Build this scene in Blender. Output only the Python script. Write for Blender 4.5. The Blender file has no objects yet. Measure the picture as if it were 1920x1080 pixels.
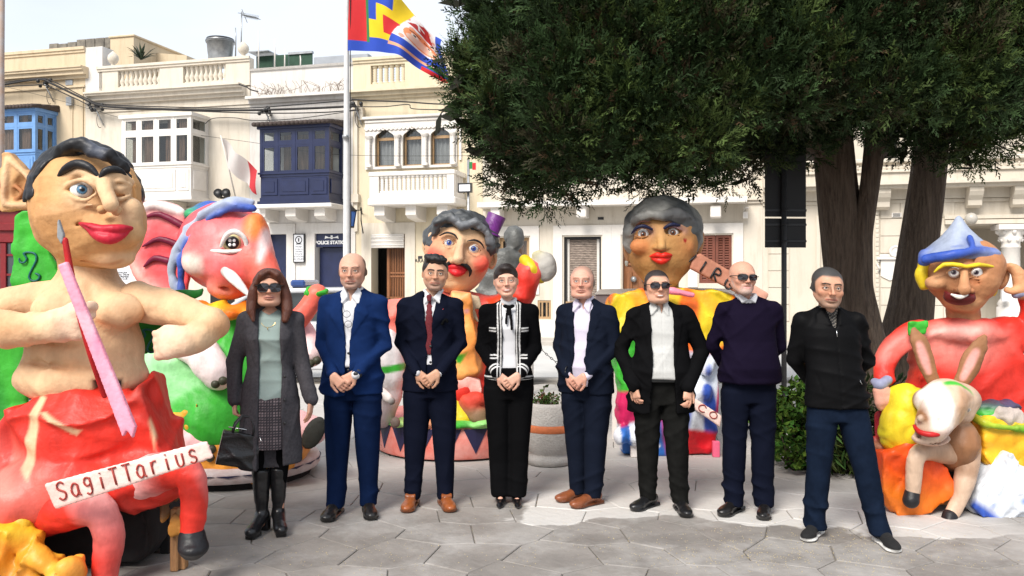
import bpy, math, random
import numpy as np
from mathutils import Matrix, Vector, Euler
random.seed(7)
RNG = np.random.RandomState(7)
sc = bpy.context.scene
COL = sc.collection
R = math.radians
# ------------------------------------------------------------------ camera, world, sun, exposure
F_PX = 1600.0      # focal length in pixels of the 1920 wide picture
HZ = 520.0         # horizon row
CAM_H = 1.6
cam_d = bpy.data.cameras.new('camera')
cam_d.sensor_width = 36.0
cam_d.lens = 36.0 * F_PX / 1920.0
cam_d.shift_y = -(540.0 - HZ) / 1920.0
cam_d.clip_start = 0.05
cam_d.clip_end = 600.0
cam = bpy.data.objects.new('camera', cam_d)
cam.location = (0, 0, CAM_H)
cam.rotation_euler = (R(90), 0, 0)
COL.objects.link(cam)
sc.camera = cam
SUN_EL, SUN_AZ = R(44), R(208)      # light comes from behind the camera, a little from the left
world = bpy.data.worlds.new('World')
sc.world = world
world.use_nodes = True
wn, wl = world.node_tree.nodes, world.node_tree.links
wn.clear()
sky = wn.new('ShaderNodeTexSky'); sky.sky_type = 'NISHITA'; sky.sun_disc = False
sky.sun_elevation = SUN_EL; sky.sun_rotation = SUN_AZ
sky.air_density = 1.0; sky.dust_density = 3.5; sky.ozone_density = 1.0
tc = wn.new('ShaderNodeTexCoord')
nz = wn.new('ShaderNodeTexNoise'); nz.inputs['Scale'].default_value = 1.6; nz.inputs['Detail'].default_value = 5.0
mp = wn.new('ShaderNodeMapping'); mp.inputs['Scale'].default_value = (1, 1, 3.0)
cr = wn.new('ShaderNodeValToRGB'); cr.color_ramp.elements[0].position = 0.30; cr.color_ramp.elements[1].position = 0.62
cr.color_ramp.elements[0].color = (0.6, 0.6, 0.6, 1); cr.color_ramp.elements[1].color = (0.93, 0.93, 0.93, 1)
mx = wn.new('ShaderNodeMixRGB')
mx.inputs['Color2'].default_value = (6.7, 7.2, 7.9, 1)
bg = wn.new('ShaderNodeBackground'); bg.inputs['Strength'].default_value = 0.085
wo = wn.new('ShaderNodeOutputWorld')
wl.new(tc.outputs['Generated'], mp.inputs['Vector']); wl.new(mp.outputs['Vector'], nz.inputs['Vector'])
wl.new(nz.outputs['Fac'], cr.inputs['Fac']); wl.new(cr.outputs['Color'], mx.inputs['Fac'])
wl.new(sky.outputs['Color'], mx.inputs['Color1']); wl.new(mx.outputs['Color'], bg.inputs['Color'])
wl.new(bg.outputs['Background'], wo.inputs['Surface'])
sun_d = bpy.data.lights.new('sun', 'SUN')
sun_d.energy = 2.6; sun_d.angle = R(25); sun_d.color = (1.0, 0.95, 0.88)
sun = bpy.data.objects.new('sun', sun_d)
sun.location = (0, 0, 30)
_d = Vector((math.sin(SUN_AZ) * math.cos(SUN_EL), math.cos(SUN_AZ) * math.cos(SUN_EL), math.sin(SUN_EL)))
sun.rotation_euler = _d.to_track_quat('Z', 'Y').to_euler()
COL.objects.link(sun)
sc.view_settings.view_transform = 'Standard'
sc.view_settings.look = 'None'
sc.view_settings.exposure = 0.86
sc.view_settings.gamma = 1.0
sc.view_settings.use_curve_mapping = False
sc.render.engine = 'CYCLES'
sc.cycles.max_bounces = 6
sc.cycles.diffuse_bounces = 3
sc.cycles.glossy_bounces = 3
sc.cycles.transparent_max_bounces = 8
sc.cycles.use_denoising = True
# ------------------------------------------------------------------ helpers: pixels, tags, objects
def at(px, py, Y):
 return np.array([(px - 960.0) * Y / F_PX, Y, CAM_H - (py - HZ) * Y / F_PX])
def tag(o, label=None, cat=None, group=None, kind=None):
 if label: o['label'] = label
 if cat: o['category'] = cat
 if group: o['group'] = group
 if kind: o['kind'] = kind
 return o
def empty(name, loc=(0, 0, 0), rz=0.0, label=None, cat=None, group=None):
 o = bpy.data.objects.new(name, None)
 COL.objects.link(o)
 o.location = loc; o.rotation_euler = (0, 0, rz)
 o.empty_display_size = 0.1
 tag(o, label, cat, group)
 return o
def link(name, me, parent=None, mat=None, M=None):
 o = bpy.data.objects.new(name, me)
 COL.objects.link(o)
 if mat is not None and len(me.materials) == 0: me.materials.append(mat)
 if parent is not None: o.parent = parent
 if M is not None: o.matrix_local = M
 return o
def children(o): return [c for c in bpy.data.objects if c.parent == o]
KIDS = {}
def copy_tree(o, parent=None):
 c = o.copy(); COL.objects.link(c)
 c.parent = parent
 for ch in list(o.children): copy_tree(ch, c)
 return c
def T(loc=(0, 0, 0), rot=(0, 0, 0), scl=(1, 1, 1)):
 if isinstance(scl, (int, float)): scl = (scl,) * 3
 return Matrix.LocRotScale(Vector(loc), Euler(rot, 'XYZ'), Vector(scl))
# mesh builder for hard things -------------------------------------------------------
class MB:
 def __init__(s): s.v = []; s.f = []; s.m = []; s.sm = []
 def add(s, verts, faces, mi=0, smooth=False, M=None):
  n = len(s.v)
  if M is not None: verts = [tuple(M @ Vector(v)) for v in verts]
  s.v += [tuple(map(float, v)) for v in verts]
  for f in faces:
   s.f.append(tuple(i + n for i in f)); s.m.append(mi); s.sm.append(smooth)
 def box(s, x0, x1, y0, y1, z0, z1, mi=0, M=None, bev=0.0):
  if x1 < x0: x0, x1 = x1, x0
  if y1 < y0: y0, y1 = y1, y0
  if z1 < z0: z0, z1 = z1, z0
  b = min(bev, (x1 - x0) / 2.2, (y1 - y0) / 2.2, (z1 - z0) / 2.2)
  if b <= 0:
   V = [(x0,y0,z0),(x1,y0,z0),(x1,y1,z0),(x0,y1,z0),(x0,y0,z1),(x1,y0,z1),(x1,y1,z1),(x0,y1,z1)]
   s.add(V, [(0,3,2,1),(4,5,6,7),(0,1,5,4),(1,2,6,5),(2,3,7,6),(3,0,4,7)], mi, False, M)
  else:
   V = [];
   for (sx, xo, xi) in ((0, x0, x0 + b), (1, x1, x1 - b)):
    for (sy, yo, yi) in ((0, y0, y0 + b), (1, y1, y1 - b)):
     for (sz, zo, zi) in ((0, z0, z0 + b), (1, z1, z1 - b)):
      V += [(xo, yi, zi), (xi, yo, zi), (xi, yi, zo)]
   def I(a, b_, c, k): return (a * 4 + b_ * 2 + c) * 3 + k
   Fc = [(I(0,0,0,0),I(0,0,1,0),I(0,1,1,0),I(0,1,0,0)), (I(1,0,0,0),I(1,1,0,0),I(1,1,1,0),I(1,0,1,0)),
      (I(0,0,0,1),I(1,0,0,1),I(1,0,1,1),I(0,0,1,1)), (I(0,1,0,1),I(0,1,1,1),I(1,1,1,1),I(1,1,0,1)),
      (I(0,0,0,2),I(0,1,0,2),I(1,1,0,2),I(1,0,0,2)), (I(0,0,1,2),I(1,0,1,2),I(1,1,1,2),I(0,1,1,2))]
   for c in (0, 1):
    Fc += [(I(0,0,c,0),I(0,0,c,1),I(0,0,c,2)), (I(1,0,c,0),I(1,0,c,1),I(1,0,c,2)), (I(0,1,c,0),I(0,1,c,1),I(0,1,c,2)), (I(1,1,c,0),I(1,1,c,1),I(1,1,c,2))]
    for d in (0, 1):
     Fc += [(I(c,d,0,0),I(c,d,1,0),I(c,d,1,1),I(c,d,0,1)), (I(c,0,d,0),I(c,1,d,0),I(c,1,d,2),I(c,0,d,2)), (I(0,c,d,1),I(1,c,d,1),I(1,c,d,2),I(0,c,d,2))]
   s.add(V, Fc, mi, False, M)
  return s
 def lathe(s, prof, n=16, c=(0, 0, 0), mi=0, M=None, smooth=True, cap=True):
  V = []; Fc = []
  for (r, z) in prof:
   for i in range(n):
    a = 2 * math.pi * i / n
    V.append((c[0] + r * math.cos(a), c[1] + r * math.sin(a), c[2] + z))
  for j in range(len(prof) - 1):
   for i in range(n):
    k = (i + 1) % n
    Fc.append((j*n+i, j*n+k, (j+1)*n+k, (j+1)*n+i))
  s.add(V, Fc, mi, smooth, M)
  if cap:
   s.add(V[:n], [tuple(range(n))[::-1]], mi, False, M); s.add(V[-n:], [tuple(range(n))], mi, False, M)
  return s
 def tube(s, pts, r, n=6, mi=0, M=None, closed=False, r2=None):
  P = [np.array(p, float) for p in pts]; m = len(P); V = []; Fc = []
  for j in range(m):
   d = P[(j+1) % m if closed else min(j+1, m-1)] - P[(j-1) % m if closed else max(j-1, 0)]
   d = d / (np.linalg.norm(d) + 1e-9)
   u = np.cross(d, (0, 0, 1.0));
   if np.linalg.norm(u) < 0.05: u = np.cross(d, (0, 1.0, 0))
   u /= np.linalg.norm(u); w = np.cross(u, d)
   rr = r[j] if isinstance(r, (list, tuple)) else r
   for i in range(n):
    a = 2 * math.pi * i / n
    V.append(P[j] + u * rr * math.cos(a) + w * (r2 if r2 else rr) * math.sin(a))
  for j in range(m if closed else m - 1):
   for i in range(n):
    k = (i + 1) % n; jj = (j + 1) % m
    Fc.append((j*n+i, jj*n+i, jj*n+k, j*n+k))
  if not closed: Fc += [tuple(range(n)), tuple(range((m-1)*n, m*n))[::-1]]
  s.add(V, Fc, mi, n > 4, M)
  return s
 def prism(s, poly, y0, y1, mi=0, M=None, axis='y'):
  """polygon (x,z) extruded between y0 and y1"""
  n = len(poly)
  if axis == 'y': V = [(x, y0, z) for x, z in poly] + [(x, y1, z) for x, z in poly]
  elif axis == 'z': V = [(x, z, y0) for x, z in poly] + [(x, z, y1) for x, z in poly]
  else: V = [(y0, x, z) for x, z in poly] + [(y1, x, z) for x, z in poly]
  Fc = [tuple(range(n)), tuple(range(n, 2*n))[::-1]] + [(i, i + n, (i+1) % n + n, (i+1) % n) for i in range(n)]
  s.add(V, Fc, mi, False, M)
  return s
 def mesh(s, name, mats):
  me = bpy.data.meshes.new(name)
  me.from_pydata(s.v, [], s.f)
  if not isinstance(mats, (list, tuple)): mats = [mats]
  for m in mats: me.materials.append(m)
  me.polygons.foreach_set('material_index', s.m)
  me.polygons.foreach_set('use_smooth', s.sm)
  me.update()
  import bmesh
  bm = bmesh.new(); bm.from_mesh(me); bmesh.ops.recalc_face_normals(bm, faces=bm.faces); bm.to_mesh(me); bm.free()
  return me
 def build(s, name, mats, parent=None, M=None):
  return link(name, s.mesh(name, mats), parent, None, M)
# ------------------------------------------------------------------ materials
def hexc(r, g, b):
 f = lambda c: (c / 255.0 / 12.92) if c / 255.0 <= 0.04045 else ((c / 255.0 + 0.055) / 1.055) ** 2.4
 return (f(r), f(g), f(b))
def mat(name, col=(0.5, 0.5, 0.5), rough=0.7, var=0.15, scale=6.0, bump=0.1, bscale=40.0, metal=0.0, vcol=False,
  spec=0.5, col2=None, stretch=(1, 1, 1), bstretch=(1, 1, 1), sheen=0.0, trans=0.0, bdist=0.02, coat=0.0, perinst=0.0):
 m = bpy.data.materials.new(name); m.use_nodes = True
 nt = m.node_tree; N, L = nt.nodes, nt.links
 b = N['Principled BSDF']
 b.inputs['Roughness'].default_value = rough; b.inputs['Metallic'].default_value = metal
 b.inputs['Specular IOR Level'].default_value = spec
 if sheen: b.inputs['Sheen Weight'].default_value = sheen
 if coat: b.inputs['Coat Weight'].default_value = coat; b.inputs['Coat Roughness'].default_value = 0.25
 if trans: b.inputs['Transmission Weight'].default_value = trans
 t = N.new('ShaderNodeTexCoord')
 mp = N.new('ShaderNodeMapping'); mp.inputs['Scale'].default_value = stretch
 L.new(t.outputs['Object'], mp.inputs['Vector'])
 n1 = N.new('ShaderNodeTexNoise'); n1.inputs['Scale'].default_value = scale; n1.inputs['Detail'].default_value = 6; n1.inputs['Roughness'].default_value = 0.65
 L.new(mp.outputs['Vector'], n1.inputs['Vector'])
 mr = N.new('ShaderNodeMapRange'); mr.inputs['From Min'].default_value = 0.3; mr.inputs['From Max'].default_value = 0.7
 L.new(n1.outputs['Fac'], mr.inputs['Value'])
 if vcol:
  a = N.new('ShaderNodeAttribute'); a.attribute_name = 'Col'
  src = a.outputs['Color']
 else:
  rgb = N.new('ShaderNodeRGB'); rgb.outputs[0].default_value = (*col, 1); src = rgb.outputs[0]
 mix = N.new('ShaderNodeMixRGB')
 if col2 is not None:
  mix.inputs['Color2'].default_value = (*col2, 1); L.new(src, mix.inputs['Color1']); L.new(mr.outputs['Result'], mix.inputs['Fac'])
 else:
  mr.inputs['To Min'].default_value = 1 - var; mr.inputs['To Max'].default_value = 1 + var
  mix.blend_type = 'MULTIPLY'; mix.inputs['Fac'].default_value = 1.0
  L.new(src, mix.inputs['Color1']); L.new(mr.outputs['Result'], mix.inputs['Color2'])
 out = mix.outputs['Color']
 if perinst:
  oi = N.new('ShaderNodeObjectInfo'); mr3 = N.new('ShaderNodeMapRange'); mr3.inputs['To Min'].default_value = 1 - perinst; mr3.inputs['To Max'].default_value = 1 + perinst
  L.new(oi.outputs['Random'], mr3.inputs['Value'])
  mm = N.new('ShaderNodeMixRGB'); mm.blend_type = 'MULTIPLY'; mm.inputs['Fac'].default_value = 1
  L.new(out, mm.inputs['Color1']); L.new(mr3.outputs['Result'], mm.inputs['Color2']); out = mm.outputs['Color']
 L.new(out, b.inputs['Base Color'])
 if bump > 0:
  mp2 = N.new('ShaderNodeMapping'); mp2.inputs['Scale'].default_value = bstretch
  L.new(t.outputs['Object'], mp2.inputs['Vector'])
  n2 = N.new('ShaderNodeTexNoise'); n2.inputs['Scale'].default_value = bscale; n2.inputs['Detail'].default_value = 4
  L.new(mp2.outputs['Vector'], n2.inputs['Vector'])
  bp = N.new('ShaderNodeBump'); bp.inputs['Strength'].default_value = bump; bp.inputs['Distance'].default_value = bdist
  L.new(n2.outputs['Fac'], bp.inputs['Height']); L.new(bp.outputs['Normal'], b.inputs['Normal'])
 return m
# ------------------------------------------------------------------ implicit surfaces (smooth bodies, clothes, papier mache)
def _rot(rx, ry, rz): return np.array(Euler((rx, ry, rz), 'XYZ').to_matrix())
def cheap_noise(seed, freq, n=7):
 rs = np.random.RandomState(seed)
 W = rs.normal(size=(n, 3)); W /= np.linalg.norm(W, axis=1)[:, None]
 W *= (np.array(freq) if np.ndim(freq) else np.array([freq] * 3)) * rs.uniform(0.6, 1.7, (n, 1))
 ph = rs.uniform(0, 6.28, n)
 def fn(x, y, z):
  o = 0
  for w, p in zip(W, ph): o = o + np.sin(w[0] * x + w[1] * y + w[2] * z + p)
  return o / n * 1.6
 return fn
class Prim:
 def __init__(s, fn, lo, hi, k, op, col, soft): s.fn = fn; s.lo = np.array(lo, float); s.hi = np.array(hi, float); s.k = k; s.op = op; s.col = col; s.soft = soft
class SDF:
 def __init__(s, k=0.02): s.p = []; s.k = k; s.disp = []; s.col = (0.5, 0.5, 0.5)
 fr = None
 def _a(s, fn, lo, hi, k, op, col, soft=0.01):
  if s.fr is not None:
   Rm = np.array(s.fr.to_3x3()); sv = np.linalg.norm(Rm, axis=0); sc_ = float(sv.min()); Rn = Rm / sv[None]; c = np.array(s.fr.translation); f0 = fn
   def fn(x, y, z):
    x = x - c[0]; y = y - c[1]; z = z - c[2]
    q = [(Rn[0, i] * x + Rn[1, i] * y + Rn[2, i] * z) / sv[i] for i in range(3)]
    return f0(*q) * sc_
   cs = np.array([[(lo, hi)[a][0], (lo, hi)[b][1], (lo, hi)[d][2]] for a in (0, 1) for b in (0, 1) for d in (0, 1)]) @ Rm.T + c
   lo, hi = cs.min(0), cs.max(0)
  s.p.append(Prim(fn, lo, hi, s.k if k is None else k, op, col, soft)); return s
 def ell(s, c, r, rot=None, k=None, op='u', col=None, soft=0.01):
  c = np.array(c, float); r = np.array(r if np.ndim(r) else [r] * 3, float)
  m = r.max() if rot is not None else r
  Rm = _rot(*rot).T if rot is not None else None
  def fn(x, y, z):
   x = x - c[0]; y = y - c[1]; z = z - c[2]
   if Rm is not None: x, y, z = (Rm[i, 0] * x + Rm[i, 1] * y + Rm[i, 2] * z for i in range(3))
   a, b, d = x / r[0], y / r[1], z / r[2]
   k0 = np.sqrt(a * a + b * b + d * d) + 1e-9
   k1 = np.sqrt((a / r[0])**2 + (b / r[1])**2 + (d / r[2])**2) + 1e-9
   return k0 * (k0 - 1) / k1
  return s._a(fn, c - m, c + m, k, op, col, soft)
 def cap(s, a, b, r1, r2=None, k=None, op='u', col=None, soft=0.01, flat=None):
  a = np.array(a, float); b = np.array(b, float); r2 = r1 if r2 is None else r2
  ab = b - a; L2 = (ab**2).sum() + 1e-12
  def fn(x, y, z):
   px, py, pz = x - a[0], y - a[1], z - a[2]
   t = np.clip((px * ab[0] + py * ab[1] + pz * ab[2]) / L2, 0, 1)
   dx, dy, dz = px - t * ab[0], py - t * ab[1], pz - t * ab[2]
   if flat is not None: dx, dy, dz = dx / flat[0], dy / flat[1], dz / flat[2]
   d = np.sqrt(dx * dx + dy * dy + dz * dz) - (r1 + (r2 - r1) * t)
   return d * (min(flat) if flat is not None else 1)
  R_ = max(r1, r2) * (max(flat) if flat is not None else 1)
  return s._a(fn, np.minimum(a, b) - R_, np.maximum(a, b) + R_, k, op, col, soft)
 def chain(s, pts, rs, k=None, op='u', col=None, soft=0.01, flat=None):
  if not isinstance(rs, (list, tuple)): rs = [rs] * len(pts)
  t = SDF(); t.fr = None
  for i in range(len(pts) - 1): t.cap(pts[i], pts[i+1], rs[i], rs[i+1], flat=flat)
  F_ = [q.fn for q in t.p]
  def fn(x, y, z):
   d = F_[0](x, y, z)
   for f in F_[1:]: d = np.minimum(d, f(x, y, z))
   return d
  return s._a(fn, np.min([q.lo for q in t.p], 0), np.max([q.hi for q in t.p], 0), k, op, col, soft)
 def box(s, c, h, rot=None, r=0.01, k=None, op='u', col=None, soft=0.01):
  c = np.array(c, float); h = np.array(h, float)
  Rm = _rot(*rot).T if rot is not None else None
  def fn(x, y, z):
   x = x - c[0]; y = y - c[1]; z = z - c[2]
   if Rm is not None: x, y, z = (Rm[i, 0] * x + Rm[i, 1] * y + Rm[i, 2] * z for i in range(3))
   qx, qy, qz = np.abs(x) - h[0] + r, np.abs(y) - h[1] + r, np.abs(z) - h[2] + r
   o = np.sqrt(np.maximum(qx, 0)**2 + np.maximum(qy, 0)**2 + np.maximum(qz, 0)**2)
   return o + np.minimum(np.maximum(qx, np.maximum(qy, qz)), 0) - r
  m = np.linalg.norm(h) if rot is not None else h
  return s._a(fn, c - m, c + m, k, op, col, soft)
 def loft(s, secs, n=2.0, k=None, op='u', col=None, soft=0.01, edge=0.012):
  """stack of elliptical sections: (z, cx, cy, rx, ry) with z rising"""
  S = np.array(sorted(secs), float); z0, z1 = S[0, 0], S[-1, 0]
  def fn(x, y, z):
   zc = np.clip(z, z0, z1).ravel()
   cx, cy, rx, ry = (np.interp(zc, S[:, 0], S[:, i]).reshape(z.shape) for i in (1, 2, 3, 4))
   q = (np.abs((x - cx) / rx)**n + np.abs((y - cy) / ry)**n) ** (1.0 / n)
   d = (q - 1) * np.minimum(rx, ry)
   dz = np.maximum(z0 - z, z - z1) + 0 * d
   a, b = d + edge, dz + edge
   return np.minimum(np.maximum(a, b), 0) + np.sqrt(np.maximum(a, 0)**2 + np.maximum(b, 0)**2) - edge
  lo = (min(S[:, 1] - S[:, 3]), min(S[:, 2] - S[:, 4]), z0); hi = (max(S[:, 1] + S[:, 3]), max(S[:, 2] + S[:, 4]), z1)
  return s._a(fn, lo, hi, k, op, col, soft)
 def poly(s, pts, y0, y1, k=None, op='u', col=None, soft=0.01, off=0.0, rot=None, c=(0, 0, 0)):
  """polygon in x,z extruded y0..y1, optionally in a rotated frame at c"""
  P = np.array(pts, float); n = len(P); c = np.array(c, float)
  Rm = _rot(*rot).T if rot is not None else None
  def fn(x, y, z):
   x = x - c[0]; y = y - c[1]; z = z - c[2]
   if Rm is not None: x, y, z = (Rm[i, 0] * x + Rm[i, 1] * y + Rm[i, 2] * z for i in range(3))
   x, z = np.broadcast_arrays(x, z)
   d2 = np.full(x.shape, 1e9); sg = np.ones(x.shape)
   for i in range(n):
    a, b = P[i], P[i - 1]
    ex, ez = b - a
    wx, wz = x - a[0], z - a[1]
    t = np.clip((wx * ex + wz * ez) / (ex * ex + ez * ez + 1e-12), 0, 1)
    d2 = np.minimum(d2, (wx - ex * t)**2 + (wz - ez * t)**2)
    c1 = z >= a[1]; c2 = z < b[1]; c3 = ex * wz > ez * wx
    sg = np.where((c1 & c2 & c3) | (~c1 & ~c2 & ~c3), -sg, sg)
   d = sg * np.sqrt(d2) - off
   dy = np.maximum(y0 - y, y - y1) + 0 * d
   return np.minimum(np.maximum(d, dy), 0) + np.sqrt(np.maximum(d, 0)**2 + np.maximum(dy, 0)**2)
  if rot is None:
   lo = (P[:, 0].min() + c[0], y0 + c[1], P[:, 1].min() + c[2]); hi = (P[:, 0].max() + c[0], y1 + c[1], P[:, 1].max() + c[2])
  else:
   m = math.sqrt((P**2).sum(1).max() + max(abs(y0), abs(y1))**2); lo = c - m; hi = c + m
  return s._a(fn, lo, hi, k, op, col, soft)
 def noise(s, amp, freq, seed=1, region=None):
  """displace the surface; region = (lo, hi) z range faded"""
  f = cheap_noise(seed, freq)
  def fn(x, y, z):
   w = 1.0
   if region is not None:
    a, b = region; m = (a + b) / 2; h = (b - a) / 2
    w = np.clip(1.5 * (1 - np.abs(z - m) / h), 0, 1)
   return amp * f(x, y, z) * w
  s.disp.append(fn); return s
 def folds(s, amp, seed=1, n=5, f=(34, 62), tilt=.6, vert=0.0, zr=None):
  rs = np.random.RandomState(seed); L_ = []
  for i in range(n):
   a = rs.uniform(-tilt, tilt) + (math.pi / 2 if rs.rand() < vert else 0); b_ = rs.uniform(-.5, .5)
   L_.append((np.array([math.sin(a), b_ * .6, math.cos(a)]) * rs.uniform(*f), cheap_noise(seed * 31 + i, 6.0), cheap_noise(seed * 57 + i, 7.0), rs.uniform(0, 6)))
  def fn(x, y, z):
   o = 0
   for w, nw, ne, ph in L_:
    t = w[0] * x + w[1] * y + w[2] * z + ph + 3.2 * nw(x, y, z)
    o = o + np.clip(ne(x, y, z) * 2.2 - .1, 0, 1) * ((1 - np.abs(np.sin(t * .5)))**2 * 1.6 - .45)
   if zr is not None: o = o * np.clip(1.6 * (1 - np.abs(z - (zr[0] + zr[1]) / 2) / ((zr[1] - zr[0]) / 2)), 0, 1)
   return -amp * o
  s.disp.append(fn); return s
 def ridge(s, amp, freq, seed=1):
  f = cheap_noise(seed, freq)
  s.disp.append(lambda x, y, z: amp * (1 - 2 * np.sqrt(np.abs(f(x, y, z)) + 1e-4))); return s
 def build(s, name, h=0.01, mat=None, parent=None, M=None, fine=None, smooth=1, colfn=None, basecol=None, pad=None, clipz=None):
  """fine: {axis: [(lo, hi, h)]} finer spacing on an axis"""
  us = [p for p in s.p if p.op == 'u']
  pad = pad or max(3 * h, 0.01)
  lo = np.min([p.lo for p in us], 0) - pad; hi = np.max([p.hi for p in us], 0) + pad
  if clipz is not None: lo[2] = max(lo[2], clipz)
  ax = []
  for i in range(3):
   n = max(int((hi[i] - lo[i]) / h) + 2, 4)
   hh = h if np.isscalar(h) else h[i]
   g = [lo[i]]
   F = (fine or {}).get(i, [])
   while g[-1] < hi[i]:
    st = hh
    for (a, b, fh) in F:
     if a <= g[-1] < b: st = fh
     elif g[-1] < a < g[-1] + st: st = max(a - g[-1], fh)
    g.append(g[-1] + st)
   ax.append(np.array(g))
  D = np.full([len(a) for a in ax], 1.0, np.float32)
  X, Y, Z = ax[0][:, None, None], ax[1][None, :, None], ax[2][None, None, :]
  for p in s.p:
   if p.op == 'paint': continue
   m = max(p.k * 1.5, 2.2 * h) + 0.01
   i0 = [max(int(np.searchsorted(ax[i], p.lo[i] - m)) - 1, 0) for i in range(3)]
   i1 = [min(int(np.searchsorted(ax[i], p.hi[i] + m)) + 1, len(ax[i])) for i in range(3)]
   if any(i1[i] <= i0[i] for i in range(3)): continue
   sl = tuple(slice(i0[i], i1[i]) for i in range(3))
   d = p.fn(X[sl[0]], Y[:, sl[1]], Z[:, :, sl[2]]).astype(np.float32)
   A = D[sl]; k = max(p.k, 1e-5)
   if p.op == 'u':
    hq = np.maximum(k - np.abs(A - d), 0) / k
    D[sl] = np.minimum(A, d) - hq * hq * k * 0.25
   elif p.op == 's':
    hq = np.maximum(k - np.abs(A + d), 0) / k
    D[sl] = np.maximum(A, -d) + hq * hq * k * 0.25
   elif p.op == 'r':      # raise the surface inside the region by k
    D[sl] = A - k * np.clip(0.5 - d / 0.006, 0, 1)
   elif p.op == 'd':      # dig a groove of depth k
    D[sl] = A + k * np.clip(0.5 - d / 0.006, 0, 1)
  if s.disp:
   I = np.nonzero(np.abs(D) < max(.045, 3.5 * (h if np.isscalar(h) else max(h))))
   x_, y_, z_ = ax[0][I[0]], ax[1][I[1]], ax[2][I[2]]; o = 0
   for fn in s.disp: o = o + fn(x_, y_, z_)
   D[I] += o.astype(np.float32)
  D[0] = D[-1] = 1; D[:, 0] = D[:, -1] = 1; D[:, :, -1] = 1
  D[:, :, 0] = 1
  V, Q = nets(D, ax)
  if len(V) == 0: raise ValueError('empty surface ' + name)
  for _ in range(smooth): V = relax(V, Q)
  C = s.colours(V, basecol)
  if colfn is not None: C = colfn(V, C)
  me = mesh_np(name, V, Q, C)
  return link(name, me, parent, mat, M)
 def colours(s, V, base=None):
  C = np.tile(np.array(base or s.col, float), (len(V), 1))
  x, y, z = V[:, 0], V[:, 1], V[:, 2]
  us = [p for p in s.p if p.op == 'u' and p.col is not None]
  if us:
   W = np.zeros(len(V)); A = np.zeros((len(V), 3))
   dm = np.stack([p.fn(x, y, z) for p in us]); d0 = dm.min(0)
   for p, d in zip(us, dm):
    w = np.exp(-np.clip((d - d0) / p.soft, 0, 40)); W += w; A += w[:, None] * np.array(p.col)
   C = A / W[:, None]
  for p in s.p:
   if p.op in ('paint', 's') and p.col is not None:
    w = np.clip(0.5 - p.fn(x, y, z) / p.soft, 0, 1)[:, None]
    C = C * (1 - w) + w * np.array(p.col)
  return C
def nets(D, ax):
 S = D < 0
 c = [S[i:S.shape[0]-1+i, j:S.shape[1]-1+j, k:S.shape[2]-1+k] for i in (0, 1) for j in (0, 1) for k in (0, 1)]
 cnt = sum(a.astype(np.int8) for a in c)
 act = (cnt > 0) & (cnt < 8)
 I = np.argwhere(act)
 if len(I) == 0: return np.zeros((0, 3)), np.zeros((0, 4), int)
 idx = -np.ones(act.shape, np.int64); idx[act] = np.arange(len(I))
 P = np.zeros((len(I), 3)); W = np.zeros(len(I))
 offs = [(i, j, k) for i in (0, 1) for j in (0, 1) for k in (0, 1)]
 vals = [D[I[:, 0] + o[0], I[:, 1] + o[1], I[:, 2] + o[2]] for o in offs]
 for a in range(8):
  for b in range(a + 1, 8):
   oa, ob = offs[a], offs[b]
   if sum(abs(oa[i] - ob[i]) for i in range(3)) != 1: continue
   va, vb = vals[a], vals[b]
   m = (va < 0) != (vb < 0)
   t = np.where(m, va / np.where(m, va - vb, 1), 0)
   for i in range(3): P[:, i] += m * (oa[i] + t * (ob[i] - oa[i]))
   W += m
 P /= W[:, None]
 V = np.empty_like(P)
 for i in range(3):
  g = ax[i]; V[:, i] = g[I[:, i]] + P[:, i] * (g[I[:, i] + 1] - g[I[:, i]])
 Q = []
 for axis in range(3):
  sl0 = [slice(None)] * 3; sl1 = [slice(None)] * 3
  sl0[axis] = slice(0, -1); sl1[axis] = slice(1, None)
  e = S[tuple(sl0)] != S[tuple(sl1)]
  o = [a for a in range(3) if a != axis]
  for a in o:
   t = [slice(None)] * 3; t[a] = slice(0, 1); e[tuple(t)] = False; t[a] = slice(-1, None); e[tuple(t)] = False
  E = np.argwhere(e)
  if len(E) == 0: continue
  inside = S[tuple(sl0)][e]
  def g(d1, d2):
   q = E.copy(); q[:, o[0]] -= d1; q[:, o[1]] -= d2
   return idx[q[:, 0], q[:, 1], q[:, 2]]
  quad = np.stack([g(1, 1), g(0, 1), g(0, 0), g(1, 0)], 1)
  flip = inside if axis != 1 else ~inside
  quad[~flip] = quad[~flip][:, ::-1]
  Q.append(quad)
 return V, np.concatenate(Q)
def relax(V, Q, f=0.5):
 N = np.zeros_like(V); W = np.zeros(len(V))
 for a in range(4):
  i, j = Q[:, a], Q[:, (a + 1) % 4]
  for k in range(3): N[:, k] += np.bincount(i, V[j, k], len(V)) + np.bincount(j, V[i, k], len(V))
  W += np.bincount(i, minlength=len(V)) + np.bincount(j, minlength=len(V))
 return V * (1 - f) + f * N / np.maximum(W, 1)[:, None]
def mesh_np(name, V, Q, C=None, smooth=True):
 me = bpy.data.meshes.new(name)
 V = np.asarray(V, np.float32); Q = np.asarray(Q, np.int32); k = Q.shape[1]
 me.vertices.add(len(V)); me.vertices.foreach_set('co', V.ravel())
 me.loops.add(Q.size); me.loops.foreach_set('vertex_index', Q.ravel())
 me.polygons.add(len(Q)); me.polygons.foreach_set('loop_start', np.arange(0, Q.size, k, dtype=np.int32))
 me.polygons.foreach_set('use_smooth', np.full(len(Q), smooth))
 me.update(calc_edges=True)
 if C is not None:
  at_ = me.color_attributes.new('Col', 'FLOAT_COLOR', 'POINT')
  at_.data.foreach_set('color', np.concatenate([C, np.ones((len(C), 1))], 1).astype(np.float32).ravel())
 return me
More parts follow.
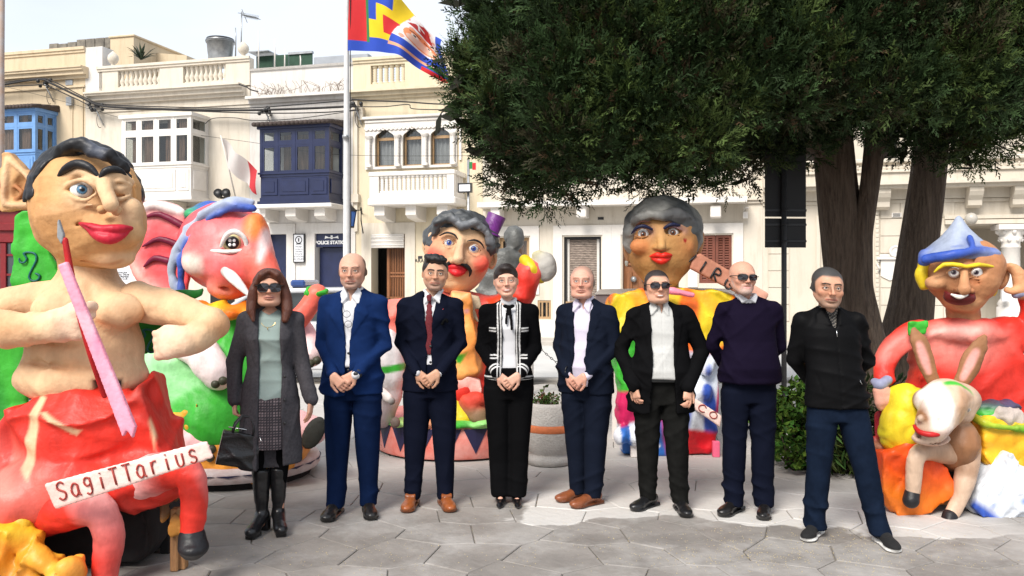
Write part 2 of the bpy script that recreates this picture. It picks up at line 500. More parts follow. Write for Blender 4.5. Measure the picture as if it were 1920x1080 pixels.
def sheet(name, fn, nu, nv, mat=None, parent=None, M=None, colfn=None, thick=0.0, closed_u=False):
 """parametric surface fn(u,v)->(x,y,z) arrays; optional thickness"""
 u, v = np.meshgrid(np.linspace(0, 1, nu), np.linspace(0, 1, nv), indexing='ij')
 P = np.stack(fn(u, v), -1).reshape(-1, 3)
 i = np.arange(nu - 1)[:, None] * nv + np.arange(nv - 1)[None]
 Q = np.stack([i, i + nv, i + nv + 1, i + 1], -1).reshape(-1, 4)
 C = None
 if colfn is not None: C = np.stack(colfn(u, v), -1).reshape(-1, 3)
 me = mesh_np(name, P, Q, C)
 o = link(name, me, parent, mat, M)
 if thick:
  s = o.modifiers.new('solid', 'SOLIDIFY'); s.thickness = thick; s.offset = 0
 return o
def text_mesh(txt, size=0.2, depth=0.004, mat=None, parent=None, M=None, name='lettering', align='CENTER', spacing=1.0, bold=0.0):
 cu = bpy.data.curves.new(name, 'FONT'); cu.body = txt; cu.size = size; cu.extrude = depth; cu.align_x = align; cu.align_y = 'CENTER'
 cu.space_character = spacing; cu.offset = bold; cu.resolution_u = 3
 tmp = bpy.data.objects.new('tmp', cu); COL.objects.link(tmp)
 dg = bpy.context.evaluated_depsgraph_get(); dg.update()
 me = bpy.data.meshes.new_from_object(tmp.evaluated_get(dg))
 bpy.data.objects.remove(tmp); me.name = name
 me.materials.clear()
 return link(name, me, parent, mat, M)
def unit(v): v = np.array(v, float); return v / np.linalg.norm(v)
# ------------------------------------------------------------------ ground and paving
M_paver = mat('imprinted concrete', (0.265, 0.243, 0.222), 0.75, 0.2, 2.6, 0.8, 16, col2=(0.165, 0.150, 0.137), perinst=0.07, bdist=0.008)
M_joint = mat('dirty joint', (0.22, 0.195, 0.165), 0.9, 0.3, 5, 0.3, 60)
M_road = mat('pale road surface', (0.55, 0.54, 0.52), 0.85, 0.12, 0.8, 0.3, 90)
M_walk = mat('pale stone pavement', (0.42, 0.39, 0.35), 0.85, 0.15, 1.5, 0.25, 50)
nt = M_paver.node_tree; N, L = nt.nodes, nt.links
bs = N['Principled BSDF']; old = bs.inputs['Base Color'].links[0].from_socket
geo = N.new('ShaderNodeNewGeometry')
nzz = N.new('ShaderNodeTexNoise'); nzz.inputs['Scale'].default_value = 1.4; nzz.inputs['Detail'].default_value = 5
L.new(geo.outputs['Position'], nzz.inputs['Vector'])
sep = N.new('ShaderNodeSeparateXYZ'); L.new(geo.outputs['Position'], sep.inputs[0])
def mth(op, a, b=None, c=None):
 m = N.new('ShaderNodeMath'); m.operation = op
 for i, v in enumerate((a, b, c)):
  if v is None: continue
  if isinstance(v, (int, float)): m.inputs[i].default_value = v
  else: L.new(v, m.inputs[i])
 return m.outputs[0]
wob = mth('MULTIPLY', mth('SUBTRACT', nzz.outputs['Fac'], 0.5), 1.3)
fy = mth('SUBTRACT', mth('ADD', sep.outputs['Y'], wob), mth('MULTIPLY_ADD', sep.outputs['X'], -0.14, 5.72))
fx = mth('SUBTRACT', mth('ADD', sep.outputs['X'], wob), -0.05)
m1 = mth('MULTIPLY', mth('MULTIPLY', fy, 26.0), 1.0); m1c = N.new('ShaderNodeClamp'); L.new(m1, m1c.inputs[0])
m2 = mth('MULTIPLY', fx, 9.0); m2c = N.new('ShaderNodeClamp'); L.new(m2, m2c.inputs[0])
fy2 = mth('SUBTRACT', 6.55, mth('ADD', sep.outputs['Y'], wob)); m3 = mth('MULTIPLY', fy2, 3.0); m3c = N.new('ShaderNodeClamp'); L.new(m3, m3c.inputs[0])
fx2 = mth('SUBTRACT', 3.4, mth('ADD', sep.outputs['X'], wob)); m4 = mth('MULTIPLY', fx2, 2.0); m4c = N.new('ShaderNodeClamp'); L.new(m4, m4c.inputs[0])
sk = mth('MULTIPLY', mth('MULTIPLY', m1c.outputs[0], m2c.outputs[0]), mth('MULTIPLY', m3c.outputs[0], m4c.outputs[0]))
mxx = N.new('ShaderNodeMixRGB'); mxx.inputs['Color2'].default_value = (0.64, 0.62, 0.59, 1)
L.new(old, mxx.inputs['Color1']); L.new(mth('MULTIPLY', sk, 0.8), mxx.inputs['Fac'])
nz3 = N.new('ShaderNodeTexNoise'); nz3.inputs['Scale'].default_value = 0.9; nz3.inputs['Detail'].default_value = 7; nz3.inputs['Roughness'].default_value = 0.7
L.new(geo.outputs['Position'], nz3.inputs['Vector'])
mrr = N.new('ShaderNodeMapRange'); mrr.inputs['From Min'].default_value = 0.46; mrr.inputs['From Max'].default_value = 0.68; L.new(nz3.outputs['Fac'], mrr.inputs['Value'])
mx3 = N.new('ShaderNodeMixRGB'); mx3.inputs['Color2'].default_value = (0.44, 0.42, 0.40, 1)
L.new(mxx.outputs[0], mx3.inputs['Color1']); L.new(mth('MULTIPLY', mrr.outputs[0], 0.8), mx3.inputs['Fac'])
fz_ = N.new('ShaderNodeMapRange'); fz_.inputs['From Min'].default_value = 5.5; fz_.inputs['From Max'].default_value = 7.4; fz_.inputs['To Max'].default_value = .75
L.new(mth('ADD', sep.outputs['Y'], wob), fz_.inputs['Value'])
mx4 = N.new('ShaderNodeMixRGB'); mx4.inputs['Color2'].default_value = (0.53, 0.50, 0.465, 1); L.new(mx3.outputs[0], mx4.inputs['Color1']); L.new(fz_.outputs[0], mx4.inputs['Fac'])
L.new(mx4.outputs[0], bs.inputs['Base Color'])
ground = MB()
ground.add([(-150, -40, -0.012), (150, -40, -0.012), (150, 13.2, -0.012), (-150, 13.2, -0.012)], [(0, 1, 2, 3)])
gmat_o = ground.build('ground', M_joint); tag(gmat_o, kind='structure')
rd = MB(); rd.add([(-150, 13.2, -0.12), (150, 13.2, -0.12), (150, 300, -0.12), (-150, 300, -0.12)], [(0, 1, 2, 3)])
road = rd.build('road', M_road); tag(road, kind='structure')
def hexpave():
 rs = np.random.RandomState(3)
 def corner(x, y):
  a = math.sin(x * 12.99 + y * 78.2) * 4375.5; b = math.sin(x * 39.3 + y * 11.1) * 2475.1
  return ((a - math.floor(a)) - 0.5, (b - math.floor(b)) - 0.5)
 S = 0.27; w = math.sqrt(3) * S
 cells = []
 r = 0; y = 2.9
 while y < 13.0:
  x = -11.0 * (0.5 + y / 13) + (w / 2 if r % 2 else 0)
  x = math.floor(x / w) * w + (w / 2 if r % 2 else 0)
  while x < 11.0 * (0.5 + y / 13):
   vis = abs(x) < y * 0.63 + 0.6
   if vis:
    P = []
    for k in range(6):
     a = math.pi / 3 * k + math.pi / 6
     cx, cy = round(x + S * math.cos(a), 3), round(y + S * math.sin(a), 3)
     j = corner(round(cx, 2), round(cy, 2))
     P.append((cx + j[0] * 0.15, cy + j[1] * 0.15))
    cells.append((x, y, P))
   x += w
  y += 1.5 * S; r += 1
 cells.sort(key=lambda c: c[1])
 root = empty('paving', (0, 0, 0)); tag(root, kind='structure')
 stuff = MB()
 for i, (cx, cy, P) in enumerate(cells):
  P = np.array(P); c = P.mean(0)
  d = np.linalg.norm(P - c, axis=1)[:, None]
  gap = 0.002 + 0.0035 * rs.rand()
  top = c + (P - c) * (1 - (gap + 0.006) / d); bot = c + (P - c) * (1 - gap / d)
  h = rs.uniform(-0.0015, 0.0015)
  V = [(p[0] - c[0], p[1] - c[1], h) for p in top] + [(p[0] - c[0], p[1] - c[1], -0.005) for p in bot] + [(p[0] - c[0], p[1] - c[1], -0.013) for p in bot]
  Fc = [tuple(range(6))] + [(k + 6, (k + 1) % 6 + 6, (k + 1) % 6, k) for k in range(6)] + [(k + 12, (k + 1) % 6 + 12, (k + 1) % 6 + 6, k + 6) for k in range(6)]
  if i < 300:
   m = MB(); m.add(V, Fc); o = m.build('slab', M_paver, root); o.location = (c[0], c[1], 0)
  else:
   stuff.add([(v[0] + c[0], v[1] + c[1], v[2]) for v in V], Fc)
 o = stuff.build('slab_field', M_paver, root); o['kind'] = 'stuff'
hexpave()
M_sand = mat('yellow grit', (0.50, 0.40, 0.20), 0.95, 0.3, 30, 0)
V = []; Q = []
rs = np.random.RandomState(5)
for (cx, cy, sx, sy, n) in ((1.25, 4.9, .35, .22, 420), (2.05, 5.05, .45, .28, 700), (-1.0, 4.9, .5, .25, 260), (0.2, 5.2, .5, .3, 160), (-0.3, 6.1, .8, .4, 100)):
 for _ in range(n):
  x, y = rs.normal(cx, sx), rs.normal(cy, sy); r = rs.uniform(.0015, .0038); b = len(V); a = rs.rand() * 6
  for k in range(3): V.append((x + r * math.cos(a + k * 2.1), y + r * math.sin(a + k * 2.1), 0.0015))
  V.append((x, y, 0.0015 + r)); Q += [(b, b+1, b+3), (b+1, b+2, b+3), (b+2, b, b+3)]
me = mesh_np('grit', np.array(V), np.array(Q), smooth=False)
g_ = link('grit', me, None, M_sand); tag(g_, kind='stuff', label='yellow grit scattered over the paving in front of the people')
kb = MB(); kb.box(-60, 60, 13.2, 13.45, -0.3, 0.03, bev=0.02); k_ = kb.build('kerb', M_walk); tag(k_, kind='structure')
# ------------------------------------------------------------------ the row of houses
TH = math.atan(0.26); Y0F = 23.1; CT, ST = math.cos(TH), math.sin(TH)
def fp(px, py, off=0.0):
 u = (px - 960) / F_PX
 Y = (off + Y0F * CT) / (CT + u * ST)
 return (u * Y * CT - (Y - Y0F) * ST, CAM_H - (py - HZ) * Y / F_PX)
def fworld(s, o, z=0): return (s * CT + o * ST, Y0F - s * ST + o * CT, z)
def fs(px, off=0.0): return fp(px, 500, off)[0]
def fz(px, py, off=0.0): return fp(px, py, off)[1]
ZB = -0.02
pv = MB(); pv.box(fs(-400), fs(2300), -1.3, 0.0, -0.3, 0.0, bev=0.02)
pvo = pv.build('pavement', M_walk, None, Matrix.Translation(fworld(0, 0)) @ Matrix.Rotation(-TH, 4, 'Z')); tag(pvo, kind='structure')
M_glass = bpy.data.materials.new('window glass'); M_glass.use_nodes = True
_n, _l = M_glass.node_tree.nodes, M_glass.node_tree.links
_n.clear(); _o = _n.new('ShaderNodeOutputMaterial'); _m = _n.new('ShaderNodeMixShader'); _t = _n.new('ShaderNodeBsdfTransparent'); _g = _n.new('ShaderNodeBsdfGlossy')
_t.inputs['Color'].default_value = (0.85, 0.87, 0.87, 1); _g.inputs['Roughness'].default_value = 0.04; _m.inputs[0].default_value = 0.06
_l.new(_t.outputs[0], _m.inputs[1]); _l.new(_g.outputs[0], _m.inputs[2]); _l.new(_m.outputs[0], _o.inputs[0])
def wallmat(name, c, c2, var=0.1):
 m = mat(name, c, 0.9, var, 0.6, 0.25, 18, col2=c2, bdist=0.01)
 nt = m.node_tree; N, L = nt.nodes, nt.links; b = N['Principled BSDF']
 old = b.inputs['Base Color'].links[0].from_socket
 t = N.new('ShaderNodeTexCoord'); mp = N.new('ShaderNodeMapping'); mp.inputs['Scale'].default_value = (2.5, 2.5, 0.35)
 n = N.new('ShaderNodeTexNoise'); n.inputs['Scale'].default_value = 1.6; n.inputs['Detail'].default_value = 8; n.inputs['Roughness'].default_value = 0.75
 L.new(t.outputs['Object'], mp.inputs[0]); L.new(mp.outputs[0], n.inputs['Vector'])
 mr = N.new('ShaderNodeMapRange'); mr.inputs['From Min'].default_value = 0.48; mr.inputs['From Max'].default_value = 0.78; mr.inputs['To Max'].default_value = 0.75
 L.new(n.outputs['Fac'], mr.inputs['Value'])
 x = N.new('ShaderNodeMixRGB'); x.inputs['Color2'].default_value = (c[0] * 0.62, c[1] * 0.58, c[2] * 0.52, 1)
 L.new(old, x.inputs['Color1']); L.new(mr.outputs[0], x.inputs['Fac']); L.new(x.outputs[0], b.inputs['Base Color'])
 return m
M_cream = wallmat('cream plaster', (0.60, 0.49, 0.34), (0.55, 0.44, 0.30))
M_offwhite = wallmat('off white plaster', (0.64, 0.585, 0.50), (0.59, 0.525, 0.435))
M_white = wallmat('white plaster', (0.66, 0.63, 0.60), (0.60, 0.57, 0.53))
M_stone = wallmat('worked limestone', (0.63, 0.57, 0.48), (0.56, 0.50, 0.41))
M_yellow = wallmat('pale yellow plaster', (0.64, 0.56, 0.41), (0.61, 0.52, 0.37))
M_trim = mat('painted white trim', (0.70, 0.66, 0.61), 0.6, 0.08, 3, 0.1, 30)
M_blue = mat('light blue paint', (0.13, 0.27, 0.52), 0.5, 0.12, 5, 0.1, 30)
M_navy = mat('navy paint', (0.012, 0.018, 0.06), 0.35, 0.2, 5, 0.1, 30)
M_dark = mat('dark interior', (0.015, 0.014, 0.013), 0.9, 0.2, 3, 0)
M_room = mat('dim room', (0.045, 0.035, 0.03), 0.9, 0.4, 2, 0)
M_curt = mat('brown curtain', (0.22, 0.13, 0.085), 0.9, 0.7, 6, 0.1, 20, stretch=(4, 4, .3))
M_lace = mat('net curtain', (0.34, 0.33, 0.33), 0.9, 0.25, 6, 0.1, 20, stretch=(5, 5, .3))
M_wood = mat('varnished wood', (0.22, 0.085, 0.03), 0.45, 0.35, 4, 0.15, 40, stretch=(5, 5, .5))
M_redwood = mat('red brown shutters', (0.16, 0.045, 0.025), 0.5, 0.2, 4, 0.1, 40)
M_pine = mat('pale wood frame', (0.38, 0.24, 0.12), 0.5, 0.2, 5, 0.1, 40)
M_tile = mat('dark roof tiles', (0.05, 0.035, 0.03), 0.8, 0.4, 8, 0.2, 30)
M_metal = mat('galvanised metal', (0.35, 0.36, 0.37), 0.4, 0.3, 5, 0.1, 30, metal=0.6)
M_blackm = mat('black metal', (0.012, 0.012, 0.013), 0.45, 0.2, 5, 0.05, 30)
M_cable = mat('black cable', (0.02, 0.018, 0.018), 0.7, 0.2, 5, 0)
M_wtext = mat('white lettering', (0.75, 0.75, 0.75), 0.6, 0.02, 5, 0)
M_btext = mat('black lettering', (0.02, 0.02, 0.025), 0.6, 0.02, 5, 0)
M_signw = mat('white sign board', (0.68, 0.69, 0.72), 0.5, 0.04, 5, 0)
M_green = mat('green mesh screen', (0.03, 0.07, 0.045), 0.9, 0.3, 5, 0.1, 50)
M_greyst = mat('weathered stone', (0.30, 0.27, 0.22), 0.95, 0.5, 2.5, 0.5, 20, col2=(0.10, 0.09, 0.08))
class Bld:
 def __init__(s, s0, s1, label, cat='house', name='house', group=None):
  s.s0 = s0; s.w = s1 - s0
  s.root = empty(name, fworld(s0, 0), -TH, label, cat, group)
  s.M = Matrix.Translation((-s0, 0, 0))
 def p(s, mb, name, m, parent=None, M=None):
  if parent is None: return mb.build(name, m, s.root, s.M if M is None else s.M @ M)
  return mb.build(name, m, parent, M)
 def wall(s, m, s0, s1, z0, z1, holes=(), o0=0.0, o1=0.45, name='wall'):
  mb = MB()
  xs = sorted({s0, s1} | {h[0] for h in holes} | {h[1] for h in holes}); zs = sorted({z0, z1} | {h[2] for h in holes} | {h[3] for h in holes})
  for i in range(len(xs) - 1):
   for j in range(len(zs) - 1):
    cx, cz = (xs[i] + xs[i+1]) / 2, (zs[j] + zs[j+1]) / 2
    if any(h[0] < cx < h[1] and h[2] < cz < h[3] for h in holes): continue
    mb.box(xs[i], xs[i+1], o0, o1, zs[j], zs[j+1])
  w = s.p(mb, name, m)
  for h in holes:   # the dark room behind
   r = MB(); r.box(h[0] - .3, h[1] + .3, o1 + .9, o1 + .95, h[2] - .2, h[3] + .2); r.box(h[0] - .35, h[0] - .3, o1 + .001, o1 + .95, h[2] - .2, h[3] + .2)
   r.box(h[1] + .3, h[1] + .35, o1 + .001, o1 + .95, h[2] - .2, h[3] + .2)
   s.p(r, 'room', M_room if h[2] > 2.5 else M_dark)
  return w
 def cornice(s, m, s0, s1, z, prof, name='cornice'):
  """prof: list of (dz0, dz1, out)"""
  mb = MB()
  for a, b, o in prof: mb.box(s0 - 0.0, s1 + 0.0, -o, 0.003 if False else -0.0, z + a, z + b)
  return s.p(mb, name, m)
 def window(s, s0, s1, z0, z1, m, o=0.12, fw=0.07, nx=1, nz=1, name='window', curtain=None, glass=True, parent=None):
  f = MB()
  f.box(s0, s0 + fw, o, o + .06, z0, z1); f.box(s1 - fw, s1, o, o + .06, z0, z1)
  f.box(s0 + fw, s1 - fw, o, o + .06, z0, z0 + fw); f.box(s0 + fw, s1 - fw, o, o + .06, z1 - fw, z1)
  for i in range(1, nx):
   c = s0 + (s1 - s0) * i / nx; f.box(c - fw * .35, c + fw * .35, o + .003, o + .055, z0 + fw, z1 - fw)
  for i in range(1, nz):
   c = z0 + (z1 - z0) * i / nz; f.box(s0 + fw, s1 - fw, o + .006, o + .05, c - fw * .3, c + fw * .3)
  w = s.p(f, name, m, parent) if parent is None else f.build(name, m, parent)
  if glass:
   g = MB(); g.box(s0 + fw, s1 - fw, o + .025, o + .031, z0 + fw, z1 - fw); g.build('pane', M_glass, w)
  if curtain is not None:
   n = max(int((s1 - s0) / 0.03), 8)
   def fn(u, v): return (s0 + fw + (s1 - s0 - 2*fw) * u, o + .14 + .025 * np.sin(u * (s1 - s0) * 42 + 2 * np.sin(v * 2)), z0 + (z1 - z0) * v)
   sheet('curtain', fn, n * 2, 3, curtain, w)
  return w
 def baluster_row(s, m, s0, s1, z0, z1, n, o, r, name='baluster', twist=False):
  h = z1 - z0
  prof = [(r*.9, 0), (r*.9, .08*h), (r*.5, .12*h), (r*.95, .3*h), (r*.85, .42*h), (r*.4, .62*h), (r*.45, .78*h), (r*.7, .86*h), (r*.8, .92*h), (r*.8, h)]
  if twist: prof = [(r*.9, 0), (r*.9, .1*h), (r*.55, .14*h)] + [(r*(.72 if k % 2 else .5), (.16 + .68*k/10)*h) for k in range(11)] + [(r*.6, .87*h), (r*.85, .9*h), (r*.85, h)]
  mb = MB().lathe(prof, 8); me = mb.mesh(name, m)
  for i in range(n):
   x = s0 + (s1 - s0) * (i + .5) / n
   link(name, me, s.root, None, s.M @ Matrix.Translation((x, o, z0)))
# ---- A: yellow house with the light blue enclosed balcony
sA0, sA1 = fs(-420), fs(160)
A = Bld(sA0, sA1, 'cream yellow house at the far left with a light blue enclosed balcony')
zt = fz(160, 88)
A.wall(M_cream, sA0, sA1, ZB, zt, [(fs(-60), fs(35), ZB, 2.7)])
zc = fz(160, 140)
A.cornice(M_cream, sA0, sA1 + .12, zc, [(-.12, -.02, .10), (-.02, .10, .22), (.10, .17, .30), (.17, .22, .34)])
A.cornice(M_cream, sA0, sA1, fz(160, 163), [(0, .06, .05)], 'string_course')
A.cornice(M_cream, sA0, sA1, zt - .16, [(0, .08, .04), (.08, .17, .08)], 'coping')
def gallarija(B, m, s0, s1, z0, z1, zw0, zw1, dep, ncol, ztop, label, tiles=True, pan=None, curtain=None, x_pan=False, side=2, open_room=M_room):
 """closed timber balcony: base panels, window band, roof"""
 par = empty('enclosed_balcony', (0, 0, 0)); par.parent = B.root; par.matrix_local = B.M
 par['label'] = label
 def P(mb, n, mm, M=None): return mb.build(n, mm, par, M)
 f = MB()
 f.box(s0, s1, -dep, 0, z0, z0 + .10); f.box(s0 - .05, s1 + .05, -dep - .05, -.002, z0 - .10, z0 - .001)
 f.box(s0, s1, -dep, 0, zw0 - .12, zw0); f.box(s0 - .04, s1 + .04, -dep - .04, -.002, zw0 - .045, zw0 + .002)
 zm = zw0 + (zw1 - zw0) * .68
 pw = .075
 xs = [s0 + (s1 - s0) * i / ncol for i in range(ncol + 1)]
 for i, x in enumerate(xs):
  a = x if i == 0 else (x - pw if i == ncol else x - pw / 2); f.box(a, a + pw, -dep, -dep + .08, zw0, zw1)
 for i in range(ncol):
  f.box(xs[i] + pw*.5, xs[i+1] - pw*.5, -dep + .004, -dep + .07, zm - .045, zm + .045)
 f.box(s0, s1, -dep, 0, zw1, ztop)
 f.box(s0 - .06, s1 + .06, -dep - .06, -.002, ztop - .10, ztop - .002)
 ys = [-dep + (dep) * i / side for i in range(side + 1)]
 for (xa, xb) in ((s0, s0 + .07), (s1 - .07, s1)):
  for y in ys[1:]: f.box(xa, xb, y - pw * (1 if y == 0 else .5), y + (0 if y == 0 else pw * .5), zw0, zw1)
  f.box(xa + .004, xb - .004, -dep + pw, -.08, zm - .045, zm + .045)
 P(f, 'frame', m)
 b = MB(); b.box(s0 + .02, s1 - .02, -dep + .02, -.002, z0 + .10, zw0 - .12); P(b, 'lower_box', m)
 fields = [(.03, .26), (.29, .71), (.74, .97)] if pan is None else pan
 for a, c in fields:
  q = MB(); xa, xc = s0 + (s1 - s0) * a, s0 + (s1 - s0) * c; za, zb_ = z0 + .16, zw0 - .17
  q.box(xa, xc, -dep - .006, -dep + .02, za, zb_, bev=.012)
  q.box(xa + .09, xc - .09, -dep - .022, -dep - .006, za + .09, zb_ - .09, bev=.01)
  if x_pan:
   q.box((xa + xc)/2 - .02, (xa + xc)/2 + .02, -dep - .03, -dep - .022, za + .1, zb_ - .1)
  P(q, 'panel', m)
 for (xa, nm) in ((s1 - .02, 1),):
  q = MB(); q.box(xa, xa + .03, -dep + .12, -.12, z0 + .2, zw0 - .2, bev=.01); P(q, 'panel', m)
 for i in range(ncol):
  for (a, c) in ((zw0, zm - .045), (zm + .045, zw1)):
   xa, xb = xs[i] + pw*.5, xs[i+1] - pw*.5
   q = MB(); t = .055
   if i == 0: xa = xs[0] + pw
   if i == ncol - 1: xb = xs[-1] - pw
   q.box(xa, xa + t, -dep + .01, -dep + .05, a, c); q.box(xb - t, xb, -dep + .01, -dep + .05, a, c)
   q.box(xa + t, xb - t, -dep + .01, -dep + .05, a, a + t); q.box(xa + t, xb - t, -dep + .01, -dep + .05, c - t, c)
   w = P(q, 'window', m)
   g = MB(); g.box(xa + t, xb - t, -dep + .025, -dep + .03, a + t, c - t); g.build('pane', M_glass, w)
   if curtain is not None:
    k = RNG.uniform(.45, .95)
    def fn(u, v, xa=xa, xb=xb, a=a, c=c, k=k): return (xa + t + (xb - xa - 2*t) * (u * k + (0 if i % 2 else 1 - k)), -dep + .13 + .02 * np.sin(u * 30), a + (c - a) * v)
    sheet('curtain', fn, 30, 3, curtain, w)
 for i in range(side):
  for (a, c) in ((zw0, zm - .045), (zm + .045, zw1)):
   for xo in (s0, s1 - .07):
    q = MB(); t = .05; ya, yb = ys[i] + (pw if i == 0 else pw*.5), ys[i+1] - (pw if i == side-1 else pw*.5)
    q.box(xo + .01, xo + .05, ya, ya + t, a, c); q.box(xo + .01, xo + .05, yb - t, yb, a, c)
    q.box(xo + .01, xo + .05, ya + t, yb - t, a, a + t); q.box(xo + .01, xo + .05, ya + t, yb - t, c - t, c)
    w = P(q, 'window', m)
    g = MB(); g.box(xo + .025, xo + .03, ya + t, yb - t, a + t, c - t); g.build('pane', M_glass, w)
 r = MB(); r.box(s0 + .3, s1 - .3, -.05, -.003, zw0, zw1); P(r, 'room', open_room)
 if tiles:
  n = int((s1 - s0 + .3) / .13)
  for i in range(n):
   x = s0 - .13 + (s1 - s0 + .26) * (i + .5) / n
   q = MB()
   for j in range(3):
    y1, y0 = -.0 - (dep + .2) * j / 3, -(dep + .2) * (j + 1) / 3 - .03
    zz = ztop + .16 - .045 * j
    q.tube([(x, y1, zz), (x, y0, zz - .06)], .062, 8)
   P(q, 'roof_tile', M_tile)
  q = MB(); q.prism([(0.0, ztop + .12), (0.0, ztop + .002), (-dep - .13, ztop + .002), (-dep - .13, ztop + .02)], s0 - .12, s1 + .12, axis='x'); P(q, 'roof_board', M_tile)
 return par
dep = .85
a0 = fs(-75, -dep); a1 = fs(66, -dep)
gallarija(A, M_blue, a0, a1, fz(20, 352, -dep), 0, fz(20, 284, -dep), fz(20, 214, -dep), dep, 4, fz(20, 204, -dep), 'light blue enclosed balcony', curtain=M_curt)
vent = MB(); vent.box(fs(124), fs(137), -.03, -.001, fz(130, 160), fz(130, 150)); A.p(vent, 'vent', M_metal)
bx = MB(); bx.box(fs(129), fs(139), -.12, -.001, fz(130, 199), fz(130, 183)); A.p(bx, 'junction_box', M_metal)
pp = MB(); pp.box(fs(136), fs(137.2), -.03, -.001, 2.6, fz(136, 198)); pp.box(fs(156), fs(157), -.04, -.001, 2.6, fz(157, 165)); A.p(pp, 'pipe', M_cream)
dr = MB(); dr.box(fs(-60), fs(35), .2, .26, ZB, 2.7); A.p(dr, 'door', M_redwood)
# ---- B: off-white house with the white enclosed balcony
sB0, sB1 = fs(160) + .003, fs(468)
B = Bld(sB0, sB1, 'off white house with a white glazed balcony and balusters on its parapet')
zt = fz(455, 163)
dB = [(fs(205), fs(262), ZB, fz(240, 470)), (fs(283), fs(322), ZB, fz(300, 455)), (fs(395), fs(440), ZB, fz(420, 445))]
B.wall(M_offwhite, sB0, sB1, ZB, zt, [])
B.cornice(M_offwhite, sB0 + .25, sB1 - .12, zt - .12, [(-.16, -.06, .10), (-.06, .06, .22), (.06, .12, .34), (.12, .17, .40)])
B.cornice(M_offwhite, sB0 + .3, sB1, fz(440, 197), [(0, .07, .04)], 'string_course')
zp0, zp1 = zt + .05, fz(455, 108)
f1, f2, g1, g2 = fs(221), fs(299), fs(343), fs(423)
z_b0, z_b1 = zp0 + (zp1 - zp0) * .22, zp0 + (zp1 - zp0) * .84
B.wall(M_offwhite, sB0 + .5, sB1, zp0, zp1, [(f1, f2, z_b0, z_b1), (g1, g2, z_b0, z_b1)], 0.0, .24, 'parapet')
for c in [x for x in B.root.children if x.name.startswith('room')][-2:]: bpy.data.objects.remove(c)
B.cornice(M_offwhite, sB0 + .45, sB1 + .02, zp1 - .12, [(0, .07, .04), (.07, .15, .08)], 'coping')
B.baluster_row(M_offwhite, f1, f2, z_b0, z_b1, 9, .12, .09)
B.baluster_row(M_offwhite, g1, g2, z_b0, z_b1, 9, .12, .09)
for px in (207, 452):
 f = MB().lathe([(.05, 0), (.11, .03), (.06, .08), (.06, .12), (.13, .18), (.17, .28), (.15, .38), (.08, .46), (.02, .52)], 12); B.p(f, 'finial', M_offwhite, None, Matrix.Translation((fs(px), .12, zp1)))
q = MB(); q.box(sB0, sB0 + .62, .0, .5, zt - .3, fz(175, 88)); B.p(q, 'pier', M_white)
gallarija(B, M_trim, fs(228, -.85), fs(358, -.85), fz(300, 369, -.85), 0, fz(300, 307, -.85), fz(300, 221, -.85), .85, 4, fz(300, 213, -.85), 'white enclosed balcony with brown curtains', tiles=False, curtain=M_curt, pan=[(.03, .19), (.22, .78), (.81, .97)], x_pan=True, side=1)
for px in (240, 290, 345):
 q = MB(); q.prism([(0, 0), (-.7, 0), (-.7, -.16), (-.45, -.32), (0, -.36)], -.14, .14, axis='x'); B.p(q, 'corbel', M_stone, None, Matrix.Translation((fs(px), 0, fz(300, 372, -.5) - .1)))
q = MB(); q.box(sB0 + .3, sB1, -.10, -.001, fz(430, 400), fz(430, 388)); B.p(q, 'ledge', M_offwhite)
for (a, b, y0) in ((283, 322, 462), (395, 440, 452)):
 q = MB(); q.box(fs(a), fs(b), -.02, -.001, ZB, fz(a, y0)); B.p(q, 'door', M_dark)
q = MB(); q.box(fs(210), fs(249), -.06, -.001, fz(230, 560), fz(230, 493)); pl = B.p(q, 'plaque', M_signw)
for j, (t_, yy) in enumerate((('L-GHAQDA', 511), ('MUZIKALI TARXIEN', 515), ('CLUB PREMISES', 519), ('BAND CLUB', 523))):
 text_mesh(t_, .075, .003, M_btext, pl, T((fs(231), -.065, fz(230, yy)), (R(90), 0, 0)))
q = MB(); q.box(fs(249.5), fs(279), -.16, -.001, ZB, fz(260, 500)); B.p(q, 'pilaster', M_white)
q = MB(); q.box(fs(285), fs(318), -.35, -.05, ZB, fz(300, 528)); B.p(q, 'step_block', M_stone)
# ---- C: white police station house with navy balcony
sC0, sC1 = fs(468) + .003, fs(662)
C_ = Bld(sC0, sC1, 'white police station house with a navy blue enclosed balcony', 'police station')
zt = fz(650, 173)
zd = fz(600, 438)
hp = (fs(591), fs(650), ZB, zd); hd = (fs(500), fs(538), ZB, zd)
C_.wall(M_white, sC0, sC1, ZB, zt, [hp, hd])
C_.wall(M_white, sC0, sC1, zt, fz(650, 120), [], .05, .3, 'parapet')
C_.cornice(M_white, sC0, sC1, zt - .14, [(-.05, .06, .08), (.06, .14, .26)])
C_.cornice(M_white, sC0, sC1, fz(650, 121), [(0, .07, .0)], 'coping')
gallarija(C_, M_navy, fs(487, -.85), fs(617, -.85), fz(560, 376, -.85), 0, fz(560, 322, -.85), fz(560, 243, -.85), .85, 4, fz(560, 233, -.85), 'navy blue enclosed balcony', open_room=M_curt, side=1)
q = MB(); q.box(fs(478, -.95), fs(621, -.95), -.95, -.002, fz(560, 389, -.95), fz(560, 380, -.95) - .02, bev=.02); C_.p(q, 'balcony_slab', M_trim)
for px in (500, 556, 610):
 q = MB(); q.prism([(0, 0), (-.75, 0), (-.75, -.22), (-.6, -.3), (0, -.34)], -.16, .16, axis='x'); C_.p(q, 'corbel', M_trim, None, Matrix.Translation((fs(px, -.4), 0, fz(560, 389, -.95) - .002)))
q = MB()
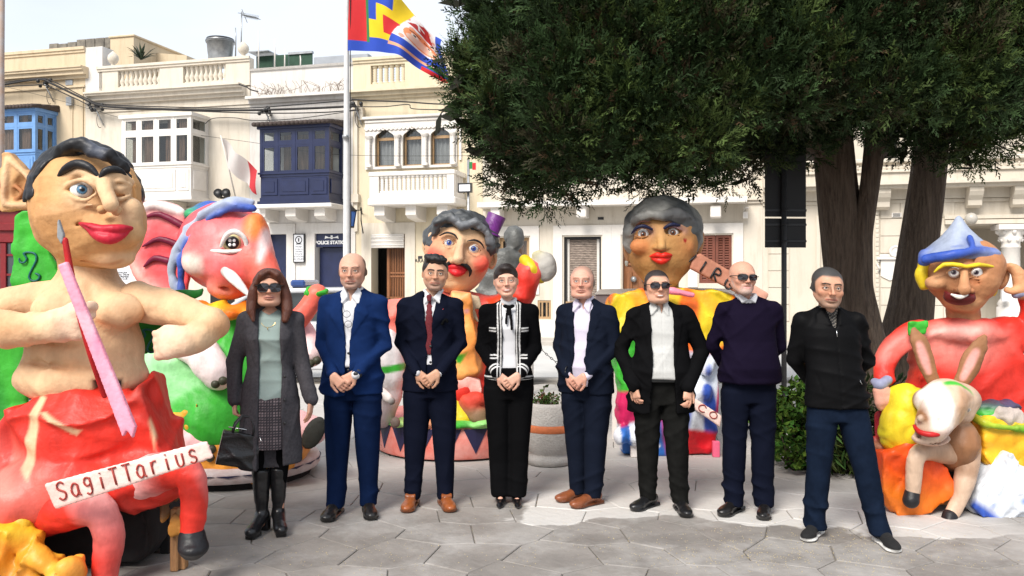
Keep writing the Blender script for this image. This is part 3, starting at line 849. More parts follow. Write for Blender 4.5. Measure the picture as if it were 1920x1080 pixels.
for (a, b, zz) in ((hp[0], hp[1], hp[3]), (hd[0], hd[1], hd[3])):
 q.box(a - .28, a, -.04, -.001, ZB, zz + .3); q.box(b, b + .28, -.04, -.001, ZB, zz + .3); q.box(a - .001, b + .001, -.039, -.001, zz, zz + .299)
C_.p(q, 'door_surround', M_white)
q = MB(); q.box(hd[0], hd[1], .2, .26, ZB, zd)
for i in range(2):
 for (a, b) in ((.1, .9), (1.05, 1.9)):
  w = (hd[1] - hd[0]) / 2; q.box(hd[0] + w * i + .08, hd[0] + w * (i + 1) - .08, .17, .2, a, b, bev=.02)
C_.p(q, 'door', M_navy)
q = MB(); q.box(hp[0], hp[1], .06, .14, fz(600, 463), zd); fl = C_.p(q, 'fanlight_sign', M_navy)
text_mesh('POLICE STATION', .135, .006, M_wtext, fl, T(((hp[0] + hp[1]) / 2, .05, fz(600, 455)), (R(90), 0, 0)), bold=.006)
q = MB()
q.box((hp[0]+hp[1])/2 - .16, (hp[0]+hp[1])/2 + .16, .045, .06, fz(600, 446.5), fz(600, 445)); q.box((hp[0]+hp[1])/2 - .03, (hp[0]+hp[1])/2 + .03, .045, .06, fz(600, 448.5), fz(600, 441.5))
for sx in (-1, 1): q.add([((hp[0]+hp[1])/2 + sx * .2, .05, fz(600, 442)), ((hp[0]+hp[1])/2 + sx * .09, .05, fz(600, 445)), ((hp[0]+hp[1])/2 + sx * .22, .05, fz(600, 448))], [(0, 1, 2)])
q.build('crest', M_wtext, fl)
q = MB(); q.box(hp[0] + .02, hp[0] + .75, .25, .3, ZB, fz(600, 464)); C_.p(q, 'door', M_navy)
q = MB(); q.box(fs(620), fs(632), .5, .52, fz(625, 508), fz(625, 488)); C_.p(q, 'poster', mat('blue poster', (0.25, 0.42, 0.62), 0.5, 0.4, 12, 0))
q = MB(); q.box(fs(552.5), fs(574), -.09, -.05, fz(563, 492.5), fz(563, 438.5)); fr = C_.p(q, 'sign_frame', M_blackm)
q = MB(); q.box(fs(554.5), fs(572), -.098, -.091, fz(563, 490.5), fz(563, 440.5)); bd = q.build('sign_board', M_signw, fr)
q = MB().tube([(fs(563.2) + .1 * math.cos(a), -.1, fz(563, 450) + .1 * math.sin(a)) for a in np.linspace(0, 6.28, 17)[:-1]], .014, 5, closed=True)
q.box(fs(563.2) - .02, fs(563.2) + .02, -.104, -.098, fz(563, 450) - .05, fz(563, 450) + .05); q.box(fs(558), fs(568.5), -.103, -.098, fz(563, 458.5), fz(563, 457))
q.build('emblem', M_btext, bd)
for j, t_ in enumerate(('PULIZIJA', 'TA MALTA', 'TARXIEN', 'POLICE', 'STATION', '24 HOURS')):
 text_mesh(t_, .055 if j < 3 else .07, .002, M_btext, bd, T((fs(563.2), -.1, fz(563, 463 + j * 4.6)), (R(90), 0, 0)))
q = MB(); rs = np.random.RandomState(2)
for i in range(70):
 x = rs.uniform(sC0 + .3, sC1 - .3); x = x if rs.rand() < .5 else rs.choice([fs(500), fs(525), fs(640), fs(598)]) + rs.normal() * .15
 h = rs.uniform(.1, .42); q.tube([(x, -.08, zt), (x + rs.normal() * .08, -.1, zt + h * .6), (x + rs.normal() * .16, -.12, zt + h)], .006, 3)
wd = C_.p(q, 'dry_weeds', mat('dry weeds', (0.12, 0.07, 0.04), 0.9, 0.3, 5, 0)); wd['kind'] = 'stuff'
# ---- D: yellow house with the three arched windows
sD0, sD1 = fs(662) + .003, fs(905)
D_ = Bld(sD0, sD1, 'pale yellow house with three arched windows over a stone balcony')
zt = fz(800, 165)
dr1 = (fs(697), fs(760), ZB, fz(730, 439))
ar = [(703, 742), (755, 793), (807, 846)]
zs, zsp, zat = fz(780, 312), fz(780, 258), fz(780, 238)
holes = [dr1] + [(fs(a), fs(b), zs, zat) for a, b in ar]
D_.wall(M_yellow, sD0, sD1, ZB, zt, holes)
zp1 = fz(760, 104)
D_.wall(M_yellow, sD0, sD1, zt + .001, zp1, [(fs(695), fs(759), zt + .2, zp1 - .22), (fs(862), fs(895), zt + .2, zp1 - .22)], 0, .25, 'parapet')
for c in [x for x in D_.root.children if x.name.startswith('room')][-2:]: bpy.data.objects.remove(c)
D_.cornice(M_yellow, sD0, sD1, zp1 - .14, [(0, .07, .04), (.07, .15, .08)], 'coping')
D_.cornice(M_yellow, sD0, sD1, zt - .12, [(-.12, -.04, .08), (-.04, .06, .18), (.06, .13, .30)])
D_.baluster_row(M_yellow, fs(695), fs(759), zt + .2, zp1 - .22, 6, .12, .1, twist=True)
pan = MB()
x0, x1 = fs(686), fs(858)
zpa, zpb = zs - .05, fz(780, 216)
def trefoil(a, b):
 c = (a + b) / 2; w = (b - a) / 2; P = []
 for t in np.linspace(math.pi, math.pi * .62, 5): P.append((c - w * .45 + w * .55 * math.cos(t), zsp + w * .55 * math.sin(t)))
 for t in np.linspace(math.pi * .95, math.pi * .05, 9): P.append((c + w * .42 * math.cos(t), zat - w * .42 + w * .42 * math.sin(t)))
 for t in np.linspace(math.pi * .38, 0, 5): P.append((c + w * .45 + w * .55 * math.cos(t), zsp + w * .55 * math.sin(t)))
 return P
import mathutils.geometry
def plate(outer, inners, y0, y1, mb):
 loops = [outer] + inners
 tris = mathutils.geometry.tessellate_polygon([[Vector((p[0], p[1], 0)) for p in l] for l in loops])
 pts = [p for l in loops for p in l]; n = len(pts)
 mb.add([(p[0], y0, p[1]) for p in pts] + [(p[0], y1, p[1]) for p in pts], [tuple(t) for t in tris] + [tuple(i + n for i in t[::-1]) for t in tris])
 o = 0
 for l in loops:
  k = len(l); mb.add([(p[0], y0, p[1]) for p in l] + [(p[0], y1, p[1]) for p in l], [(i, (i+1) % k, (i+1) % k + k, i + k) for i in range(k)])
inn = []
for a, b in ar:
 sa, sb = fs(a) + .02, fs(b) - .02
 inn.append([(sa, zs + .02)] + trefoil(sa, sb) + [(sb, zs + .02)])
plate([(x0, zpa), (x1, zpa), (x1, zpb), (x0, zpb)], inn, -.06, -.002, pan)
D_.p(pan, 'carved_panel', M_trim)
for i in range(22):
 q = MB(); x = x0 + (x1 - x0) * (i + .5) / 22; r = (x1 - x0) / 44
 q.tube([(x + r * .95 * math.cos(t), -.085, zpb - .30 + r * 1.4 * math.sin(t)) for t in np.linspace(math.pi, 2 * math.pi, 7)], .022, 5)
 D_.p(q, 'scallop', M_trim)
q = MB(); q.box(x0 - .05, x1 + .05, -.16, -.061, zpb - .08, zpb, bev=.015); q.box(x0, x1, -.10, -.061, zpb - .17, zpb - .1, bev=.01); D_.p(q, 'panel_cornice', M_trim)
for px in (695, 748.5, 800, 852):
 q = MB(); x = fs(px); q.lathe([(.09, 0), (.09, .08), (.06, .1)] + [((.065 if k % 2 else .045), .12 + k * .055) for k in range(16)] + [(.06, 1.0), (.1, 1.04), (.11, 1.12)], 10)
 D_.p(q, 'twisted_column', M_trim, None, Matrix.Translation((x, -.13, zs)) @ Matrix.Scale((zsp - zs + .08) / 1.12, 4, (0, 0, 1)))
for a, b in ar:
 D_.window(fs(a) + .02, fs(b) - .02, zs + .02, zsp + .02, M_pine, .1, .05, 1, 1, curtain=M_lace)
 D_.window(fs(a) + .02, fs(b) - .02, zsp + .02, zat, M_pine, .1, .03, 1, 1, name='fanlight', curtain=M_lace)
bd_ = .95; b0, b1 = fs(693, -bd_), fs(851, -bd_); zb0, zb1 = fz(780, 384, -bd_), fz(780, 320, -bd_)
q = MB(); q.box(b0 - .05, b1 + .05, -bd_ - .05, -.001, zb0, zb0 + .2, bev=.03); q.box(b0, b1, -bd_, -.001, zb0 + .201, zb0 + .34); D_.p(q, 'balcony_slab', M_trim)
zr = zb1 - .12
q = MB(); q.box(b0 - .03, b1 + .03, -bd_ - .03, -bd_ + .17, zr, zb1, bev=.02); q.box(b1 - .14, b1 + .03, -bd_ + .171, -.002, zr, zb1); q.box(b0 - .03, b0 + .14, -bd_ + .171, -.002, zr, zb1); D_.p(q, 'handrail', M_trim)
for (a, b, c, d) in ((b0, b0 + .26, -bd_, -bd_ + .15), (b1 - .2, b1, -bd_, -bd_ + .15)):
 q = MB(); q.box(a, b, c, d, zb0 + .341, zr - .001); D_.p(q, 'balcony_pier', M_trim)
D_.baluster_row(M_trim, b0 + .28, b1 - .2, zb0 + .341, zr, 15, -bd_ + .075, .085, twist=True)
for i in range(5):
 me = MB().box(-.05, .05, -.04, .04, 0, zr - zb0 - .342).mesh('baluster', M_trim)
 link('baluster', me, D_.root, None, D_.M @ Matrix.Translation((b1 - .07, -bd_ + .25 + i * .14, zb0 + .341)))
for px in (722, 780, 838):
 q = MB(); q.prism([(0, 0), (-.8, 0), (-.8, -.25), (-.65, -.33), (0, -.4)], -.15, .15, axis='x'); D_.p(q, 'corbel', M_trim, None, Matrix.Translation((fs(px, -.4), 0, zb0 - .002)))
q = MB()
for i in range(10):
 x = dr1[0] + .45 + (dr1[1] - dr1[0] - .55) * i / 9; q.box(x - .014, x + .014, .28, .3, .1, dr1[3] - .1)
for zz in (.1, .9, 1.0, 1.6, 1.7, dr1[3] - .12): q.box(dr1[0] + .4, dr1[1], .26, .28, zz, zz + .05)
q.box(dr1[0] + .36, dr1[0] + .44, .24, .3, ZB, dr1[3]); q.box(dr1[1] - .08, dr1[1], .24, .3, ZB, dr1[3])
D_.p(q, 'door_grille', M_wood)
q = MB(); q.box(dr1[0], dr1[1] + .02, -.03, .04, 0, .06); q.box(dr1[0], dr1[1] + .02, -.03, .04, .95, 1.0)
for i in range(3): q.box(dr1[0] + (dr1[1] - dr1[0]) * i / 2 - .02, dr1[0] + (dr1[1] - dr1[0]) * i / 2 + .04, -.026, .036, .061, .949)
D_.p(q, 'low_gate', M_pine)
q = MB()
for k in range(7): q.tube([(dr1[0] + .02, -.05 - .02 * (k % 2), dr1[3] - .03 - k * .055), (dr1[1] - .02, -.05 - .02 * (k % 2), dr1[3] - .03 - k * .055)], .035, 6)
D_.p(q, 'rolled_blind', M_trim)
q = MB()
q.box(dr1[0] - .3, dr1[0], -.04, -.001, ZB, dr1[3] + .32); q.box(dr1[1], dr1[1] + .3, -.04, -.001, ZB, dr1[3] + .32); q.box(dr1[0], dr1[1], -.039, -.001, dr1[3] + .0, dr1[3] + .319); D_.p(q, 'door_surround', M_offwhite)
q = MB(); q.box(fs(666), fs(672), -.08, -.001, 2.9, fz(668, 190)); q.box(fs(676), fs(684), -.14, -.001, fz(680, 226), fz(680, 203)); q.box(fs(662), fs(676), -.16, -.001, fz(668, 380), fz(668, 365)); D_.p(q, 'cable_box', M_offwhite)
q = MB(); q.box(fs(862), fs(866), -.06, -.001, fz(868, 300), fz(868, 150)); D_.p(q, 'pipe', M_trim)
text_mesh('CARABEL', .14, .003, M_btext, D_.root, D_.M @ T((fs(790), -.012, fz(790, 489)), (R(90), 0, 0)), name='house_name')
q = MB(); q.box(fs(784), fs(792), -.012, -.002, fz(788, 485), fz(788, 480)); D_.p(q, 'name_plate', M_btext)
# ---- E: long pale house behind the cypress
sE0, sE1 = fs(905) + .003, fs(1430)
E_ = Bld(sE0, sE1, 'long off white house behind the cypress with brown door and louvred shutters')
zt = fz(1100, 120)
zd = fz(1150, 443)
hs = [(fs(935), fs(992), fz(960, 545), zd), (fs(1057), fs(1127), fz(1090, 622), zd), (fs(1167), fs(1212), ZB, zd), (fs(1311), fs(1372), fz(1340, 531), zd), (fs(1008), fs(1033), fz(1020, 598), fz(1020, 563)),
   (fs(1080), fs(1130), fz(1100, 320), fz(1100, 200)), (fs(1330), fs(1380), fz(1350, 320), fz(1350, 200))]
E_.wall(M_offwhite, sE0, sE1, ZB, zt, hs)
E_.cornice(M_offwhite, sE0, sE1, fz(1100, 385), [(-.04, .04, .06), (.04, .12, .12)], 'string_course')
E_.cornice(M_offwhite, sE0, sE1, zt - .1, [(0, .1, .2), (.1, .2, .3)])
for i, px in enumerate((930, 1091, 1212, 1342)):
 q = MB(); q.box(fs(px, -.5) - .13, fs(px, -.5) + .13, -.6, -.13, fz(px, 408, -.5), fz(px, 386, -.5), bev=.02); E_.p(q, 'corbel', M_trim)
q = MB(); q.box(fs(905) + .05, fs(1400), -.7, -.125, fz(1091, 386, -.5) + .002, fz(1091, 386, -.5) + .14); E_.p(q, 'balcony_slab', M_trim)
E_.window(*hs[0], M_pine, .12, .09, 2, 1, curtain=M_curt)
w = E_.window(*hs[1], M_blackm, .1, .06, 1, 1, glass=False)
q = MB()
for i in range(52):
 z = hs[1][2] + .06 + (hs[1][3] - hs[1][2] - .12) * i / 52; q.box(hs[1][0] + .12, hs[1][1] - .14, .2 + .012 * (i % 2), .23 + .012 * (i % 2), z, z + .034)
q.build('bamboo_blind', mat('bamboo blind', (0.30, 0.24, 0.20), 0.8, 0.7, 9, 0.2, 60, stretch=(1, 1, 6)), w)
q = MB(); q.box(hs[1][0] + .06, hs[1][0] + .12, .18, .24, hs[1][2], hs[1][3] - .06); q.box(hs[1][1] - .14, hs[1][1] - .06, .18, .24, hs[1][2], hs[1][3] - .06); q.build('inner_frame', M_trim, w)
g = MB(); g.box(hs[1][0] + .06, hs[1][1] - .06, -.02, .04, hs[1][2], hs[1][2] + .05); g.box(hs[1][0] + .06, hs[1][1] - .06, -.02, .04, hs[1][2] + .75, hs[1][2] + .8); E_.p(g, 'low_gate', M_pine)
d = MB(); d.box(hs[2][0], hs[2][1], .2, .26, ZB, zd)
for i in range(2):
 w_ = (hs[2][1] - hs[2][0]) / 2
 for (a, b) in ((.15, .8), (.95, 1.75), (1.9, 2.45)): d.box(hs[2][0] + w_ * i + .07, hs[2][0] + w_ * (i + 1) - .07, .16, .2, a, b, bev=.02)
do = E_.p(d, 'door', M_wood)
for i in range(2):
 k = MB().lathe([(.02, 0), (.07, .02), (.08, .05), (.02, .07)], 12); k.build('door_knob', M_metal, do, T((hs[2][0] + .28 + .28 * i, .16, 1.55), (R(90), 0, 0)))
def louvre(B_, s0, s1, z0, z1, m):
 f = MB(); t = .07; mid = (s0 + s1) / 2
 for a, b in ((s0, mid - .005), (mid + .005, s1)):
  f.box(a, a + t, .04, .10, z0, z1); f.box(b - t, b, .04, .10, z0, z1); f.box(a + t, b - t, .04, .10, z0, z0 + t); f.box(a + t, b - t, .04, .10, z1 - t, z1)
  f.box((a+b)/2 - .025, (a+b)/2 + .025, .045, .095, z0 + t, z1 - t)
 w = B_.p(f, 'shutter', m)
 me = MB().box(-.5, .5, -.004, .004, -.034, .034).mesh('slat', m)
 n = int((z1 - z0 - 2 * t) / .062)
 for a, b in ((s0 + t, (s0 + mid) / 2 - .025), ((s0 + mid) / 2 + .025, mid - .005 - t), (mid + .005 + t, (s1 + mid) / 2 - .025), ((s1 + mid) / 2 + .025, s1 - t)):
  for i in range(n):
   link('slat', me, w, None, T(((a + b) / 2, .072, z0 + t + (z1 - z0 - 2 * t) * (i + .5) / n), (R(-38), 0, 0), (b - a, 1, 1)))
 return w
louvre(E_, *hs[3], M_redwood)
louvre(E_, *hs[5], M_redwood); louvre(E_, *hs[6], M_redwood)
q = MB()
for h in hs[:4]:
 q.box(h[0] - .28, h[0] - .04, -.04, -.001, max(h[2] - .1, ZB), h[3] + .3); q.box(h[1] + .04, h[1] + .28, -.04, -.001, max(h[2] - .1, ZB), h[3] + .3); q.box(h[0] - .039, h[1] + .039, -.04, -.001, h[3] + .04, h[3] + .299)
E_.p(q, 'opening_surround', M_trim)
E_.window(*hs[4], M_pine, .02, .06, 3, 1, glass=True)
q = MB(); q.box(fs(1121), fs(1132), -.012, -.001, fz(1126, 412), fz(1126, 407)); q.box(fs(1395), fs(1400), -.012, -.001, fz(1126, 412), fz(1126, 407)); E_.p(q, 'air_vent', M_blackm)
q = MB(); q.box(fs(1393), fs(1402), -.2, -.001, fz(1397, 410), fz(1397, 398)); q.tube([(fs(1395), -.02, fz(1397, 398)), (fs(1396), -.15, fz(1397, 390)), (fs(1404), -.2, fz(1397, 391))], .02, 5); E_.p(q, 'wall_lamp', M_trim)
q = MB(); q.box(sE0, sE1, -.06, -.001, ZB, .45, bev=.02); E_.p(q, 'plinth', M_trim)
# ---- F: ornate limestone house at the right
sF0, sF1 = fs(1430) + .003, fs(2150)
Fh = Bld(sF0, sF1, 'ornate limestone house at the right with balustrade, carved plaque and columned porch')
zc = fz(1800, 352)
por = (fs(1795), fs(1990), ZB, fz(1850, 422))
Fh.wall(M_stone, sF0, sF1, ZB, zc, [por], 0, .5)
bl = [c for c in Fh.root.children if c.name.startswith('room')][-1]; bpy.data.objects.remove(bl)
q = MB(); q.box(por[0] - .1, por[1] + .1, 1.8, 1.9, ZB, por[3] + .3); q.box(por[0] - .12, por[0] - .001, .501, 1.8, ZB, por[3] + .3); q.box(por[1] + .001, por[1] + .1, .501, 1.8, ZB, por[3] + .3); q.box(por[0] - .1, por[1] + .1, .501, 1.79, por[3] + .001, por[3] + .1); Fh.p(q, 'porch', M_stone)
q = MB(); q.box(fs(1835), fs(1870), 1.74, 1.799, ZB, por[3] - .25)
for (a, b) in ((.3, 1.2), (1.35, 2.3)): q.box(fs(1838), fs(1851), 1.70, 1.74, a, b, bev=.02); q.box(fs(1854), fs(1867), 1.70, 1.74, a, b, bev=.02)
Fh.p(q, 'door', M_offwhite)
Fh.cornice(M_stone, sF0 - .0, sF1, zc, [(-.34, -.26, .05), (-.25, -.02, .12), (-.02, .06, .5), (.06, .13, .62), (.13, .36, .48), (.36, .42, .54)])
zb = zc + .42
Fh.baluster_row(M_stone, fs(1440), fs(1915), zb, fz(1800, 305), 44, -.3, .1)
q = MB(); q.box(sF0, sF1, -.45, -.15, fz(1800, 305) + .001, fz(1800, 297), bev=.02); Fh.p(q, 'handrail', M_stone)
q = MB()
for px in (1430, 1930): q.box(fs(px), fs(px + 14), -.47, -.13, zb, fz(1800, 290), bev=.02)
Fh.p(q, 'balustrade_pier', M_stone)
Fh.wall(M_stone, sF0, sF1, zc + .001, fz(1800, 60), [(fs(1490), fs(1540), zb, fz(1500, 190)), (fs(1650), fs(1700), zb, fz(1500, 190))], .9, 1.3, 'upper_wall')
for px in (1652, 1822, 1905):
 q = MB(); q.prism([(0, 0), (-.46, 0), (-.46, -.10), (-.40, -.2), (-.30, -.3), (-.28, -.42), (-.12, -.48), (0, -.44)], -.15, .15, axis='x'); Fh.p(q, 'corbel', M_stone, None, Matrix.Translation((fs(px), -.001, zc - .022)))
q = MB(); q.box(fs(1770), sF1, -.14, -.001, fz(1850, 420), fz(1850, 412)); q.box(fs(1770), sF1, -.09, -.001, fz(1850, 410), fz(1850, 403)); Fh.p(q, 'architrave', M_stone)
zcap = por[3]
q = MB().lathe([(.30, 0), (.30, .9), (.26, .92), (.29, .98), (.25, 1.05), (.21, 1.1), (.195, zcap - .55), (.22, zcap - .53), (.20, zcap - .5), (.20, zcap - .42), (.27, zcap - .3), (.24, zcap - .28), (.32, zcap - .12)], 20)
q.box(-.34, .34, -.34, .34, zcap - .12, zcap - .001)
for k in range(8):
 a = k * math.pi / 4; q.lathe([(.01, -.06), (.055, -.02), (.06, .03), (.01, .07)], 6, (.27 * math.cos(a), .27 * math.sin(a), zcap - .18))
 a += .39; q.lathe([(.01, -.05), (.05, 0), (.01, .05)], 6, (.23 * math.cos(a), .23 * math.sin(a), zcap - .36))
Fh.p(q, 'column', M_trim, None, Matrix.Translation((fs(1895), -.0, 0)))
q = MB(); q.box(fs(1870), fs(1990), -.35, .4, ZB, fz(1900, 600), bev=.02); Fh.p(q, 'porch_parapet', M_stone)
rs = np.random.RandomState(8)
cnt = 0; zz = .5; r_ = 0
me_cache = {}
while zz < zc - .5:
 hgt = .42; x = fs(1434) + (.0 if r_ % 2 else -.0)
 for (xa, xb) in ((fs(1440), fs(1480)), (fs(1650), fs(1700)), (fs(1705), fs(1790))):
  if xb > por[0]: xb = por[0] - .02
  w = (xb - xa); k = max(1, round(w / .8)); off = .0 if r_ % 2 else .25
  es = [xa] + [xa + w * (i + 1 - off) / k for i in range(k)] + [xb] if off else [xa + w * i / k for i in range(k + 1)]
  for a, b in zip(es[:-1], es[1:]):
   if b - a < .08: continue
   q = MB(); q.box(a + .006, b - .006, -.022 - rs.uniform(0, .004), -.001, zz + .006, zz + hgt - .006, bev=.008); Fh.p(q, 'stone_block', M_stone); cnt += 1
 zz += hgt; r_ += 1
q = MB()
for px in (1640, 1530):
 q.box(fs(px), fs(px + 8), -.06, -.001, .5, fz(px, 405), bev=.01)
Fh.p(q, 'pilaster_strip', M_stone)
for px in (1644,):
 for k in range(26):
  q = MB(); q.box(fs(px - 3), fs(px + 3), -.075, -.06, .7 + k * .11, .77 + k * .11, bev=.01); Fh.p(q, 'carved_tooth', M_stone)
pz, ps = fz(1678, 495), fs(1678)
q = MB(); q.box(ps - .33, ps + .33, -.06, -.03, pz - .3, pz + .1, bev=.01); q.box(ps - .42, ps + .42, -.12, -.03, pz + .1, pz + .17, bev=.015); q.box(ps - .36, ps + .36, -.09, -.03, pz + .171, pz + .23, bev=.01)
q.prism([(-.32, -.3), (.32, -.3), (.12, -.4), (0, -.34), (-.12, -.4)], -.06, -.03, M=Matrix.Translation((ps, 0, pz)))
pq = Fh.p(q, 'carved_plaque', M_trim)
q = MB().lathe([(.15, 0), (.15, .03), (.11, .05), (.10, .03), (.02, .06)], 16); q.build('rosette', M_trim, pq, T((ps, -.09, pz + .3), (R(90), 0, 0)))
q = MB()
for sx in (-1, 1): q.tube([(ps + sx * .38, -.07, pz + .08), (ps + sx * .42, -.07, pz - .02), (ps + sx * .36, -.07, pz - .1), (ps + sx * .38, -.07, pz - .2)], .03, 6)
q.build('scroll', M_trim, pq)
q = MB(); q.box(fs(1671), fs(1690), -.06, -.024, fz(1680, 408), fz(1680, 399), bev=.01)
vt = Fh.p(q, 'vent_frame', M_trim)
q = MB()
for k in range(5): q.box(fs(1673.5), fs(1687.5), -.066, -.06, fz(1680, 406.5 - k * 1.4), fz(1680, 406 - k * 1.4))
q.build('vent_slot', M_dark, vt)
q = MB().lathe([(.02, -.14)] + [(.14 * math.sin(a), -.14 * math.cos(a)) for a in np.linspace(.2, 3.1, 10)], 16); gl = Fh.p(q, 'globe_lamp', mat('opal globe', (.45, .42, .37), .3, .05, 5, 0), None, Matrix.Translation((fs(1821, -.35), -.35, fz(1821, 410, -.35))))
q = MB(); q.box(fs(1869), fs(1882), -.40, -.36, fz(1876, 564), fz(1876, 545)); Fh.p(q, 'notice_plate', M_signw)
# ------------------------------------------------------------------ roof-top things behind the parapets
def fo(px, py, off): s, z = fp(px, py, off); return s, z
def thing_at(name, px, off, label, cat, zbase, group=None):
 s = fs(px, off); return empty(name, fworld(s, off, zbase), -TH, label, cat, group)
zroof = fz(300, 118, 1.5)
s0, s1 = fs(91, 3), fs(213, 3); r = thing_at('roof_wall', 91, 3, 'weathered stone wall on the roof behind the yellow house', 'wall', fz(150, 95, 3) - 1.2)
n = 7
for i in range(n):
 w = (s1 - s0) / n; h = 1.2 + (95 - (78 if i < 3 else 74)) * .0165 - .03 * (i == 1)
 for k, (za, zb) in enumerate(((0, 1.2), (1.2, h + .06))):
  q = MB(); q.box(i * w + .008, (i + 1) * w - .008, 0, .35, za + .004, zb - .004, bev=.02); q.build('stone', M_greyst, r)
s0, s1 = fs(213.5, 3), fs(258, 3); r = thing_at('roof_room', 213.5, 3, 'small cream roof room beside the weathered stone roof wall', 'roof room', zroof - 1)
z1 = fz(213, 71, 3) - zroof + 1; q = MB(); q.box(0.02, s1 - s0, -.2, 3, 0, z1 - .08); q.build('wall', M_cream, r); q = MB(); q.box(-.03, s1 - s0 + .05, -.25, 3.05, z1 - .079, z1, bev=.02); q.build('coping', M_cream, r)
s0, s1 = fs(258.5, 4), fs(350, 4); r = thing_at('roof_slab', 258.5, 4, 'low cream roof slab sloping away behind the off white parapet', 'roof', zroof - .8)
q = MB(); q.prism([(0, 0), (s1 - s0, 0), (s1 - s0, fz(350, 104, 4) - zroof + .8), (0, fz(258, 96, 4) - zroof + .8)], 0, 2); q.build('wall', M_cream, r)
r = thing_at('roof_plant', 265, 1.2, 'spiky dark green plant growing behind the off white parapet', 'plant', zp1 - .3)
q = MB(); rs = np.random.RandomState(4)
for i in range(46):
 a = rs.uniform(0, 6.28); l = rs.uniform(.3, .75); e = rs.uniform(.3, 1.4); d = np.array([math.cos(a) * math.cos(e), math.sin(a) * math.cos(e), math.sin(e)])
 sd = np.array([-math.sin(a), math.cos(a), 0]) * .03; b = np.array([0, 0, fz(265, 112, 1.2) - zp1 + .3])
 q.add([b + sd, b - sd, b + d * l * .6 - sd, b + d * l * .6 + sd, b + d * l - np.array([0, 0, .1])], [(0, 1, 2, 3), (3, 2, 4)])
q.build('leaves', mat('spiky leaf', (0.03, 0.05, 0.02), 0.6, 0.3, 5, 0), r)
zt_, zb_ = fz(413, 75, 1.0), fz(413, 106, 1.0); rad = (fs(437, 1.0) - fs(391, 1.0)) / 2
r = empty('water_tank', fworld(fs(413, 1.0), 1.0, zb_ - .3), -TH, 'grey galvanised water tank standing on the off white roof', 'water tank')
q = MB().lathe([(rad * .8, 0), (rad * .84, .35), (rad * .86, .37), (rad * .93, zt_ - zb_ + .2), (rad, zt_ - zb_ + .2), (rad * 1.02, zt_ - zb_ + .27), (rad * .9, zt_ - zb_ + .3)], 24); q.build('drum', M_metal, r)
q = MB().lathe([(rad * 1.03, zt_ - zb_ + .24), (rad * .95, zt_ - zb_ + .33), (0.02, zt_ - zb_ + .37)], 24, cap=False); q.build('lid', M_blackm, r)
zb_ = fz(451, 95, .8)
r = empty('television_aerial', fworld(fs(452, .8), .8, zb_), -TH, 'television aerial on a thin mast above the off white parapet', 'aerial')
H = fz(451, 22, .8) - zb_
q = MB().tube([(0, 0, -.1), (.02, 0, H)], .022, 6); q.build('mast', M_metal, r)
dx = fs(497, .8) - fs(452, .8)
q = MB().tube([(0, 0, H - .1), (dx, -.4, H - .38)], .012, 5)
for i in range(14):
 t = .2 + .8 * i / 13; q.tube([(dx * t, -.4 * t - .16, H - .1 - .28 * t), (dx * t, -.4 * t + .16, H - .1 - .28 * t)], .007, 4);
 q.tube([(dx * t - .03, -.4 * t, H - .16 - .28 * t), (dx * t + .03, -.4 * t, H - .02 - .28 * t)], .006, 4)
q.tube([(.02, -.2, H - .1), (.02, .2, H)], .01, 4); q.tube([(.12, -.15, H + .02), (.12, .15, H - .3)], .012, 4)
q.build('boom', M_metal, r)
for i, (px, y0, y1) in enumerate(((441.5, 52, 100), (484.5, 58, 122), (515, 73, 124), (533.5, 92, 124), (563, 104, 122))):
 zb_ = fz(px, y1, .8); r = empty('roof_pole', fworld(fs(px, .8), .8, zb_), -TH, ['thin roof pole just left of the television aerial', 'tallest white roof pole on the police station', 'thin roof pole in front of the green screens', 'short bent roof pole at the green screens', 'shortest white post between the green screens'][i], 'pole', 'thin poles standing on the roofs')
 q = MB().tube([(0, 0, -.2), (.01, 0, (fz(px, y0, .8) - zb_) * .6), (0.0, 0, fz(px, y0, .8) - zb_)], [.025, .022, .016], 6); q.build('pole_shaft', M_metal if i == 0 else M_trim, r)
zb_ = fz(530, 124, 2.0)
r = empty('green_screen', fworld(fs(480, 2.0), 2.0, zb_ - .4), -TH, 'dark green mesh screens around a terrace on the police station roof', 'screen')
pr = [(480, 512, 106), (512, 541, 104), (541, 586, 102)]
for a, b, y in pr:
 q = MB(); q.box(fs(a, 2) - fs(480, 2) + .01, fs(b, 2) - fs(480, 2) - .01, 0, .03, 0, fz(a, y, 2.0) - zb_ + .4); q.build('screen_panel', M_green, r)
q = MB()
q.box(-.1, fs(512, 2) - fs(480, 2), -.3, .6, fz(500, 101, 2) - zb_ + .4, fz(500, 99, 2) - zb_ + .4); q.box(fs(541, 2) - fs(480, 2), fs(586, 2) - fs(480, 2), -.05, .08, fz(560, 102, 2) - zb_ + .401, fz(560, 100, 2) - zb_ + .44); q.build('screen_rail', M_metal, r)
q = MB(); s0 = fs(587, 2); r = empty('roof_wall', fworld(s0, 2, zb_ - .4), -TH, 'low grey roof wall behind the flagpole', 'wall')
q.box(.02, fs(690, 2) - s0, 0, .3, 0, fz(600, 106, 2) - zb_ + .4, bev=.02); q.build('wall', mat('grey render', (0.33, 0.35, 0.38), 0.9, 0.15, 2, 0.2, 20), r)
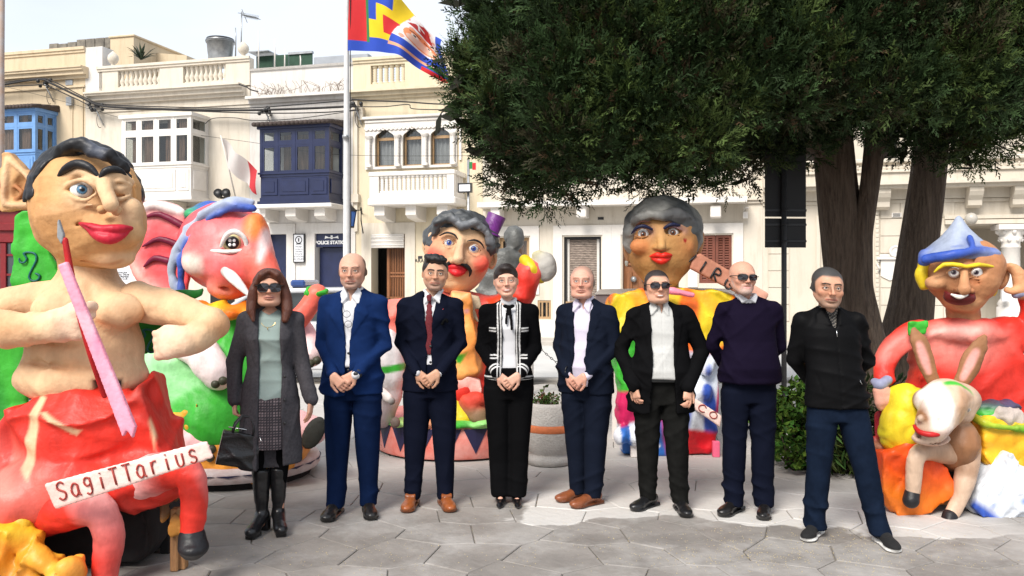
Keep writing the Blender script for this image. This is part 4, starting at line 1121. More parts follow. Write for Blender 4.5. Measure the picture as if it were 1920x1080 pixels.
# ------------------------------------------------------------------ cables strung along the fronts
def cable(pts, r, off=-.35):
 P = []
 for px, py in pts:
  s, z = fp(px, py, off); P.append(fworld(s, off, z))
 P = np.array(P); out = []
 for i in range(len(P) - 1):
  p0 = P[max(i-1, 0)]; p1 = P[i]; p2 = P[i+1]; p3 = P[min(i+2, len(P)-1)]
  for t in np.linspace(0, 1, 9)[:-1]:
   out.append(.5 * ((2*p1) + (-p0+p2)*t + (2*p0-5*p1+4*p2-p3)*t*t + (-p0+3*p1-3*p2+p3)*t**3))
 out.append(P[-1]); m = MB().tube(out, r, 5); return m
cab = [('thick black cable bundle sagging across the yellow and off white houses', [(-60, 172), (0, 160), (72, 149), (100, 158), (150, 182), (190, 198), (260, 203), (430, 207), (560, 204), (668, 199)], .035),
    ('thin black cable running just above the thick cable bundle', [(-60, 168), (0, 156), (74, 147), (105, 155), (160, 183), (200, 196), (330, 201), (450, 203), (560, 196), (668, 187)], .018),
    ('second thin cable following the thick bundle underneath', [(-60, 176), (0, 164), (60, 160), (88, 161), (140, 184), (190, 203), (300, 206), (480, 212), (600, 211), (668, 206)], .018),
    ('black cable rising from the corner pipe to the navy balcony', [(385, 232), (400, 222), (440, 221), (480, 226), (560, 222), (668, 207)], .012),
    ('black cable running right across the yellow house to the cypress', [(660, 186), (700, 189), (760, 191), (820, 195), (900, 196)], .02),
    ('slack cable hanging below the right hand cable on the yellow house', [(668, 200), (720, 200), (765, 196), (775, 204), (840, 206), (900, 207)], .014),
    ('short black cable looping down at the corner of the off white house', [(448, 158), (462, 163), (470, 168), (484, 172)], .02),
    ('thin pale wire stretched low across all the house fronts', [(-40, 150), (100, 185), (300, 240), (480, 268), (640, 290), (900, 292)], .006)]
for lb, pts, r_ in cab:
 o = cable(pts, r_).build('cable', M_cable); tag(o, lb, 'cable', 'cables strung along the house fronts')
for i, (px, py, lb) in enumerate(((84, 158, 'black cable clamp cluster on the yellow house'), (178, 202, 'black cable clamp cluster at the left corner of the off white house'), (665, 198, 'tangled cable bracket beside the flagpole'), (498, 209, 'small cable clamp above the navy balcony'))):
 s, z = fp(px, py, -.3); r = empty('cable_bracket', fworld(s, -.3, z), -TH, lb, 'cable bracket', 'brackets carrying the cables')
 rs = np.random.RandomState(i)
 for k in range(9): MB().lathe([(.02, 0), (.05, .02), (.05, .09), (.02, .11)], 7, (rs.uniform(-.25, .3), rs.uniform(-.06, .06), rs.uniform(-.12, .08))).build('insulator', M_blackm, r)
 q = MB().tube([(0, 0, 0), (.1, .25, -.5)], .022, 5); q.box(-.04, .04, 0, .29, -.04, 0); q.build('stay', M_metal, r)
 q = MB().tube([(.1 + .12 * math.cos(t), .1, -.35 + .25 * math.sin(t)) for t in np.linspace(1.2, 5, 12)], .01, 4); q.build('loop', M_cable, r)
# ------------------------------------------------------------------ people
M_skin = mat('skin', rough=0.5, var=0.05, scale=14, bump=0.05, bscale=120, vcol=True, spec=0.35)
M_skin.node_tree.nodes['Principled BSDF'].inputs['Subsurface Weight'].default_value = 0.08
M_skin.node_tree.nodes['Principled BSDF'].inputs['Subsurface Radius'].default_value = (0.02, 0.008, 0.004)
M_eye = mat('eye', rough=0.15, var=0.0, bump=0, vcol=True)
def cloth(name, c, rough=0.85, var=0.12, bump=0.25, bs=220, sheen=0.0, vcol=False, scale=7):
 return mat(name, c, rough, var, scale, bump, bs, vcol=vcol, sheen=sheen, spec=0.04, bdist=0.003)
def hairmat(name, c, c2=None, rough=0.5):
 return mat(name, c, rough, 0.35, 30, 0.7, 60, stretch=(3, .6, 1), bstretch=(4, 1, .7), col2=c2, spec=0.4, bdist=0.006)
def rings(ax, n): pass
def head_sdf(b, skin, lip=None, brow=(0.03, 0.02, 0.015), browt=.0045, stubble=None, beard=None, fat=0.0, smile=0.0, female=False, nose=1.0, mouthw=.0275, age=0.0, scalp=None, scalptype='crop'):
 """face in the head frame: x right, -y forward, z up, centre between the ears; chin -.12, crown +.12"""
 sk = skin; jw = .056 + fat * .008 - (.006 if female else 0)
 lip = lip or (skin[0] * .80, skin[1] * .50, skin[2] * .50)
 red = (skin[0] * 1.02, skin[1] * .80, skin[2] * .74)
 dk = (skin[0] * .62, skin[1] * .50, skin[2] * .45)
 U = dict(col=sk, soft=.01)
 b.ell((0, .018, .035), (.0785, .096, .084), k=.02, **U)
 b.ell((0, -.016, -.015), (.070 + fat * .005, .076, .090), k=.03, **U)
 b.ell((0, -.028, -.070), (jw, .056, .046), k=.025, **U)
 b.ell((0, -.066, -.102), (.019 + (0 if female else .004), .019, .015), k=.022, **U)
 for sx in (-1, 1):
  b.cap((sx * .054, .01, -.05), (sx * .022, -.058, -.098), .017 + fat * .004, .014, k=.025, **U)
  b.ell((sx * .043, -.064, -.026), (.020, .016, .017), k=.022, col=red, soft=.02)
  b.ell((sx * .077, .012, -.006), (.008, .018, .031), rot=(0.15, 0, sx * -.5), k=.006, col=red, soft=.006)
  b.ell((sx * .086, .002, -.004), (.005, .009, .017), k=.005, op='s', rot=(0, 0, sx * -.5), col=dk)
  if fat: b.ell((sx * .034, -.035, -.100), (.03, .03, .022), k=.03, **U)
 b.cap((-.040, -.080, .030), (.040, -.080, .030), .010, k=.022, **U)
 for sx in (-1, 1): b.ell((sx * .031, -.102, .006), (.021, .014, .013), k=.012, op='s', col=None)
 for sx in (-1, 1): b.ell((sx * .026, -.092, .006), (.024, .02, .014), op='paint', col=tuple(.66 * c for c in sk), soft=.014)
 b.cap((0, -.086, .020), (0, -.110 * nose, -.024), .0062, .0085, k=.014, **U)
 b.ell((0, -.1095 * nose, -.028), (.0105, .010, .0085), k=.008, col=red, soft=.02)
 for sx in (-1, 1):
  b.ell((sx * .0125, -.0985, -.031), (.0070, .009, .0068), k=.006, col=red, soft=.01)
  b.ell((sx * .0065, -.107 * nose, -.0385), (.0036, .005, .0025), op='paint', col=dk, soft=.003)
  b.cap((sx * .020, -.090, -.037), (sx * .036, -.080, -.064), .0030, .0028, k=.010, op='s')
 for sx in (-1, 1):
  b.chain([(sx * .0150, -.084, .003), (sx * .0235, -.0925, .0110), (sx * .036, -.0915, .0112), (sx * .0475, -.080, .003)], .0032, k=.004, col=(sk[0] * .72, sk[1] * .58, sk[2] * .52), soft=.003)
  b.chain([(sx * .0155, -.0945, .0045), (sx * .024, -.0960, .0088), (sx * .036, -.0950, .0090), (sx * .0475, -.084, .004)], .0022 if not female else .003, op='paint', col=(.03, .018, .014), soft=.0015)
  b.chain([(sx * .0165, -.085, .001), (sx * .026, -.0905, -.0060), (sx * .038, -.0880, -.0055), (sx * .046, -.080, .002)], .0030, k=.006, **U)
  b.chain([(sx * .014, -.0975, .0255), (sx * .033, -.0955, .0315), (sx * .051, -.083, .0255)], [browt * 1.2, browt * 1.15, browt * .6], op='paint', col=brow, soft=.003)
 w = mouthw; zc = -.065
 b.chain([(-w, -.0770, zc + smile), (-w * .4, -.0860, zc + .0035), (0, -.0875, zc + .0020), (w * .4, -.0860, zc + .0035), (w, -.0770, zc + smile)], [.002, .0044, .0040, .0044, .002], k=.012, col=lip, soft=.003)
 b.chain([(-w * .9, -.0785, zc - .003 + smile), (-w * .4, -.0850, zc - .0065), (w * .4, -.0850, zc - .0065), (w * .9, -.0785, zc - .003 + smile)], [.002, .0048, .0048, .002], k=.012, col=lip, soft=.003)
 if smile > .003:
  b.chain([(-w * .9, -.0825, zc + smile - .002), (-w * .4, -.0925, zc - .002), (w * .4, -.0925, zc - .002), (w * .9, -.0825, zc + smile - .002)], [.0008, .0036, .0036, .0008], op='paint', col=(.72, .68, .64), soft=.0015)
  for sx in (-1, 1): b.cap((sx * (w + .004), -.090, zc + smile + .004), (sx * (w + .002), -.09, zc + smile - .004), .003, .002, k=.006, op='s')
 else:
  b.chain([(-w * 1.05, -.0835, zc + smile - .001), (-w * .5, -.0925, zc - .0015), (w * .5, -.0925, zc - .0015), (w * 1.05, -.0835, zc + smile - .001)], [.001, .0034, .0034, .001], k=.002, op='s', col=(.10, .03, .03), soft=.003)
 b.ell((0, -.084, -.085), (.02, .008, .004), k=.01, op='s')
 if age:
  for q in (.052, .064, .076): b.chain([(-.035, -.0885 + (q - .05) * .35, q), (0, -.0935 + (q - .05) * .35, q + .002), (.035, -.0885 + (q - .05) * .35, q)], .0016, k=.005, op='s')
 if scalp is not None:
  if scalptype == 'thin': fs_ = lambda x, y, z: np.maximum(.058 - z, -.05 - y); b._a(fs_, (-.1, -.12, -.06), (.1, .13, .13), None, 'paint', tuple(.5 * q + .5 * w for q, w in zip(scalp, sk)), .02)
  if scalptype == 'crop': fs_ = lambda x, y, z: np.maximum(.072 - np.abs(x) * .15 - z, -.075 - y) if False else np.minimum(np.maximum(.070 - z, -1.0), np.maximum(-.030 - y + np.maximum(z - .03, 0) * -.6, -.035 - z))
  else: fs_ = lambda x, y, z: np.maximum(np.maximum(-.012 - y, z - .075), -.05 - z)
  b._a(fs_, (-.1, -.12, -.06), (.1, .13, .13), None, 'paint', scalp, .014)
 if stubble is not None:
  b.ell((0, -.056, -.088), (.064, .07, .040), op='paint', col=stubble, soft=.03)
  b.chain([(-w, -.085, zc), (0, -.09, zc), (w, -.085, zc)], .0055, op='paint', col=lip, soft=.004)
 if smile <= .003: b.chain([(-w, -.082, zc + smile), (-w * .5, -.0905, zc - .001), (w * .5, -.0905, zc - .001), (w, -.082, zc + smile)], [.0012, .0028, .0028, .0012], op='paint', col=(.13, .045, .04), soft=.0015)
 if beard is not None:
  b.ell((0, -.066, -.097), (.034, .034, .026), k=.02, col=beard, soft=.006)
  b.chain([(-.030, -.079, -.080), (-.028, -.084, -.054), (0, -.0945, -.047), (.028, -.084, -.054), (.030, -.079, -.080)], .0050, k=.008, col=beard, soft=.004)
  b.chain([(-w * .8, -.090, zc - .004), (0, -.096, zc - .006), (w * .8, -.090, zc - .004)], .0055, op='paint', col=(.6, .3, .27), soft=.004)
  for sx in (-1, 1): b.chain([(sx * .07, -.01, -.02), (sx * .062, -.03, -.06), (sx * .04, -.055, -.09)], .008, k=.015, op='paint', col=tuple(x * .5 + y * .5 for x, y in zip(beard, sk)), soft=.012)
def hand_sdf(b, w, d, n, ts, col, curl=.5, s=1.0, spread=1.0, thumb=1.0):
 """wrist, direction of the fingers, back-of-hand normal, side of the thumb (+1/-1 along d x n)"""
 w = np.array(w, float); d = unit(d); n = np.array(n, float); n = unit(n - d * np.dot(n, d)); t = np.cross(d, n)
 red = (col[0] * 1.0, col[1] * .8, col[2] * .76)
 U = dict(col=col, soft=.01)
 for q in (-1.2, -.4, .4, 1.2):
  b.cap(w + d * .012 * s + t * q * .012 * s, w + d * .082 * s + t * q * .019 * s, .0135 * s, .0115 * s, k=.012, **U)
 L = [.070, .079, .073, .058];
 for i, q in enumerate((1.5, .5, -.5, -1.5)):
  qq = q * ts; l = L[i] * s
  p0 = w + d * .085 * s + t * qq * .0195 * s
  a1, a2, a3 = curl * .8, curl * 1.7, curl * 2.3
  sp = t * qq * .05 * spread
  e1 = unit(d * math.cos(a1) - n * math.sin(a1) + sp); e2 = unit(d * math.cos(a2) - n * math.sin(a2) + sp * .6); e3 = unit(d * math.cos(a3) - n * math.sin(a3))
  p1 = p0 + e1 * l * .48; p2 = p1 + e2 * l * .32; p3 = p2 + e3 * l * .24
  r = (.0088, .0092, .0088, .0078)[i] * s
  b.cap(p0, p1, r, r * .95, k=.004, **U); b.cap(p1, p2, r * .95, r * .85, k=.003, col=red, soft=.02); b.cap(p2, p3, r * .85, r * .7, k=.003, **U)
 q0 = w + d * .025 * s + t * ts * .024 * s; q1 = q0 + unit(d * .75 + t * ts * .75 * thumb - n * .25) * .038 * s; q2 = q1 + unit(d * .95 + t * ts * .25 * thumb - n * .4 * curl) * .034 * s
 q3 = q2 + unit(d + t * ts * .05 - n * .3 * curl) * .022 * s
 b.cap(q0, q1, .0145 * s, .0115 * s, k=.012, **U); b.cap(q1, q2, .0115 * s, .0095 * s, k=.004, **U); b.cap(q2, q3, .0095 * s, .0075 * s, k=.003, **U)
ARM = {
 'clasp': dict(e=(.206, .02, 1.125), w=(.078, -.170, .955)),
 'behind': dict(e=(.226, .075, 1.135), w=(.10, .19, .97)),
 'hang': dict(e=(.205, .03, 1.12), w=(.262, -.03, .865)),
 'front_low': dict(e=(.275, .03, 1.125), w=(.205, -.13, .90)),
}
def person(P):
 """P: dictionary of looks; builds an Empty with body, clothes, hair, shoes under it"""
 px, Y, H = P['px'], P['Y'], P['H']
 S = H / 1.75 * 1.012
 X = (px - 960) * Y / F_PX
 root = empty('person', (X, Y, 0), P.get('rz', 0), P['label'], 'person', P.get('group', 'people standing in a row'))
 root.scale = (S, S, S)
 wd = P.get('wide', 1.0); belly = P.get('belly', 0.0); fem = P.get('female', False)
 sh = .184 * (0.9 if fem else 1.0) * P.get('shoulder', 1.0)
 arms = P['arms'] if isinstance(P['arms'], (list, tuple)) else (P['arms'], P['arms'])
 A = []
 for sx, a in zip((-1, 1), arms):
  a = ARM[a] if isinstance(a, str) else a
  e = np.array(a['e']) * (1, 1, 1); w = np.array(a['w'])
  e = np.array([sx * e[0] * (wd if e[0] > .2 else 1) * (0.93 if fem else 1), e[1], e[2]]); w = np.array([sx * w[0] * (wd if w[0] > .2 else 1), w[1] - belly * .6 * (w[1] < 0), w[2]])
  A.append((np.array([sx * sh * (1 + (wd - 1) * .7), .005, 1.388]), e, w, a, sx))
 hx, hy, hz = P.get('head', (0, 0, 0)); hr = P.get('headrot', (0, 0, 0))
 HM = T((hx, -.024 + hy, 1.610 + hz), hr, tuple(P.get('hs', 1.0) * q for q in (1.06, 1.04, .95)))
 # ---------------- body
 b = SDF(.03); sk = tuple(a * b_ for a, b_ in zip(P['skin'], (.94, .88, .80))); b.col = sk
 F1, F2 = P['feet']      # ((x,y,rz),(x,y,rz))
 b.cap((hx * .5, .02, 1.44), (hx * .9, .012 + hy * .7, 1.56), .055 if not fem else .044, .050 if not fem else .041, k=.03, col=tuple(c * .93 for c in sk))
 b.loft([(.86, 0, .01, .12, .08), (1.0, 0, .0, .11, .075), (1.2, 0, 0, .125 * wd, .08), (1.38, 0, .01, .13, .075), (1.46, 0, .015, .07, .05)], k=.03)
 for s0_, e, w, a, sx in A:
  b.cap(s0_ - (sx * .02, 0, 0), e, .038, .033, k=.02); b.cap(e, w, .033, .0245, k=.02, col=sk)
 for (fx, fy, fr), sx in ((F1, -1), (F2, 1)):
  kx = sx * .089 + (fx - sx * .089) * .41; ky = .008 + fy * .41; b.cap((sx * .075, .01, .86), (kx, ky, .48), .058, .040, k=.02); b.cap((kx, ky, .48), (fx, fy + .015, .07), .040, .027, k=.02)
  b.cap((fx, fy + .01, .055), (fx + math.sin(fr) * .07, fy + .01 - .07, .045), .024, .02, k=.02)
 hp = P.get('hands', 'clasp')
 if hp == 'clasp':
  (_, _, wl_, _, _), (_, _, wr_, _, _) = A
  hand_sdf(b, wl_ + (0.004, -.004, -.006), (.72, -.06, -.62), (-.15, -1, .05), 1, sk, .55, .98)
  hand_sdf(b, wr_ + (-.004, -.034, .0), (-.74, -.02, -.60), (.1, -1, .1), -1, sk, .62, .98)
 elif hp == 'clasp2':
  (_, _, wl_, _, _), (_, _, wr_, _, _) = A
  hand_sdf(b, wl_ + (0.004, -.034, -.006), (.66, -.02, -.70), (-.1, -1, .05), 1, sk, .6, .98)
  hand_sdf(b, wr_ + (-.004, -.004, .0), (-.78, -.06, -.50), (.1, -1, .1), -1, sk, .5, .98)
 else:
  for (s0_, e, w, a, sx), h in zip(A, hp):
   if h is None:
    hand_sdf(b, w, (-sx * .6, .2, -.75), (0, 1, 0), sx, sk, .5)
   else: hand_sdf(b, w, h[0], h[1], h[2], sk, h[3], .97)
 b.fr = HM
 head_sdf(b, sk, **P.get('face', {}))
 b.fr = None
 for f in P.get('bodypaint', []): f(b)
 hz0 = 1.610 + hz
 wz = [w[2] for _, _, w, _, _ in A]
 fz_ = [(min(wz) - .15, max(wz) + .01, .0062), (hz0 - .13, hz0 + .13, .0040)]
 b.build('body', .024, M_skin, root, fine={2: fz_, 0: [(hx - .09, hx + .09, .0044)] + ([(-.34, -.17, .007), (.17, .34, .007)] if hp not in ('clasp', 'clasp2') and hp[0] is not None else []), 1: [(-.25 - belly * .6, -.045, .0056), (-.045, .12, .012)]}, smooth=0)
 hm = empty('head_pivot', (0, 0, 0)); bpy.data.objects.remove(hm)
 # ---------------- eyes
 if not P.get('noeyes'):
  for sx in (-1, 1):
   e = SDF(.001); e.ell((0, 0, 0), .0118, col=(.75, .73, .7)); e.ell((0, -.012, 0), .0055, op='paint', col=P.get('iris', (.08, .045, .02)), soft=.001); e.ell((0, -.0125, 0), .0025, op='paint', col=(.01, .01, .01), soft=.001)
   e.build('eye', .0022, M_eye, root, HM @ T((sx * .031, -.0795, .0035)), pad=.005)
 P['fn'](root, P, A, HM)
 ln = P.get('lean', 0.0)
 if ln:
  for o in root.children:
   if o.location.length < 1e-6:
    me = o.data; n = len(me.vertices); c = np.empty(n * 3, np.float32); me.vertices.foreach_get('co', c); c = c.reshape(-1, 3)
    c[:, 0] += ln * np.maximum(c[:, 2] - .80, 0); me.vertices.foreach_set('co', c.ravel()); me.update()
   elif o.location.z > .8: o.location.x += ln * (o.location.z - .80)
 return root
# ---- clothes ---------------------------------------------------------------
def sleeves(j, A, r0=.056, r1=.045, r2=.037, short=.0, k=.03, col=None):
 for s0_, e, w, a, sx in A:
  w2 = w - unit(w - e) * short
  j.cap(s0_ + (-sx * .01, 0, 0), e, r0, r1, k=k, col=col); j.cap(e, w2, r1, r2, k=.012, col=col)
def torso_secs(P, z0, off=0.0, hem=None):
 wd = P.get('wide', 1.0); bl = P.get('belly', 0.0); f = P.get('female', False)
 if f: S_ = [(.70, .180, .115, 0), (.80, .180, .115, 0), (.90, .174, .112, 0), (1.0, .156, .10, 0), (1.08, .132, .093, 0), (1.18, .138, .10, -.005), (1.27, .152, .118, -.01), (1.34, .152, .105, 0), (1.40, .135, .082, .008), (1.44, .095, .066, .015), (1.475, .055, .05, .015)]
 else: S_ = [(.70, .200, .122, 0), (.80, .197, .122, 0), (.90, .188, .120, 0), (1.0, .170, .115, 0), (1.08, .156, .110, 0), (1.18, .162, .112, 0), (1.30, .174, .116, 0), (1.36, .168, .106, .005), (1.405, .138, .088, .01), (1.44, .096, .072, .012), (1.485, .058, .056, .012)]
 out = []
 for z, rx, ry, cy in S_:
  if z < z0 - .01: continue
  g = math.exp(-((z - 1.02) / .14)**2) * bl
  w_ = wd if z < 1.40 else 1 + (wd - 1) * .5
  out.append((z, 0, cy - g * .75, rx * w_ + off + g * .5, ry * (1 + (wd - 1) * .6) + off + g * .6))
 if out[0][0] > z0 + .005: z, cx, cy, rx, ry = out[0]; out.insert(0, (z0, cx, cy, rx, ry))
 return out
def interp_sec(S_, z):
 S_ = np.array(S_); return [np.interp(z, S_[:, 0], S_[:, i]) for i in (1, 2, 3, 4)]
def collar_ring(j, z=1.475, r=.012, rx=.062, ry=.06, cy=.008, drop=.035, col=None, gap=.012, hx=0):
 pts = []
 for t in np.linspace(-math.pi * .5 + .2, math.pi * 1.5 - .2, 15):
  pts.append((hx + rx * math.cos(t), cy + ry * math.sin(t), z - drop * max(0, -math.sin(t))**1.5))
 j.chain(pts, r, k=.008, col=col)
def shirt(root, P, A, m, tie=None, collar=True, z0=.95, cuffs=True, col=None, open_neck=False, off=.0):
 s = SDF(.02); secs = torso_secs(P, z0, -.014 + off)
 s.loft(secs, 2.3, col=col)
 hx = P.get('head', (0, 0, 0))[0] * .6
 if collar:
  collar_ring(s, 1.497, .011, .062, .058, .004, .05, hx=hx)
  for sx in (-1, 1):
   fl = [(sx * .004, 1.446), (sx * .060, 1.50), (sx * .066, 1.475), (sx * .046, 1.405)] if not open_neck else [(sx * .012, 1.44), (sx * .058, 1.505), (sx * .078, 1.46), (sx * .055, 1.385)]
   s.poly(fl, -.098 - P.get('belly', 0) * .1, -.03, k=.01, off=.002, rot=(-.28, 0, sx * .18), c=(hx, -.012 - .40 * .0, 0)) if False else s.poly([(a, c - 1.44) for a, c in fl], -.012, .012, k=.006, off=.002, rot=(-.35, 0, sx * .42), c=(hx, -.080, 1.44))
 if open_neck: s.poly([(-.028, 1.56), (.028, 1.56), (0, 1.40)], -.3, -.035, k=.006, op='s')
 if cuffs:
  for s0_, e, w, a, sx in A: s.cap(w - unit(w - e) * .01, w + unit(w - e) * .010, .031, .031, k=.005)
 s.folds(.0035, 3, 4, vert=.3)
 s.poly([(-.0015, .9), (.0015, .9), (.0015, 1.45), (-.0015, 1.45)], -.4, 0, k=.004, op='d')
 o = s.build('shirt', .010, m, root, fine={0: [(-.09, .09, .005)]}, smooth=0)
 bs_ = torso_secs(P, z0, -.014 + off)
 if tie is not None:
  t = SDF(.006)
  S2 = np.array(bs_)
  zz = np.linspace(1.09, 1.425, 10); pts = []
  for a, c in zip(zz[:-1], zz[1:]):
   cy1, ry1 = interp_sec(bs_, a)[1], interp_sec(bs_, a)[3]; cy2, ry2 = interp_sec(bs_, c)[1], interp_sec(bs_, c)[3]
   w1 = .034 - .020 * (a - 1.09) / .335; w2 = .034 - .020 * (c - 1.09) / .335
   t.cap((0, cy1 - ry1 - .003, a), (0, cy2 - ry2 - .003, c), w1, w2, flat=(1, .22, 1), k=.004)
  t.cap((0, -.092, 1.43), (0, -.088, 1.455), .014, .020, k=.01, flat=(1, .6, .7))
  t.build('tie', .0045, tie, root, smooth=0)
 return o
def suit_jacket(root, P, A, m, z0=.80, vtop=.062, vbot=1.12, openx=0.0, lapel=.052, button=True, pockets=True, seed=1, closed=True, shift=0.0, mb=None, lap=True, sleeve=.0, r=(.056, .045, .037), name='jacket', off=.0, hemflare=0.0, gapbot=.045, hmesh=.0092):
 j = SDF(.03); secs = torso_secs(P, z0, .004 + off)
 if hemflare: secs = [(z, cx, cy, rx + hemflare * max(0, (1.0 - z)) , ry + hemflare * .6 * max(0, 1.0 - z)) for z, cx, cy, rx, ry in secs]
 j.loft(secs, 2.3); sleeves(j, A, *r, short=sleeve)
 for s0_, e, w, a, sx in A: j.cap((sx * .055, .018, 1.468), s0_ + (sx * -.03, .0, .008), .022, .046, k=.035)
 x = shift
 j.poly([(x - vtop, 1.56), (x + vtop, 1.56), (x + .05 * .0 + openx + .006, vbot), (x + openx * 1.2 + gapbot, z0 - .05), (x - openx * 1.2 - gapbot * .6, z0 - .05), (x - openx - .006, vbot - .0)], -.5, -.035, k=.006, op='s')
 if lap:
  for sx in (-1, 1):
   e = x + sx * vtop; q = x + sx * openx
   j.poly([(q, vbot), (e, 1.53), (e + sx * lapel * .95, 1.46), (e + sx * lapel * 1.25, 1.385), (e + sx * lapel * .75, 1.375), (e + sx * lapel * 1.2, 1.335), (q + sx * lapel * .55, vbot + .09)], -.5, -.02, k=.006, op='r')
 if pockets:
  for sx in (-1, 1): j.poly([(sx * .075, .925), (sx * .155, .935), (sx * .155, .975), (sx * .075, .965)], -.5, 0, k=.003, op='r')
  j.poly([(.085, 1.26), (.14, 1.275), (.14, 1.285), (.085, 1.27)], -.5, 0, k=.0035, op='d')
 j.noise(.006, (5, 5, 11), 21 + seed); j.folds(.0055, 31 + seed)
 j.ell((0, .0, 1.545), (.064, .062, .085), op='s', k=.006)
 o = j.build(name, hmesh, m, root, smooth=0)
 if button:
  bs_ = torso_secs(P, z0, .004 + off)
  for zb in (vbot - .012, vbot - .12):
   cx, cy, rx, ry = interp_sec(bs_, zb)
   q = SDF(.001); q.ell((x + .012, cy - ry - .004, zb), (.010, .004, .010)); q.build('button', .003, mb or M_blackm, root, pad=.006)
 return o
def trousers(root, P, m, zt=1.0, taper=1.0, seed=1, flare=0.0, name='trousers', fit=1.0, fold=1.0, crease=False):
 F1, F2 = P['feet']; wd = P.get('wide', 1.0) * fit; fem = P.get('female', False)
 t = SDF(.03); bl = P.get('belly', 0)
 hw = .172 if not fem else .178
 t.loft([(.755, 0, .008, hw * wd, .108), (.84, 0, .006, (hw + .006) * wd, .116), (.92, 0, .004, (hw + .002) * wd, .112 + bl * .2), (zt, 0, 0, (hw - .012) * wd, .104 + bl * .4)], 2.4, k=.04)
 for (fx, fy, fr), sx in ((F1, -1), (F2, 1)):
  c = lambda z: (sx * .089 * wd + (fx - sx * .089 * wd) * (1 - np.clip(z / .82, 0, 1)), .008 + (fy + .012 - .008) * (1 - np.clip(z / .82, 0, 1)))
  sec = [(.052, .057 * taper + flare, .070 * taper + flare), (.07, .058 * taper + flare, .070 * taper + flare), (.16, .064 * taper + flare * .8, .072 * taper + flare * .8), (.30, .070 * taper + flare * .3, .076 * taper), (.46, .079, .084), (.60, .088, .094), (.72, .095, .108), (.84, .092, .110)]
  t.loft([(z, c(z)[0], c(z)[1] + (.012 if z < .4 and z > .1 else 0), rx * (1 + (wd - 1) * .7), ry * (1 + (wd - 1) * .5)) for z, rx, ry in sec], 2.2, k=.02, edge=.008)
 t.noise(.003 * fold, (9, 9, 30), 41 + seed, (-.02, .34)); t.noise(.003 * fold, (6, 6, 24), 51 + seed, (.36, .62)); t.noise(.005, (12, 8, 20), 61 + seed, (.66, .95)); t.noise(.004, (4, 4, 7), 71 + seed)
 t.folds(.0055 * fold, 81 + seed, 4, (40, 70), tilt=.9, zr=(-.12, .34)); t.folds(.0035 * fold, 91 + seed, 3, tilt=1.1, zr=(.38, .95)); t.folds(.0032, 95 + seed, 3, (24, 40), tilt=.3, vert=1.0)
 t.poly([(-.002, .82), (.002, .82), (.002, .99), (-.002, .99)], -.4, 0, k=.003, op='d')
 return t.build(name, .0098, m, root, smooth=0)
def shoe_pair(root, P, m, kind='dress'):
 for (fx, fy, fr), sx in zip(P['feet'], (-1, 1)):
  s = SDF(.012); c = P.get('shoecol', (.02, .02, .02))
  if kind == 'pump':
   s.cap((0, -.03, .03), (0, -.13, .018), .028, .016, k=.02, flat=(1.15, 1, .8), col=c); s.cap((0, -.13, .016), (0, -.17, .012), .016, .007, k=.02, col=c)
   s.cap((0, .05, .065), (0, -.03, .028), .026, .024, k=.02, flat=(1, 1, .6), col=c); s.ell((0, .055, .072), (.028, .03, .03), k=.01, col=c); s.ell((0, .01, .10), (.024, .07, .045), op='s', k=.006)
   s.cap((0, .078, .06), (0, .085, 0), .012, .006, k=.006, col=c)
  elif kind == 'boot':
   s.cap((0, .02, .10), (0, -.09, .05), .040, .036, k=.03, col=c); s.ell((0, -.12, .042), (.042, .058, .034), k=.02, col=c)
   s.loft([(.07, 0, .035, .036, .045), (.14, 0, .02, .036, .043), (.22, 0, .012, .043, .05), (.34, 0, .012, .054, .062), (.385, 0, .01, .056, .062)], k=.02, col=c)
   s.box((0, -.10, .012), (.031, .055, .013), r=.008, k=.006, col=c); s.box((0, .062, .04), (.028, .028, .045), r=.008, k=.01, col=c)
   s.noise(.004, (8, 8, 40), 5, (.08, .36)); s.ridge(.0018, (14, 14, 40), 6)
  else:
   sole = (.70, .69, .66) if kind == 'sneaker' else tuple(x * .35 for x in c)
   s.cap((0, .05, .055), (0, .02, .07), .036, .038, k=.02, col=c); s.cap((0, .02, .062), (0, -.10, .036), .038, .034, k=.02, col=c, flat=(1.0, 1, .9))
   s.ell((0, -.125, .032), (.041, .062, .026), k=.02, col=c)
   s.box((0, .058, .012), (.034, .035, .014), r=.008, k=.004, col=sole, soft=.002)
   s.chain([(0, .05, .011), (0, -.02, .011), (0, -.125, .013)], [.034, .036, .042], flat=(1.06, 1.12, .32), k=.003, col=sole, soft=.002)
   if kind == 'sneaker': s._a(lambda x, y, z: z - .024, (-.1, -.3, -.1), (.1, .3, .03), None, 'paint', sole, .004); s._a(lambda x, y, z: .026 - z, (-.1, -.3, .0), (.1, .3, .2), None, 'paint', c, .003)
   s.ell((0, .02, .115), (.022, .035, .03), op='s', k=.01)
   if kind != 'sneaker':
    for q in range(4): s.cap((-.016, -.03 - q * .016, .092 - q * .009), (.016, -.03 - q * .016, .092 - q * .009), .0028, k=.002, col=tuple(x * .4 for x in c), soft=.003)
   if kind == 'loafer': s.box((0, -.045, .078), (.034, .014, .012), (.5, 0, 0), r=.006, k=.004, col=c)
   s.ridge(.0012, (40, 60, 20), 4)
  hh = .0055
  s.build('boot' if kind == 'boot' else 'shoe', hh, m, root, T((fx, fy, 0), (0, 0, fr), 1.08), smooth=0, clipz=-.002 - hh)
